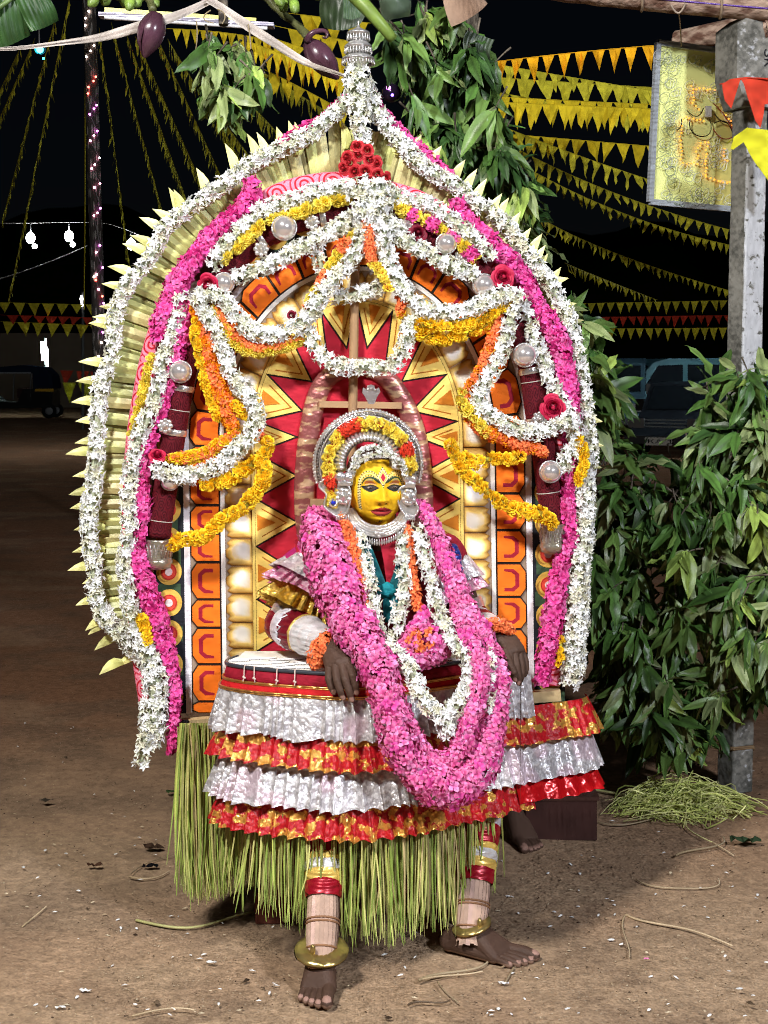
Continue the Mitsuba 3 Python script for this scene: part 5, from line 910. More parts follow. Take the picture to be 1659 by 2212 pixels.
for side, us, lb in ((-1, (744, 1034, 742, 1072), 'left'), (1, (886, 1038, 883, 1074), 'right')):
    k = thing('silver_ear_ornament', f'domed silver ear ornament with flower boss on the {lb} side of the painted face', 'ear ornament'); d = 4.068+.012*(side > 0); w = 1 if side < 0 else .80
    m = M()
    for du in (-9*w, 9*w): v, f, t = lathe([(0, .009), (.008*w, .008), (.0125*w, .004), (.0145*w, 0), (.012*w, -.004)], 18, (0, -1, .1), P(us[0]+du, us[1]-4, d)); m.add(v, f, C((0.70, 0.68, 0.70)))
    v, f = box(P(us[0], us[1]+8, d), (.034*w, .008, .018)); m.add(v, f, SIL); part(k, 'upper_plate', m, 'm_silver', True)
    m = M(); c = P(us[2], us[3], d-.004); v, f, t = lathe([(0, .012), (.004, .011), (.005, .006), (.010, .006), (.012, .001), (.019, 0), (.021, -.004)], 18, (0, -1, .1), c); m.add(v, f, SIL)
    for i in range(8): a = i*np.pi/4+.3; s = trimesh.creation.icosphere(1, .0068); m.add(np.array(s.vertices)*[1, .6, 1]+c+[.0165*math.cos(a)*w, 0, .0165*math.sin(a)], np.array(s.faces), SIL)
    part(k, 'flower_boss', m, 'm_silver', True)
    m = M(); wu = -22 if side < 0 else 17; pts = [(us[2]+wu*.4, 1046), (us[2]+wu*1.9, 1036), (us[2]+wu*2.4, 1050), (us[2]+wu*1.7, 1068), (us[2]+wu*1.9, 1090), (us[2]+wu*1.2, 1108), (us[2]+wu*.3, 1118), (us[2]-wu*.3, 1106)] if side < 0 else [(us[2]+2, 1050), (us[2]+wu*.9, 1060), (us[2]+wu*.8, 1080), (us[2]+wu*1.2, 1098), (us[2]+wu*.4, 1118), (us[2]-wu*.7, 1108)]
    pg = Polygon([((u-us[2])*d/F, -(v-1080)*d/F) for u, v in spl(pts+pts[:1], n=50)]).buffer(0); v, f = slab2(pg, -.006, .0); v = np.stack([v[:, 0], -v[:, 2], v[:, 1]], 1)+P(us[2], 1080, d+.006); m.add(v, f, SIL); part(k, 'side_wing', m, 'm_silver')
    m = M(); pr = np.array([[(u-us[2])*d/F, 0, -(v-1080)*d/F] for u, v in spl(pts+pts[:1], n=50)])+P(us[2], 1080, d); v, f, t = tube(pr, .003, 6, False); m.add(v, f, SIL); part(k, 'wing_rim', m, 'm_silver', True)
    m = M()
    for i in range(6): v, f, t = lathe([(0, 0), (.002, -.004), (.003, -.012), (0, -.017)], 6, None, P(us[2]+(i-2.5)*5*w+side*2, 1112, d-.006)); m.add(v, f, SIL)
    part(k, 'drop_fringe', m, 'm_silver', True)
    if side < 0:
        c = P(720, 1086, d-.004); m = M(); v, f, t = lathe([(.0075, .002), (.010, .005), (.0125, .001), (.013, -.004)], 20, (0, -1, .1), c); m.add(v, f, SIL); part(k, 'gem_setting', m, 'm_silver', True)
        m = M(); v, f, t = lathe([(0, .009), (.004, .0075), (.007, .003), (.0075, 0)], 14, (0, -1, .1), c); m.add(v, f, C((0.01, 0.025, 0.42))); part(k, 'blue_gem', m, 'm_gloss', True, label='deep blue gem')
k = thing('silver_collar', 'broad silver crescent collar under the painted chin, edged with small drops', 'necklace')
cu = lambda r, sag: [(817+(r+3)*math.cos(a), 1093+sag*(-math.sin(a))) for a in np.linspace(np.pi+.12, 2*np.pi-.12, 40)]
for i, (r, sag, d, rad) in enumerate(((49, 45, 4.080, .0048), (54, 51, 4.072, .0052), (59, 57, 4.066, .0052), (63, 62, 4.064, .0042), (66, 66, 4.064, .0034))):
    m = M(); p = np.array([P(u, v, d+.055*(1-max(0, min(1, (v-1085)/45)))) for u, v in cu(r, sag)]); v, f, t = tube(p, rad, 8); m.add(v, f, SIL if i % 2 else C((0.68, 0.67, 0.66))); part(k, 'ridge', m, 'm_silver', True)
m = M(); a_ = np.array([P(u, v, 4.078+.055*(1-max(0, min(1, (v-1085)/45)))) for u, v in cu(47, 43)]); b_ = np.array([P(u, v, 4.068+.055*(1-max(0, min(1, (v-1085)/45)))) for u, v in cu(66, 66)])
g = np.vstack([a_, b_]); i4 = np.arange(39); m.add(g, np.stack([i4, i4+1, i4+41, i4+40], 1), C((0.62, 0.60, 0.60))); part(k, 'plate', m, 'm_silver', True)
m = M(); c = P(819, 1152, 4.055)
for dx, dz in ((0, 0), (.008, 0), (-.008, 0), (0, .008), (0, -.008)): s = trimesh.creation.icosphere(2, .0052); m.add(np.array(s.vertices)*[1, .6, 1]+c+[dx, 0, dz], np.array(s.faces), SIL)
part(k, 'flower_boss', m, 'm_silver', True)
for i, (u, v) in enumerate(cu(68, 70)[6:-6]):
    m = M(); l = .013+.007*math.sin((i/27)*np.pi); vv, f, t = lathe([(0, 0), (.0016, -l*.2), (.0030, -l*.7), (0, -l)], 6, None, P(u, v, 4.062+.055*(1-max(0, min(1, (v-1085)/45))))); m.add(vv, f, SIL); part(k, 'drop', m, 'm_silver', True)
BR = C((0.46, 0.34, 0.12), (0.60, 0.46, 0.17))
for s, lb, tilt in (('l', 'wide brass ring anklet on the bare foot that points at the viewer', (.02, -.25, 1)), ('r', 'brass ring anklet on the bare foot turned to the right', (-.28, -.10, 1))):
    k = thing('brass_anklet', lb, 'anklet'); c = J['an'+s]+[0, -.004, .012 if s == 'l' else .022]; R = .061 if s == 'l' else .046
    z = np.array(tilt, float); z /= np.linalg.norm(z); x, y = frame(z); th = np.linspace(0, 2*np.pi, 49); m = M()
    q_ = .030 if s == 'l' else .012
    prof = [(R-q_, .006), (R-.006, .003), (R+.007, -.002), (R+.006, -.010), (R-.010, -.013), (R-q_, -.004)]
    v, f, t = lathe(prof+prof[:1], 48, z, c); v = v+(meshkit.noise(v*60)-.5)[:, None]*.002; m.add(v, f, BR); part(k, 'ring', m, 'm_brass', True)
    m = M(); v, f, t = tube(np.array([c+(R+.0055)*(np.cos(a)*x+np.sin(a)*y)-z*.0085 for a in np.linspace(-.3, 2.0, 24)]) if False else np.array([c+(R+.0062)*(np.cos(a)*x+np.sin(a)*y)-z*.0085 for a in np.linspace(3.4, 5.2, 20)]), .003, 5); m.add(v, f, C((0.02, 0.015, 0.008))); part(k, 'slit', m, 'm_matte', True)
    m = M(); sp = trimesh.creation.icosphere(2, .007); q = c+np.array([-.02 if s == 'l' else .02, -R*.72, .014]); m.add(np.array(sp.vertices)*[1, 1, 1.9]+q, np.array(sp.faces), BR); part(k, 'knob', m, 'm_brass', True)

# ---- flowers worn by the performer
pk = 'pink'; G = dict(scale=.95)
garland('thick pink garland round the neck falling to the knees', [(690, 1118), (690, 1150), (706, 1190), (717, 1228), (736, 1280), (752, 1330), (785, 1386), (815, 1434), (828, 1475), (840, 1525), (855, 1580), (882, 1645), (922, 1684), (968, 1700), (1012, 1685), (1040, 1648), (1056, 1595), (1068, 1530), (1074, 1465), (1060, 1410), (1020, 1350), (988, 1275), (962, 1205), (938, 1145), (918, 1105), (905, 1090)],
    [30, 42, 50, 50, 47, 43, 38, 36, 34, 31, 31, 33, 36, 38, 36, 30, 25, 23, 22, 23, 25, 23, 22, 21, 17, 10], 0, pk, depth=[4.15, 4.10, 4.05, 4.025, 4.0, 3.965, 3.92, 3.865, 3.84, 3.825, 3.81, 3.80, 3.80, 3.80, 3.815, 3.835, 3.855, 3.875, 3.90, 3.93, 3.97, 4.0, 4.03, 4.065, 4.10, 4.12], most=420 if False else 300)
garland('shorter pink garland inside the long one', [(985, 1300), (1010, 1370), (1032, 1420), (1038, 1465), (1024, 1525), (1005, 1590), (975, 1640), (930, 1640), (890, 1590), (868, 1530)], [14, 18, 20, 20, 20, 20, 20, 18, 18, 14], 0, pk, depth=[3.99, 3.93, 3.88, 3.85, 3.83, 3.82, 3.815, 3.815, 3.825, 3.85])
garland('clump of pink flowers bunched on the lap', [(872, 1402), (900, 1392), (930, 1385), (955, 1405), (925, 1412), (890, 1418), (905, 1360), (915, 1330)], [20, 28, 27, 20, 26, 22, 24, 14], 0, lambda s, up, r: 'orange' if (.1 < s < .22 and r < .8) else 'pink', depth=[3.95, 3.93, 3.93, 3.95, 3.93, 3.93, 3.97, 4.0], name='pink_flower_bunch')
garland('slim orange garland along the left inner side of the pink one', [(738, 1115), (752, 1150), (767, 1201), (776, 1249), (790, 1300)], [8, 12, 12, 11, 8], 0, 'orange', depth=[4.08, 4.05, 4.02, 4.0, 3.98])
garland('slim orange garland between two white strands on the right of the chest', [(880, 1140), (886, 1175), (890, 1225), (896, 1275), (903, 1320)], [6, 9, 9, 10, 9], 0, 'orange', depth=[4.07, 4.055, 4.04, 4.02, 4.0])
garland('white garland round the neck crossing the pink one at the lap', [(772, 1140), (779, 1180), (792, 1233), (804, 1290), (810, 1340), (820, 1376), (847, 1405), (873, 1431), (893, 1457), (908, 1500), (938, 1535), (972, 1536), (996, 1510), (1010, 1478), (1014, 1430), (990, 1400), (967, 1366), (948, 1322), (934, 1267), (921, 1214), (910, 1165), (900, 1135)],
    [8, 11, 13, 13, 14, 15, 17, 18, 17, 17, 19, 19, 17, 15, 14, 13, 14, 14, 13, 13, 13, 9], 0, 'white', depth=[4.09, 4.045, 4.01, 3.985, 3.965, 3.95, 3.91, 3.875, 3.855, 3.84, 3.825, 3.82, 3.83, 3.85, 3.87, 3.89, 3.93, 3.97, 4.0, 4.02, 4.045, 4.07], scale=.92)
garland('white strand hanging straight down the right of the chest', [(872, 1150), (873, 1180), (871, 1228), (878, 1265), (866, 1305), (857, 1345), (850, 1376)], [9, 12, 13, 14, 14, 13, 9], 0, 'white', depth=[4.075, 4.055, 4.035, 4.02, 4.0, 3.985, 3.97], scale=.92)
garland('white tassel below the joined white garland', [(955, 1545), (962, 1570), (968, 1592)], [10, 17, 12], 0, 'white', depth=3.81, name='white_flower_tassel', scale=.92)
garland('white strand beside the right pink garland', [(1052, 1405), (1058, 1440), (1055, 1490), (1048, 1540)], [9, 10, 9, 7], 0, 'white', depth=[3.90, 3.87, 3.85, 3.845], scale=.85)
garland('orange flower bracelet round the wrist at the left', [(722, 1374), (703, 1384), (690, 1403), (682, 1426), (686, 1440)], [12, 17, 19, 18, 11], 0, 'orange', depth=[3.99, 3.965, 3.95, 3.95, 3.96], name='flower_bracelet', scale=.85); garland('orange flower bracelet round the wrist at the right', [(1036, 1364), (1052, 1352), (1072, 1348), (1092, 1354), (1106, 1366)], [11, 15, 15, 14, 10], 0, 'orange', depth=[4.01, 3.99, 3.985, 3.99, 4.0], name='flower_bracelet', scale=.85)
m = M(); v, f, t = tube(np.array([P(u, v_, 3.99) for u, v_ in ((1052, 1378), (1065, 1366), (1082, 1362), (1096, 1366))]), .004, 6); m.add(v, f, C((0.80, 0.55, 0.12))); part(PERSON, 'gold_bangle', m, 'm_brass', True)
# ---- helper standing behind the frame; one bare foot shows beside the skirt
P2 = thing('person', 'person behind the back frame, only a bare foot and shin visible right of the skirt', 'person')
b0 = np.array([.40, 5.06, 0]); q = lambda x, y, z: b0+np.array([x, y, z]); ft1, n1 = foot(q(.03, .03, .085), q(.03, .06, 0), (.25, -1, 0), -1, .22); ft2, n2 = foot(q(-.17, .10, .085), q(-.17, .14, 0), (-.1, -1, 0), 1, .22)
bd = union(ft1+ft2+chain((q(.03, .03, .085), .034), (q(.03, .02, .30), .05), (q(.02, .0, .47), .052), (q(-.02, .04, .88), .085))+chain((q(-.17, .10, .085), .034), (q(-.17, .09, .30), .05), (q(-.17, .06, .47), .052), (q(-.13, .05, .88), .085))+[bone((q(-.13, .05, .90), .10), (q(-.02, .05, .90), .10), (q(-.075, .05, 1.1), .11)), bone((q(-.075, .05, 1.1), .11), (q(-.14, .05, 1.32), .10), (q(-.01, .05, 1.32), .10), (q(-.25, .05, 1.40), .05), (q(.10, .05, 1.40), .05))]+chain((q(-.075, .05, 1.42), .055), (q(-.075, .04, 1.53), .055))+[bone((q(-.075, .02, 1.62), .075), (q(-.075, .05, 1.66), .08), (q(-.075, .0, 1.57), .05))]+chain((q(.10, .05, 1.40), .05), (q(.16, .06, 1.13), .036), (q(.14, -.02, .90), .026), (q(.14, -.05, .82), .022))+chain((q(-.25, .05, 1.40), .05), (q(-.31, .06, 1.13), .036), (q(-.29, -.02, .90), .026), (q(-.29, -.05, .82), .022)))
t = smoothed(bd, .012, 6); v = np.array(t.vertices); c = np.tile(np.array([.085, .048, .034]), (len(v), 1))
for cc_, r in n1+n2: c[np.linalg.norm(v-cc_, axis=1) < r] = (.30, .17, .13)
scene[P2+'__body'] = mikit.ply(t, 'm_skin', smooth=True, color=c)
sk = smoothed(bone((q(-.13, .05, .92), .125), (q(-.02, .05, .92), .125), (q(.02, .02, .50), .10), (q(-.17, .06, .50), .10)), .02, 4); m = M(); m.add(np.array(sk.vertices), np.array(sk.faces), C((0.40, 0.012, 0.016))); part(P2, 'waistcloth', m, 'm_cloth', True)
# ------------------------------------------------------------------ leaves
LG = [C((0.020, 0.046, 0.012), (0.034, 0.082, 0.020), (0.030, 0.074, 0.018)), C((0.040, 0.084, 0.018), (0.064, 0.145, 0.028), (0.056, 0.13, 0.025)), C((0.078, 0.132, 0.028), (0.112, 0.20, 0.046), (0.10, 0.185, 0.04)), C((0.12, 0.16, 0.058), (0.20, 0.25, 0.10), (0.18, 0.23, 0.085)), C((0.18, 0.25, 0.05), (0.27, 0.38, 0.08), (0.25, 0.35, 0.07))]
def leaf_model(seed):
    """A mango leaf of length 1 along +x, its face towards +z."""
    r = np.random.default_rng(seed); ns = 7; g, tt = [], []; droop = r.uniform(.05, .9); fold = r.uniform(.10, .45); wav = r.uniform(.01, .07); ph = r.uniform(0, 6); side = r.normal(0, .06)
    for i in range(ns):
        t = i/(ns-1); w = .128*math.sin(math.pi*min(1, t*.93+.05)**.85)**.9*(1-.1*t)+.004*(1-t) if i < ns-1 else .001
        ang = droop*t; x = math.sin(ang+1e-6)/(droop+1e-6) if droop > .05 else t; z = -(1-math.cos(ang))/(droop+1e-6); y0 = side*t*t
        for s in (-1, -.5, 0, .5, 1): g.append((x, y0+s*w, z+fold*w*abs(s)+wav*math.sin(ph+t*14+s*1.5)*abs(s))); tt.append(.0 if s == 0 else .45+.2*abs(s))
    i4 = (np.arange(ns-1)[:, None]*5+np.arange(4)[None]).ravel(); f = np.stack([i4, i4+1, i4+6, i4+5], 1); m = M(); return np.array(g), f, tt
LEAVES = []
for s in range(10):
    g, f, tt = leaf_model(s); row = []
    for c in LG:
        for j in (.25, .75): m = M(); m.add(g, f, c, tt, j); row.append((mikit.ply(m.arr()[:2], 'm_leaf', smooth=True, uv=m.arr()[2]), *m.arr()))
    LEAVES.append(row)
def leaf_mat(pos, d, up, L, wide=1.0):
    x = d/np.linalg.norm(d); z = up-x*np.dot(up, x); z /= np.linalg.norm(z)+1e-9; y = np.cross(z, x); A = np.eye(4); A[:3, :3] = np.stack([x*L, y*L*wide, z*L], 1); A[:3, 3] = pos; return A
def foliage(key, label, cat, whorls, most=300, tone=(.25, .35, .25, .12, .03), droop=.75, wide=1.0, group=None, view=(0, -1, .1)):
    """whorls: (centre, axis, leaves, length); every leaf is an entry up to most, the rest one mesh."""
    k = thing(key, label, cat, group); items = []; tw = M()
    for c, axd, n, L in whorls:
        c = np.asarray(c); axd = np.asarray(axd, float)/np.linalg.norm(axd); x, y = frame(axd); a0 = rng.uniform(0, 6.3); wt = rng.choice(5, p=tone)
        v, f, t = tube(spl([c-axd*L*.55+rng.normal(0, .01, 3), c-axd*L*.2, c], n=5), [.004, .0035, .0025, .002, .0015], 4, False); tw.add(v, f, C((0.09, 0.075, 0.035)), t)
        for i in range(n):
            a = a0+i*2.4; sp = rng.uniform(.5, 1.25); d = axd*math.cos(sp)+(math.cos(a)*x+math.sin(a)*y)*math.sin(sp); d = d+np.array([0, 0, -droop*rng.uniform(.4, 1.2)]); d /= np.linalg.norm(d)
            up = np.array([0, -.55, .75])+rng.normal(0, .38, 3); l = L*rng.uniform(.55, 1.05); cl = min(4, max(0, wt+rng.choice([-1, 0, 0, 1])))
            items.append((c[1]-.1*rng.random(), rng.integers(10), cl*2+rng.integers(2), leaf_mat(c+axd*rng.uniform(-.25, .05)*L, d, up, l, wide*rng.uniform(.85, 1.15))))
    items.sort(key=lambda q: q[0])
    for _, s, c, A in items[:most]: scene[num(k+'__leaf')] = dict(LEAVES[s][c][0], to_world=T(A))
    if items[most:]:
        m = M()
        for _, s, c, A in items[most:]: _, v, f, u = LEAVES[s][c]; m.v.append(v@A[:3, :3].T+A[:3, 3]); m.f.append(f+m.n); m.u.append(u); m.n += len(v)
        part(k, 'leaf', m, 'm_leaf', True, kind='stuff')
    part(k, 'twig', tw, 'm_bark', True, kind='stuff'); STATS[k] = len(items); return k
def inside(poly, n, d0, d1, bias=None):
    pg = Polygon(poly); x0, y0, x1, y1 = pg.bounds; out = []
    while len(out) < n:
        u, v = rng.uniform(x0, x1), rng.uniform(y0, y1)
        if pg.contains(Point(u, v)): out.append((u, v, rng.uniform(d0, d1)))
    return out
wh = lambda sp, n0, n1, l0, l1, ax=(0, -.5, -.6), jit=.5: [(P(u, v, d), np.array(ax)+rng.normal(0, jit, 3), rng.integers(n0, n1), rng.uniform(l0, l1)) for u, v, d in sp]
A1 = [(1400, 1110), (1450, 1030), (1508, 930), (1545, 830), (1590, 800), (1640, 815), (1700, 850), (1700, 1500), (1650, 1530), (1590, 1480), (1545, 1520), (1480, 1610), (1420, 1600), (1385, 1500), (1370, 1350), (1380, 1200)]
foliage('mango_branch_bundle', 'big bundle of leafy green branches tied round the lower half of the concrete post', 'branches', wh(inside(A1, 185, 5.22, 5.62), 7, 12, .13, .19)+wh([(1532, 850, 5.4), (1555, 810, 5.35), (1590, 800, 5.3), (1625, 815, 5.35), (1510, 930, 5.35), (1652, 812, 5.3)], 6, 9, .15, .19, (-.35, -.4, .75), .35)
    +wh([(1392, 1460, 5.45), (1412, 1490, 5.4), (1435, 1520, 5.4), (1420, 1560, 5.45), (1455, 1560, 5.4)], 4, 6, .18, .22, (0, -.3, -.9), .2), tone=(.08, .26, .36, .21, .09))
A2 = [(1285, 1030), (1330, 1010), (1400, 1050), (1420, 1110), (1400, 1250), (1400, 1450), (1420, 1600), (1390, 1640), (1330, 1580), (1290, 1480), (1275, 1200)]
foliage('mango_branch_bundle', 'darker leafy branches between the back frame and the post bundle', 'branches', wh(inside(A2, 105, 5.30, 5.75), 7, 11, .14, .19)+wh([(1352, 985, 5.3), (1330, 950, 5.35), (1372, 1000, 5.3), (1405, 1050, 5.5), (1395, 985, 5.3), (1425, 1090, 5.5), (1345, 1040, 5.3)], 6, 8, .15, .19, (.05, -.4, .85), .3), tone=(.22, .36, .28, .11, .03))
A3 = [(1120, 400), (1140, 440), (1150, 560), (1215, 640), (1270, 720), (1320, 780), (1330, 850), (1310, 930), (1285, 980), (1240, 900), (1180, 650), (1120, 500)]
foliage('mango_branch_bundle', 'leafy branches showing past the upper right edge of the back frame', 'branches', wh(inside(A3, 40, 4.95, 5.3), 6, 10, .13, .18, (.5, -.4, .0), .5)+wh([(1290, 760, 5.0), (1300, 810, 4.95), (1310, 850, 4.95), (1268, 700, 5.0), (1255, 740, 5.0), (1300, 890, 5.0)], 6, 9, .14, .18, (.75, -.4, .2), .3), tone=(.16, .34, .30, .15, .05))
A4 = [(845, 20), (900, 0), (1010, 20), (1045, 90), (1060, 180), (1085, 260), (1110, 330), (1135, 400), (1120, 470), (1060, 440), (1000, 380), (940, 330), (890, 300), (900, 200), (870, 120), (835, 90)]
foliage('mango_branch_bundle', 'column of hanging leafy branches behind the finial, right of it', 'branches', wh(inside(A4, 100, 4.75, 5.2), 7, 11, .14, .19, (0, -.35, -.8), .4)+wh([(1108, 330, 4.85), (1120, 355, 4.85), (1095, 300, 4.85), (1125, 400, 4.85)], 5, 7, .12, .15, (.7, -.3, .4), .3), tone=(.30, .38, .22, .08, .02))
A5 = [(470, 70), (505, 70), (530, 110), (560, 160), (570, 180), (545, 190), (520, 215), (490, 225), (455, 205), (430, 170), (425, 120), (450, 95)]
foliage('hanging_leaf_bunch', 'pale green bunch of drooping leaves hanging from the strap at upper left', 'leaf bunch', wh(inside(A5, 34, 4.38, 4.55), 5, 8, .105, .14, (0, -.3, -.9), .35), tone=(.03, .14, .34, .26, .23), droop=.9, wide=1.35)
k = thing('wrapped_post', 'rough dark post hidden in leaves right of the finial', 'post'); m = M(); v, f, t = tube([P(1000, -60, 5.15)*[1, 1, 1], np.array([P(1000, 0, 5.15)[0]-.02, 5.15, 0])], .055, 10); m.add(v, f, 0); part(k, 'trunk', m, 'm_bark', True)
# ------------------------------------------------------------------ concrete post, beams, lit sign
k = thing('concrete_post', 'weathered half whitewashed concrete post at the right with a bracketed head', 'post')
base, topp = np.array([P(1587, 1708, 5.65)[0], 5.65, 0]), P(1620, 236, 5.65); ca = math.radians(27); w = .047
sq = np.array([[-1, -1], [1, -1], [1, 1], [-1, 1]])*w; ch = .008; sq = np.array(Polygon(sq).buffer(-ch).buffer(ch, 3).exterior.coords)[:-1]; sq = sq@np.array([[math.cos(ca), math.sin(ca)], [-math.sin(ca), math.cos(ca)]]); ns = len(sq)
hs = np.linspace(0, 1, 60); g = np.vstack([np.column_stack([sq+(base+(topp-base)*h)[:2], np.full(ns, (topp[2])*h)]) for h in hs]); g = g+(meshkit.noise(g*[60, 60, 25])-.5)[:, None]*.004
i4 = np.array([(a*ns+b, a*ns+(b+1) % ns, (a+1)*ns+(b+1) % ns, (a+1)*ns+b) for a in range(59) for b in range(ns)]); m = M(); m.add(g, i4[:, ::-1], 0); part(k, 'shaft', m, 'm_concrete')
hd = [(1582, 238), (1560, 175), (1562, 66), (1598, 40), (1634, 52), (1640, 88), (1700, 112), (1700, 205), (1664, 238)]; m = M(); pg = Polygon([((u-1620)*5.65/F, -(v-140)*5.65/F) for u, v in hd]).buffer(-.006).buffer(.006)
v, f = slab2(pg, -.075, .075); v = np.stack([v[:, 0], -v[:, 2], v[:, 1]], 1); R2 = np.array([[math.cos(ca*.7), math.sin(ca*.7), 0], [-math.sin(ca*.7), math.cos(ca*.7), 0], [0, 0, 1]]); m.add(v@R2+P(1620, 140, 5.65), f, 0); part(k, 'bracket_head', m, 'm_concrete')
m = M(); tm = meshkit.text_mesh('SK', .034, .002, False); v = np.array(tm.vertices); v -= [v[:, 0].min(), v[:, 1].min(), 0]       # reads downwards
v = np.stack([(1627-1620)*5.65/F+v[:, 1], -.0755-v[:, 2], -(114-140)*5.65/F-v[:, 0]*1.15], 1)
m.add(v@R2+P(1620, 140, 5.65), np.array(tm.faces), C((0.02, 0.02, 0.025))); part(k, 'lettering', m, 'm_matte', label='black painted letters SK')
m = M(); 
for dz in (0, .006): cs = np.array([np.array([0, 0, .155+dz+.01*math.sin(a+1)])+np.append((sq[int(i)]*1.09+base[:2]), 0) for i, a in zip(np.arange(0, ns+1) % ns, np.linspace(0, 6.28, ns+1))]); v, f, t = tube(cs, .0045, 5, False); m.add(v, f, C((0.24, 0.16, 0.09)))
v, f, t = tube(spl([base+[-.06, -.06, .165], base+[-.16, -.03, .19], base+[-.22, .06, .23]], n=10), .005, 5); m.add(v, f, C((0.24, 0.16, 0.09))); t_ = thing('rope', 'brown rope tied round the foot of the concrete post', 'rope'); m.put(t_, 'm_matte', True)
k = thing('timber_beam', 'pale round timber beam crossing the top right corner over the post', 'beam'); m = M(); p = spl([P(980, -62, 5.5), P(1250, -26, 5.52), P(1480, -2, 5.55), P(1720, 18, 5.58)], n=40); v, f, t = tube(p, .055, 18); v = v+(meshkit.noise(v*[18, 40, 40])-.5)[:, None]*.008; m.add(v, f, 0); part(k, 'log', m, 'm_log', True)
m = M(); v, f, t = tube(p+[0, -.053, -.022], .0035, 5); m.add(v, f, C((0.10, 0.03, 0.30))); part(k, 'purple_cable', m, 'm_gloss', True)
m = M(); 
for u in (1375, 1545): c = p[int(np.argmin(abs(p[:, 0]*F/p[:, 1]+CU-u)))]; th = np.linspace(0, 6.28, 24); v, f, t = tube(np.stack([c[0]+.006*th-.02, c[1]+.060*np.cos(th), c[2]+.060*np.sin(th)], 1), .005, 5); m.add(v, f, C((0.30, 0.22, 0.15)))
part(k, 'rope_lashing', m, 'm_matte', True)
k = thing('timber_log', 'reddish log end behind the lit sign, below the beam', 'log'); m = M(); v, f, t = tube([P(1462, 88, 6.3), P(1530, 76, 6.2), P(1640, 55, 6.05)], [.040, .046, .050], 16); v = v+(meshkit.noise(v*40)-.5)[:, None]*.010; m.add(v, f, 0); m.put(k, 'm_log', True)
k = thing('timber_log', 'brown log end resting on the bracket head at the right edge', 'log'); m = M(); v, f, t = tube([P(1642, 62, 5.60), P(1760, 45, 5.7)], .045, 16); v = v+(meshkit.noise(v*40)-.5)[:, None]*.010; m.add(v, f, 0); m.put(k, 'm_log', True)
k = thing('light_sign', 'hanging yellow-green light sign seen from its wired back, left of the post', 'sign')
TL, TR, BL, BRc = P(1421, 92, 5.84), P(1600, 116, 6.02), P(1404, 436, 5.84), P(1596, 453, 6.02)
sp_ = lambda a, b: TL+(TR-TL)*a+(BL-TL)*b+(BRc-TR-BL+TL)*a*b
nS = np.cross(TR-TL, BL-TL); nS /= np.linalg.norm(nS); nS = nS if nS[1] < 0 else -nS; ALU = C((0.46, 0.50, 0.55))
for a, b in ((TL, TR), (BL, BRc), (TL, BL), (TR, BRc)): m = M(); v, f = bar(a, b, .022, .018, nS); m.add(v, f, ALU); part(k, 'frame_bar', m, 'm_satin')
mat('m_sheet', pal(.05, 12), .35, .4)
m = M(); g = [sp_(a, b)-nS*.004 for b in (0, 1) for a in (0, .72)]; m.add(g, [[0, 1, 3, 2]], C((0.84, 0.88, 0.34))); part(k, 'panel', m, 'm_sheet', label='yellow-green acrylic panel')
m = M(); g = [sp_(a, b)-nS*.004 for b in (0, 1) for a in (.7205, 1)]; m.add(g, [[0, 1, 3, 2]], C((0.52, 0.47, 0.14))); part(k, 'panel', m, 'm_sheet', label='darker ochre strip of the panel')
zc = lambda x, y: ((1261.8+.23942*x-1421)/(1600-1421)*1.0, (.23942*y-92)/(436-92))
def onsign(x, y, h=0.0): a, b = zc(x, y); a += .095*(b)*(1-a); return sp_(a, b)+nS*h
m = M(); r = np.random.default_rng(4)
def loop(cx, cy, rad, row, w=.0011):
    th = np.linspace(0, 6.3, 12); e = r.uniform(.5, 1.2); q = np.array([onsign(cx+rad*math.cos(t+.3)*e, cy+rad*math.sin(t), .004+.012*abs(math.sin(t))) for t in th]); v, f, _ = tube(q, w, 3, False); m.add(v, f, row, .5, r.random())
W1c, W2c = C((0.66, 0.68, 0.60)), C((0.34, 0.40, 0.30))
for i in range(150):
    e = r.random()
    if e < .30: loop(r.uniform(690, 830)-30*(i % 3 == 0), r.uniform(480, 1780), r.uniform(25, 58), W2c if r.random() < .6 else W1c)
    elif e < .48: loop(r.uniform(700, 1320), 470+.10*(r.uniform(0, 600))+r.uniform(-20, 70), r.uniform(25, 48), W1c if r.random() < .6 else W2c)
    elif e < .66: loop(r.uniform(700, 1320), r.uniform(1690, 1810), r.uniform(25, 50), W1c if r.random() < .6 else W2c)
    else: cx, cy = ((920, 800), (1180, 800), (950, 1180), (1180, 1290), (1180, 1430), (940, 1500), (1250, 1620), (1260, 960))[r.integers(8)]; loop(cx+r.normal(0, 60), cy+r.normal(0, 50), r.uniform(22, 48), W1c, .0013)
part(k, 'wire_loops', m, 'm_matte', False, kind='stuff')
m = M(); a = onsign(1095, 960, .014); v, f = box((0, 0, 0), (.024, .020, .042)); m.add(v+a, f, C((0.34, 0.32, 0.30))); part(k, 'controller_box', m, 'm_gloss')
m = M()
for q in (((1050, 930), (1000, 1010), (900, 970)), ((930, 1040), (960, 1170), (1080, 1180), (1100, 1010)), ((1140, 880), (1230, 960), (1340, 1150)), ((1150, 970), (1250, 1040), (1340, 1020)), ((1150, 1060), (1240, 1030), (1330, 1160)), ((1140, 1110), (1230, 1190), (1340, 1150)), ((850, 1050), (845, 1120), (810, 1160))): v, f, t = tube(spl([onsign(x, y, .016) for x, y in q], n=12), .0022, 4); m.add(v, f, C((0.02, 0.012, 0.01)) if q[0][0] != 1140 else C((0.25, 0.02, 0.02)))
part(k, 'black_wire', m, 'm_gloss', True)
m = M()
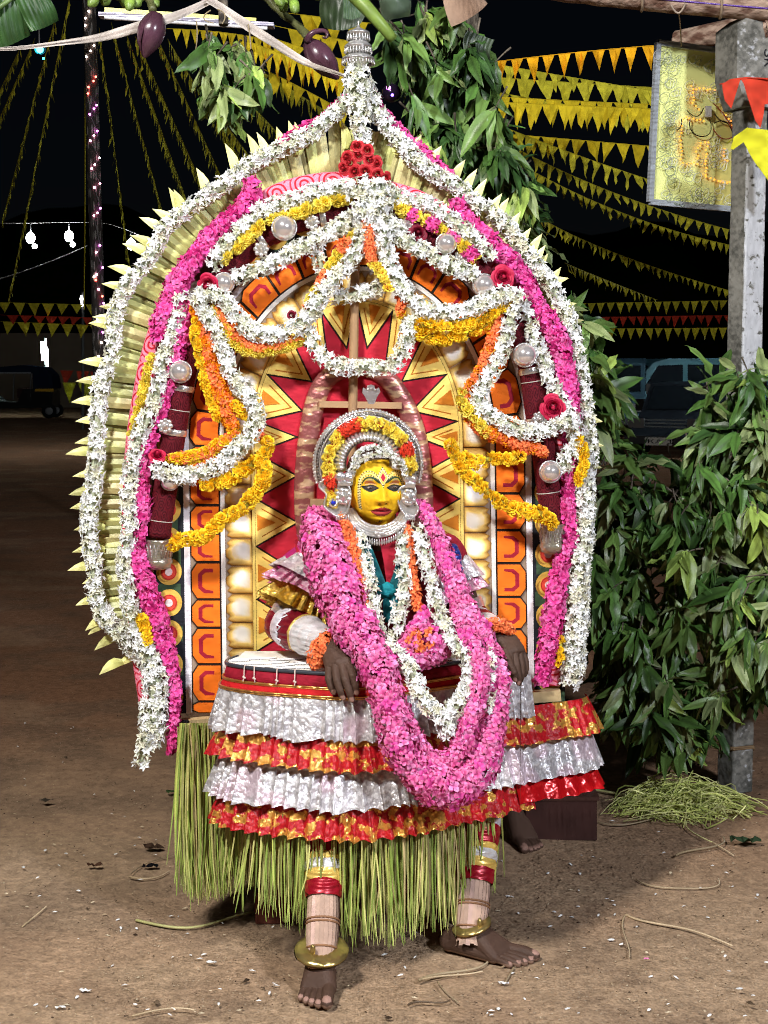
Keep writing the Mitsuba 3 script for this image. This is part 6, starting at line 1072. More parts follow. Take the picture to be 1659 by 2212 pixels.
for q in (((960, 750), (1170, 765)), ((960, 770), (960, 900), (1020, 935)), ((1060, 1045), (875, 1035), (850, 1140), (855, 1430)), ((875, 1455), (1000, 1440), (1020, 1250), (1100, 1240), (1085, 1300), (1075, 1560)), ((1085, 1560), (1200, 1575), (1320, 1590)), ((1250, 1280), (1245, 1330), (1255, 1390), (1290, 1390)), ((1260, 905), (1265, 970), (1330, 1060))):
    pth = np.array(q, float); L = sum(np.hypot(*d) for d in np.diff(pth, axis=0)); s = np.r_[0, np.cumsum(np.hypot(*np.diff(pth, axis=0).T))]
    for e in np.arange(0, L, 33): sp = trimesh.creation.icosphere(1, .0036); m.add(np.array(sp.vertices)+onsign(np.interp(e, s, pth[:, 0])+r.normal(0, 5), np.interp(e, s, pth[:, 1])+r.normal(0, 5), .012), np.array(sp.faces), 0)
kk = num(k+'__lit_bulb'); scene[kk] = mikit.ply(m.arr()[:2], 'm_black', smooth=True, emitter={'type': 'area', 'radiance': rgb(2.6, .75, .07), 'sampling_weight': .25}); labels[kk] = {'kind': 'stuff', 'label': 'tiny lit orange bulbs'}
m = M(); v, f, t = tube([P(1466, 20, 5.55), P(1470, 60, 5.72), P(1472, 100, 5.86)], .0028, 5); m.add(v, f, C((0.45, 0.36, 0.28))); v, f, t = tube(spl([P(1450, 12, 5.5), P(1466, 28, 5.52), P(1480, 8, 5.5)], n=8), .004, 5); m.add(v, f, C((0.45, 0.36, 0.28)))
m.put(thing('sign_cord', 'thin cord holding up the light sign under the timber beam', 'cord'), 'm_matte', True)
# ------------------------------------------------------------------ bunting
FY, FO, FR_, FL = C((0.68, 0.62, 0.045)), C((0.80, 0.40, 0.012)), C((0.55, 0.050, 0.025)), C((0.66, 0.64, 0.03)); FD = C((0.66, 0.50, 0.02))
def flag_mesh(a, b, h, row, r, curl):
    """A hanging triangular flag between two points of its string."""
    a, b = np.asarray(a), np.asarray(b); d = b-a; n = np.cross(d, [0, 0, 1]); n /= np.linalg.norm(n)+1e-9; tip = (a+b)/2+np.array([0, 0, -h])+n*r.normal(0, curl*h)+d*r.normal(0, .10)
    q = lambda s, t: (a+d*s)*(1-t)+tip*t+n*curl*h*math.sin(t*3.1)*.5*r.normal(0, 1); g = [a, a*.5+b*.5, b, q(.02, .4), q(.5, .4), q(.98, .4), q(.05, .75), q(.95, .75), tip]
    m = M(); m.add(g, [[0, 3, 1], [1, 3, 4], [1, 4, 5], [1, 5, 2], [3, 6, 4], [4, 6, 7], [4, 7, 5], [6, 8, 7]], row, .5, r.uniform(.2, .8)); return m
def bunting(label, pts, h, wdt, row, gap=1.0, sag=.0, seed=0, curl=.25, group=None, cord=.0022):
    k = thing('bunting', label, 'bunting', group); r = np.random.default_rng(seed+100); p = np.array([P(*q) for q in pts], float); p = spl(p, n=max(30, len(p)*20)) if len(p) > 2 else np.array([p[0]+(p[1]-p[0])*t+np.array([0, 0, -sag*4*t*(1-t)]) for t in np.linspace(0, 1, 40)])
    S = np.r_[0, np.cumsum(np.linalg.norm(np.diff(p, axis=0), axis=1))]; at = lambda s: np.array([np.interp(s, S, p[:, i]) for i in range(3)])
    m = M(); v, f, t = tube(p, cord, 4, False); m.add(v, f, row, .5, .3); part(k, 'cord', m, 'm_flag', True); s = r.uniform(0, wdt)
    while s < S[-1]-wdt: part(k, 'flag', flag_mesh(at(s), at(s+wdt), h*r.uniform(.8, 1.15), row, r, curl), 'm_flag'); s += wdt*gap*r.uniform(.97, 1.12)
LS = [((46, 98), (-2, 200)), ((76, 82), (-4, 262)), ((119, 40), (4, 478)), ((150, -5), (18, 650)), ((214, 60), (288, 640)), ((240, 48), (352, 462)), ((272, 70), (420, 480)), ((292, 78), (455, 440)), ((331, 62), (495, 420)), ((362, 84), (548, 392)), ((430, 190), (570, 380)), ((528, 210), (640, 330)), ((556, 148), (740, 262))]
ORD = ('first', 'second', 'third', 'fourth', 'fifth', 'sixth', 'seventh', 'eighth', 'ninth', 'tenth', 'eleventh', 'twelfth', 'thirteenth')
for i, (a, b) in enumerate(LS):
    d = lambda v: np.interp(v, [0, 650], [13, 26]); L = math.hypot(b[0]-a[0], b[1]-a[1]); lt = i < 4
    h, w = (.105, .07) if i < 10 else (.13, .10)
    bunting(f'{ORD[i]} string of small yellow flags counted from the left edge, running down into the dark', [(*a, d(a[1])), (*b, d(b[1]))], h*(1.5 if i > 5 else 1.25), w*1.25, FY, 1.25 if i < 10 else 1.1, 0, i, .12)
m = M(); v, f, t = tube([P(185, 190, 15.0), P(182, 668, 26)], .010, 5); m.add(v, f, FY); m.put(thing('cord', 'plain yellowish cord hanging beside the lit palm trunk', 'cord'), 'm_flag', True)
for i, (lb, pts, h, w, row, gap) in enumerate((
    ('near orange string of large ragged flags running behind the light sign', [(1020, 140, 6.5), (1200, 118, 6.4), (1430, 97, 6.3)], .098, .052, FO, 1.25),
    ('dark yellow string of large flags below the near orange one', [(1000, 218, 7.6), (1200, 226, 7.7), (1420, 236, 7.8)], .125, .082, FD, 1.02),
    ('yellow string sloping just under the near orange flags', [(1050, 135, 8.6), (1240, 168, 8.8), (1430, 200, 9)], .11, .09, FY, 1.05), ('yellow string ending behind the middle of the sign', [(1020, 190, 9), (1200, 222, 9.1), (1420, 262, 9.2)], .10, .09, FY, 1.05),
    ('yellow string in the third layer of the right canopy', [(1040, 255, 8.6), (1220, 325, 9), (1440, 400, 9.6)], .115, .085, FY, 1.05), ('upper of two close strings passing under the sign', [(1050, 285, 10), (1250, 385, 10.8), (1590, 500, 12)], .095, .085, FY, 1.1),
    ('lower of two close strings passing under the sign', [(1050, 310, 10.6), (1240, 415, 11.4), (1580, 530, 12.8)], .085, .085, FY, 1.1), ('lone long string across the dark sky right of the frame', [(1120, 440, 11), (1300, 535, 13), (1590, 632, 15)], .085, .095, FY, 1.12),
    ('short string low in the dark, right of the frame', [(1220, 568, 14), (1310, 605, 15.5), (1420, 648, 17)], .095, .095, FY, 1.2), ('upper yellow horizontal string at the right, far back', [(1225, 656, 22), (1620, 648, 22)], .17, .115, FY, 1.15), ('red horizontal string at the right, far back', [(1225, 686, 22), (1640, 680, 22)], .15, .12, FR_, 1.0), ('lower yellow horizontal string at the right, far back', [(1225, 710, 22), (1640, 708, 22)], .17, .115, FY, 1.1),
    ('upper yellow horizontal string at the left, far back', [(-10, 653, 24), (236, 659, 24)], .19, .19, FY, 1.12), ('red horizontal string at the left, far back', [(-10, 680, 24), (240, 687, 24)], .15, .19, FR_, 1.0), ('lower yellow horizontal string at the left, far back', [(-10, 694, 24), (240, 704, 24)], .20, .20, FY, 1.1),
    ('low dim string of flags behind the three-wheeler', [(126, 826, 56), (240, 828, 56)], .7, .5, FY, 1.1), ('low dim red string behind the three-wheeler', [(126, 800, 58), (240, 804, 58)], .8, .5, FR_, 1.1),
    ('front row of the dense canopy flags left of the finial', [(515, 82, 7.4), (640, 128, 7.3), (762, 176, 7.2)], .115, .055, FD, .78), ('second row of the dense canopy flags left of the finial', [(540, 66, 7.9), (660, 105, 7.8), (780, 140, 7.7)], .13, .07, FD, .85),
    ('third row of the dense canopy flags left of the finial', [(590, 55, 8.3), (700, 78, 8.3), (790, 96, 8.3)], .16, .10, FD, .9), ('top row of the dense canopy flags left of the finial', [(620, 28, 8.6), (720, 40, 8.6), (800, 50, 8.6)], .17, .13, FD, .95), ('second dark yellow string of large flags, just behind the first', [(1010, 205, 8.0), (1200, 216, 8.1), (1430, 226, 8.2)], .14, .09, FD, 1.0), ('flags filling the gap under the large dark yellow ones', [(1040, 285, 8.8), (1220, 300, 9), (1430, 318, 9.2)], .12, .09, FD, 1.05), ('broad flags hidden behind the near orange string', [(1040, 165, 9.4), (1230, 178, 9.5), (1430, 190, 9.6)], .15, .12, FY, 1.0), ('fifth row of the dense canopy flags left of the finial', [(560, 100, 7.6), (670, 140, 7.5), (765, 168, 7.4)], .12, .07, FO, .95), ('sixth row of the dense canopy flags, low and far', [(570, 150, 9.5), (670, 200, 9.3), (760, 250, 9.2)], .13, .10, FD, 1.05), ('row of small flags behind the tube light', [(360, 62, 8.8), (480, 70, 8.8), (570, 84, 8.8)], .09, .05, FD, 1.0))):
    bunting(lb, pts, h, w, row, gap, 0, 40+i, .22)
k = thing('bunting', 'near string with one big red and one big yellow flag crossing the post', 'bunting'); r = np.random.default_rng(2)
def bigflag(pts, d, row, name, lb):
    pg = Polygon([((u-1620)*d/F, -(v-260)*d/F) for u, v in pts]); tri = trimesh.creation.triangulate_polygon(pg, engine='earcut') if False else None
    v, f = slab2(pg, 0, .001); mesh = trimesh.Trimesh(v, f, process=False)
    for _ in range(3): mesh = mesh.subdivide()
    v = np.array(mesh.vertices); v = np.stack([v[:, 0], -v[:, 2]+(meshkit.fbm(np.stack([v[:, 0]*9, v[:, 1]*9, 0*v[:, 0]], -1), 3)-.5)*.06, v[:, 1]], 1)+P(1620, 260, d); m = M(); m.add(v, np.array(mesh.faces), row); part(k, name, m, 'm_flag', True, label=lb)
bigflag([(1562, 180), (1578, 170), (1612, 166), (1700, 172), (1700, 225), (1652, 225), (1640, 278), (1628, 262), (1618, 225), (1606, 180), (1600, 170), (1580, 235), (1566, 215)], 5.42, FR_, 'flag', 'big red flag'); bigflag([(1580, 320), (1586, 295), (1612, 277), (1700, 288), (1700, 420), (1662, 396), (1632, 350), (1608, 306), (1586, 322)], 5.40, FL, 'flag', 'big lemon yellow flag')
m = M(); v, f, t = tube([P(1555, 182, 5.5), P(1615, 168, 5.42), P(1720, 172, 5.4)], .0025, 4); m.add(v, f, FR_); v, f, t = tube([P(1570, 310, 5.5), P(1612, 278, 5.4), P(1720, 288, 5.4)], .0025, 4); m.add(v, f, FL); part(k, 'cord', m, 'm_flag', True)
# ------------------------------------------------------------------ overhead decorations at the top of the picture
def sheet(parent, name, quad_rows, row, bsdf='m_leaf', n=24, wob=.01, label=None, ridges=0):
    cs = np.array([spl([P(*q) for q in rr], n=n) for rr in quad_rows]); cs = np.array([spl(cs[:, i], n=12) for i in range(n)]).transpose(1, 0, 2); g = cs.reshape(-1, 3)
    g = g+np.stack([0*g[:, 0], (meshkit.fbm(g*14, 3)-.5)*2*wob+(ridges*np.sin(np.tile(np.arange(n), 12)*1.9) if ridges else 0), 0*g[:, 0]], 1); i4 = (np.arange(11)[:, None]*n+np.arange(n-1)[None]).ravel(); m = M(); m.add(g, np.stack([i4, i4+1, i4+n+1, i4+n], 1), row, np.tile(np.abs(np.linspace(-1, 1, n)), 12)); return part(parent, name, m, bsdf, True, label=label)
BL_ = C((0.020, 0.055, 0.014), (0.030, 0.080, 0.020))
k = thing('banana_leaf', 'dark green banana leaf hanging into the top left corner, torn in two', 'banana leaf')
sheet(k, 'blade', [[(-30, -10, 4.5), (30, -12, 4.5), (62, -12, 4.52)], [(-25, 50, 4.5), (25, 50, 4.5), (58, 40, 4.52)], [(-10, 108, 4.52), (20, 98, 4.52), (66, 76, 4.55)]], BL_, ridges=.0025); sheet(k, 'blade', [[(30, -12, 4.48), (80, -14, 4.5), (100, -12, 4.5)], [(45, 25, 4.5), (85, 22, 4.5), (118, 15, 4.52)], [(66, 68, 4.5), (90, 62, 4.52), (126, 44, 4.55)]], BL_, ridges=.0025)
m = M(); v, f, t = tube([P(-20, 30, 4.47), P(20, 0, 4.48), P(40, -20, 4.5)], .008, 6); m.add(v, f, C((0.10, 0.16, 0.05))); part(k, 'midrib', m, 'm_leaf', True)
k = thing('banana_leaf', 'dull banana leaf drooping behind and above the finial', 'banana leaf'); DG = C((0.022, 0.040, 0.016), (0.035, 0.055, 0.024))
sheet(k, 'blade', [[(700, -20, 5.35), (760, -25, 5.3), (800, -20, 5.3)], [(690, 30, 5.35), (750, 34, 5.3), (790, 32, 5.3)], [(700, 58, 5.35), (745, 64, 5.3), (775, 56, 5.3)]], DG, wob=.02, ridges=.002); sheet(k, 'blade', [[(740, -15, 5.05), (762, -18, 5.05), (785, -10, 5.05)], [(742, 20, 5.05), (765, 22, 5.05), (782, 22, 5.05)], [(741, 38, 5.05), (762, 42, 5.05), (778, 36, 5.05)]], BL_, ridges=.002)
sheet(k, 'blade', [[(815, -20, 4.68), (850, -25, 4.66), (885, -15, 4.7)], [(822, 20, 4.68), (855, 22, 4.66), (888, 18, 4.7)], [(828, 45, 4.7), (850, 42, 4.68), (884, 36, 4.72)]], C((0.045, 0.070, 0.045), (0.07, 0.10, 0.065)), wob=.02); sheet(k, 'blade', [[(1010, 66, 4.8), (1035, 75, 4.8), (1068, 86, 4.82)], [(1000, 90, 4.8), (1035, 105, 4.8), (1058, 116, 4.82)], [(1005, 118, 4.8), (1030, 126, 4.82), (1062, 134, 4.85)]], C((0.03, 0.05, 0.025), (0.05, 0.07, 0.04)), wob=.015, ridges=.002)
m = M(); v, f, t = tube(spl([P(752, -25, 4.62), P(790, 15, 4.6), P(825, 55, 4.6), P(848, 84, 4.62)], n=16), np.linspace(.026, .016, 16), 10); m.add(v, f, C((0.16, 0.24, 0.045))); part(k, 'stalk', m, 'm_leaf', True, label='thick light green leaf stalk')
k = thing('dry_leaf_sheath', 'dry brown leaf sheath jutting out at the top right of the leaf column', 'dry leaf'); sheet(k, 'blade', [[(955, -8, 4.72), (1000, -30, 4.74), (1035, -25, 4.78)], [(962, 22, 4.70), (1005, 10, 4.72), (1045, -2, 4.78)], [(975, 58, 4.70), (1010, 42, 4.72), (1053, 8, 4.78)]], C((0.19, 0.115, 0.075), (0.30, 0.20, 0.14)), 'm_wood', wob=.012, ridges=.001)
def banana(c, d, L, r, row):
    d = np.array(d, float)/np.linalg.norm(d); n = np.array([0, -.3, 1.0]); p = [c+d*L*t+n*L*.28*t*t for t in np.linspace(0, 1, 9)]; return tube(p, r*np.array([.35, .6, .85, 1, 1, .97, .85, .6, .3]), 6)
GB = C((0.12, 0.21, 0.03), (0.21, 0.33, 0.055), (0.13, 0.2, 0.04))
for lb, cu_, n in (('left bunch of green bananas under the top edge', [(212, 8), (236, 4), (262, 12), (282, 14), (300, 8), (322, 10), (226, -6), (252, -8), (310, -6)], 1), ('right bunch of green bananas under the top edge', [(596, 6), (612, 18), (622, 4), (634, 20), (604, -8), (628, -10), (670, -6)], 2)):
    k = thing('banana_bunch', lb, 'bananas')
    for i, (u, v) in enumerate(cu_): m = M(); c = P(u, v, 4.5+.05*(i % 3)); vv, f, t = banana(c+[0, 0, .035], (rng.uniform(-.5, .5), -.3, -1), .075, .0165, GB); m.add(vv, f, GB, t); part(k, 'banana', m, 'm_leaf', True)
    m = M(); q = [(300, -40, 4.6), (322, 0, 4.58), (332, 22, 4.55)] if n == 1 else [(560, -30, 4.62), (600, 20, 4.6), (640, 52, 4.55), (664, 82, 4.5)]; vv, f, t = tube(spl([P(*x) for x in q], n=14), .012, 8); vv = vv+(meshkit.noise(vv*120)-.5)[:, None]*.008; m.add(vv, f, C((0.075, 0.08, 0.03))); part(k, 'stem', m, 'm_leaf', True)
PB_ = C((0.045, 0.018, 0.028), (0.085, 0.035, 0.055), (0.05, 0.02, 0.03))
for lb, a, b, rr in (('left purple banana flower hanging near the palm trunk', (338, 28), (312, 126), 27), ('right purple banana flower beside the finial', (664, 90), (732, 172), 26)):
    k = thing('banana_flower', lb, 'banana flower'); A, B = P(*a, 4.46), P(*b, 4.46); d = B-A; L = np.linalg.norm(d); R = rr*4.46/F
    m = M(); vv, f, t = lathe([(0, 0), (R*.55, L*.05), (R*.92, L*.22), (R, L*.38), (R*.86, L*.6), (R*.52, L*.82), (R*.16, L*.97), (0, L)], 20, d, A); m.add(vv, f, PB_, t); part(k, 'bud', m, 'm_gloss', True)
    x, y = frame(d/L)
    for i in range(3):                                               # overlapping bracts
        a0 = i*2.1+.4; m = M(); g = []; tt = []
        for ti in range(8):
            t = ti/7; r_ = np.interp(t, [0, .1, .25, .45, .7, .9, 1], [.45, .72, .98, 1.05, .86, .42, .16])*R*1.05
            for sg in np.linspace(-1, 1, 7): an = a0+sg*1.15*(1-.45*t**2); g.append(A+d*(t*.98)+r_*(math.cos(an)*x+math.sin(an)*y)*(1+.02*i)); tt.append(t)
        i4 = (np.arange(7)[:, None]*7+np.arange(6)[None]).ravel(); m.add(g, np.stack([i4, i4+1, i4+8, i4+7], 1), PB_, tt, rng.uniform(.3, .8)); part(k, 'bract', m, 'm_gloss', True)
    if rr == 26: m = M(); q = spl([P(664, 90, 4.44), P(674, 72, 4.43), P(692, 66, 4.43), (P(706, 70, 4.43)), P(706, 80, 4.43), P(697, 80, 4.43)], n=16); vv, f, t = tube(q, np.linspace(.012, .004, 16), 6); m.add(vv, f, PB_, t); part(k, 'curled_bract', m, 'm_gloss', True)
STR = C((0.36, 0.31, 0.28), (0.50, 0.45, 0.41))
def strap(label, pts, w):
    k = thing('fibre_strap', label, 'strap'); p = spl([P(u, v, d) for u, v, d in pts], n=50); wd = np.interp(np.linspace(0, 1, 50), np.linspace(0, 1, len(w)), w)*4.5/F; g = []; tg = np.gradient(p, axis=0); 
    for i in range(50):
        t = tg[i]/np.linalg.norm(tg[i]); y = np.cross([0, 1, 0], t)
        for s in np.linspace(-1, 1, 7): g.append(p[i]+y*s*wd[i]*.5+np.array([0, -.004*math.cos(s*1.5)-.003*math.sin(s*7+i*.12), 0]))
    i4 = (np.arange(49)[:, None]*7+np.arange(6)[None]).ravel(); m = M(); m.add(g, np.stack([i4, i4+1, i4+8, i4+7], 1), STR, np.tile(np.abs(np.linspace(-1, 1, 7)), 50)); m.put(k, 'm_wood', True)
strap('pale fibre strap slung from the left edge up to the dark hanger', [(-20, 106, 4.5), (60, 102, 4.5), (140, 92, 4.5), (220, 80, 4.5), (300, 58, 4.48), (350, 44, 4.48), (400, 26, 4.5), (452, 2, 4.52)], [9, 9, 10, 14, 22, 24, 20, 16]); strap('pale fibre strap running from the dark hanger down to the finial', [(448, -2, 4.5), (475, 14, 4.5), (515, 42, 4.48), (560, 72, 4.46), (610, 104, 4.45), (660, 134, 4.44), (710, 152, 4.42), (745, 164, 4.4)], [16, 18, 22, 20, 18, 16, 10, 7])
k = thing('hanger_post', 'short dark post where the two pale straps meet', 'post'); m = M(); v, f, t = tube([P(481, -30, 4.6), P(483, 54, 4.58)], .015, 8); m.add(v, f, 0); m.put(k, 'm_bark', True)
m = M()
for q in (((424, 45, 4.5), (426, 70, 4.5), (423, 108, 4.5)), ((536, 52, 4.46), (540, 80, 4.46), (542, 106, 4.46)), ((455, 22, 4.47), (440, 40, 4.46), (462, 50, 4.46)), ((470, 20, 4.47), (486, 34, 4.46), (480, 52, 4.46))): v, f, t = tube(spl([P(*x) for x in q], n=8), .0022, 4); m.add(v, f, C((0.30, 0.24, 0.15)))
m.put(thing('jute_string', 'loose ends of jute string hanging from the straps', 'string'), 'm_matte', True)
k = thing('tube_light_batten', 'long unlit tube light batten under the top edge, behind the straps', 'light batten'); A, B = P(215, 33, 4.85), P(592, 56, 4.85); 
m = M(); v, f = bar(A, B, .05, .012); m.add(v, f, C((0.40, 0.38, 0.50))); part(k, 'body', m, 'm_satin'); m = M(); v, f, t = tube([A+[.02, -.02, -.012], B+[-.02, -.02, -.012]], .006, 8); m.add(v, f, C((0.62, 0.62, 0.66))); part(k, 'tube', m, 'm_gloss', True)
m = M(); v, f = bar(A+[.01, .03, .018], B+[-.06, .03, .018], .004, .028); m.add(v, f, C((0.60, 0.58, 0.12))); part(k, 'reflector', m, 'm_sheet')
# ------------------------------------------------------------------ small lamps: palm trunk with fairy lights, bulbs on a cable, coloured spots
def glow(m, parent, name, L, w=.05, label=None, kind=None):
    k = num(parent+'__'+name); scene[k] = mikit.ply(m.arr()[:2], 'm_black', smooth=True, emitter={'type': 'area', 'radiance': rgb(*L), 'sampling_weight': w})
    if label or kind: labels[k] = {a: b for a, b in (('label', label), ('kind', kind)) if b}
k = thing('palm_trunk', 'slim mottled palm trunk at the left wound with tiny coloured lights', 'palm trunk'); D = 15.0
p = np.array([P(u, v, D) for u, v in ((189, -60), (196, 100), (201, 300), (207, 500), (213, 700), (217, 860))]+[np.array([P(217, 860, D)[0]+.03, D, 0])]); p = spl(p, n=60); v, f, t = tube(p, .066, 14); ang = np.append(np.tile(np.arange(14)/14, 60), [0, 0]); scene[k+'__trunk'] = mikit.ply((v, f), 'm_palmbark', smooth=True, uv=np.stack([ang*4, t], 1))
BUL = {(7, 5.2, 4.4): [(198, 9), (192, 24), (184, 39), (184, 55), (203, 98), (196, 110), (186, 123), (203, 598), (210, 690), (203, 698), (219, 740), (213, 770)], (7, .5, .35): [(207, 166), (202, 175), (191, 188), (190, 202), (207, 605), (221, 640)], (5, .9, 4.6): [(209, 227), (203, 235), (194, 247), (210, 283), (217, 450), (216, 530), (222, 578), (224, 655), (222, 718)], (7, 2.2, 3.4): [(203, 293), (195, 304), (215, 341), (205, 356), (198, 364), (216, 397), (204, 405), (210, 460), (203, 466), (208, 545), (209, 593), (213, 625)]}
path = []
for c, pl_ in BUL.items():
    m = M()
    for u, v in pl_: s = trimesh.creation.icosphere(1, .011); m.add(np.array(s.vertices)+P(u, v, D-.075), np.array(s.faces), 0); path.append((v, u))
    glow(m, k, 'lit_bulb', np.array(c)*2.2, .03, kind='stuff')
path.sort(); m = M(); q = np.array([P(u, v, D-.07) for v, u in path]); v, f, t = tube(q, .004, 4, False); m.add(v, f, C((0.30, 0.28, 0.30))); part(k, 'wire', m, 'm_matte', True)
k = thing('bulb_cable', 'sagging cable with lit white bulbs across the dark at the left', 'string of lights'); D = 28.0; m = M()
for q in (((-10, 482), (90, 481), (195, 480)), ((195, 480), (235, 484), (300, 507), (360, 530)), ((-10, 605), (90, 572), (190, 530))): v, f, t = tube(spl([P(u, v, D) for u, v in q], n=16), .009, 4, False); m.add(v, f, C((0.16, 0.15, 0.14)))
part(k, 'cable', m, 'm_matte', True)
for u, v in ((66, 514), (149, 510), (283, 528)):
    m = M(); s = trimesh.creation.icosphere(2, .085); m.add(np.array(s.vertices)*[1, 1, 1.25]+P(u, v, D), np.array(s.faces), 0); glow(m, k, 'lit_bulb', (230, 255, 255), .9); m = M(); vv, f, t = tube([P(u, v-32+3, D), P(u, v-8, D)], .012, 6); m.add(vv, f, C((0.3, 0.3, 0.3))); part(k, 'socket', m, 'm_matte', True)
for u, v in ((75, 532), (157, 528)): m = M(); s = trimesh.creation.icosphere(2, .05); m.add(np.array(s.vertices)+P(u, v, D-.05), np.array(s.faces), 0); glow(m, k, 'lit_bulb', (22, 25, 25), .05)
k = thing('distant_lamp', 'two tiny white lamps far off beside the palm trunk', 'lamp'); m = M()
for u, v, h in ((176, 646, 2.2), (177, 659, 1)): s = trimesh.creation.icosphere(1, .045); m.add(np.array(s.vertices)*[1, 1, h]+P(u, v, 40), np.array(s.faces), 0)
glow(m, k, 'lit_bulb', (8, 8, 8), .03); m = M(); v, f, t = tube([P(179, 630, 40.1), [P(179, 630, 40.1)[0], 40.1, 0]], .04, 6); m.add(v, f, C((.1, .1, .1))); part(k, 'pole', m, 'm_matte', True)
k = thing('cyan_spot_lamp', 'small cyan party lamp hanging at the upper left', 'lamp'); m = M(); s = trimesh.creation.icosphere(2, .021); m.add(np.array(s.vertices)+P(86, 107, 9), np.array(s.faces), 0); glow(m, k, 'lens', (.6, 14, 17), .1); m = M(); s = trimesh.creation.icosphere(1, .008); m.add(np.array(s.vertices)+P(94, 126, 9), np.array(s.faces), 0); glow(m, k, 'small_lens', (.3, 5, 9), .02)
m = M(); v, f, t = tube([P(84, 60, 9.02), P(85, 102, 9.02)], .006, 5); m.add(v, f, C((.05, .05, .05))); v, f, t = lathe([(.026, -.02), (.028, .03), (.01, .035)], 12, (0, 1, .2), P(86, 107, 9.0)); m.add(v, f, C((.05, .05, .06))); part(k, 'housing', m, 'm_gloss', True)
k = thing('party_lamp', 'dark glass party lamp with violet lights between finial and leaves', 'lamp'); c = P(846, 201, 5.0); m = M(); s = trimesh.creation.icosphere(3, .031); m.add(np.array(s.vertices)+c, np.array(s.faces), C((0.05, 0.03, 0.08))); part(k, 'globe', m, 'm_mirror'); m = M(); s = trimesh.creation.icosphere(1, .0075); m.add(np.array(s.vertices)+c+[-.010, -.029, .012], np.array(s.faces), 0); glow(m, k, 'lit_bulb', (9, 1.2, 11), .03); m = M(); s = trimesh.creation.icosphere(1, .005); m.add(np.array(s.vertices)+c+[.002, -.030, -.012], np.array(s.faces), 0); glow(m, k, 'lit_bulb', (1.6, .8, 9), .02)
m = M(); v, f, t = tube([c+[0, 0, .03], c+[.02, .02, .16]], .003, 4); m.add(v, f, C((.05, .05, .05))); part(k, 'wire', m, 'm_matte', True)
for _ in (0,):
    k = thing('tube_lamp', 'upright tube lamp on a pole outside the picture at the right, lighting the vans', 'lamp'); m = M(); v, f, t = tube([np.array([9.6, 26.5, 2.6]), np.array([9.6, 26.5, 3.9])], .06, 8); m.add(v, f, 0); glow(m, k, 'lit_tube', (420, 480, 500), 1.0); m = M(); v, f, t = tube([np.array([9.7, 26.4, 0]), np.array([9.7, 26.4, 4.0])], .04, 6); m.add(v, f, C((.15, .15, .15))); part(k, 'pole', m, 'm_matte', True)
k = thing('tube_lamp', 'bright upright tube lamp above the three-wheeler', 'lamp'); m = M(); v, f, t = tube([P(94, 737, 52), P(96, 779, 52)], .11, 8); m.add(v, f, 0); glow(m, k, 'lit_tube', (70, 95, 88), .7); m = M(); v, f, t = tube([P(102, 753, 52), P(103, 792, 52)], .035, 6); m.add(v, f, 0); glow(m, k, 'lit_tube', (5, 6, 6), .1)
m = M(); v, f, t = tube([P(99, 730, 52.2), [P(99, 730, 52.2)[0], 52.2, 0]], .05, 6); m.add(v, f, C((.15, .15, .15))); part(k, 'pole', m, 'm_matte', True)
# ------------------------------------------------------------------ vehicles in the dark
def place(v, o, ang): c, s = math.cos(ang), math.sin(ang); v = np.asarray(v, float); return np.stack([v[:, 0]*c-v[:, 1]*s, v[:, 0]*s+v[:, 1]*c, v[:, 2]], 1)+np.asarray(o)
def prism(prof, y0, y1): v, f = slab2(Polygon(prof).buffer(-.02).buffer(.02), y0, y1); return np.stack([v[:, 0], v[:, 2], v[:, 1]], 1), f[:, ::-1]
def wheel(k, o, ang, x, y, r=.31, w=.18):
    m = M(); v, f, t = lathe([(r*.55, -w/2), (r*.9, -w/2), (r, -w*.3), (r, w*.3), (r*.9, w/2), (r*.55, w/2), (r*.55, -w/2)], 26, (0, 1, 0), (x, y, r)); m.add(place(v, o, ang), f, C((0.012, 0.012, 0.013))); q = part(k, 'wheel', m, 'm_matte', True)
    m = M(); v, f, t = lathe([(0, -w*.42), (r*.2, -w*.44), (r*.3, -w*.36), (r*.56, -w*.40), (r*.56, w*.40), (r*.3, w*.36), (0, w*.44)], 20, (0, 1, 0), (x, y, r)); m.add(place(v, o, ang), f, C((0.30, 0.30, 0.31))); part(q, 'rim', m, 'm_satin', True)
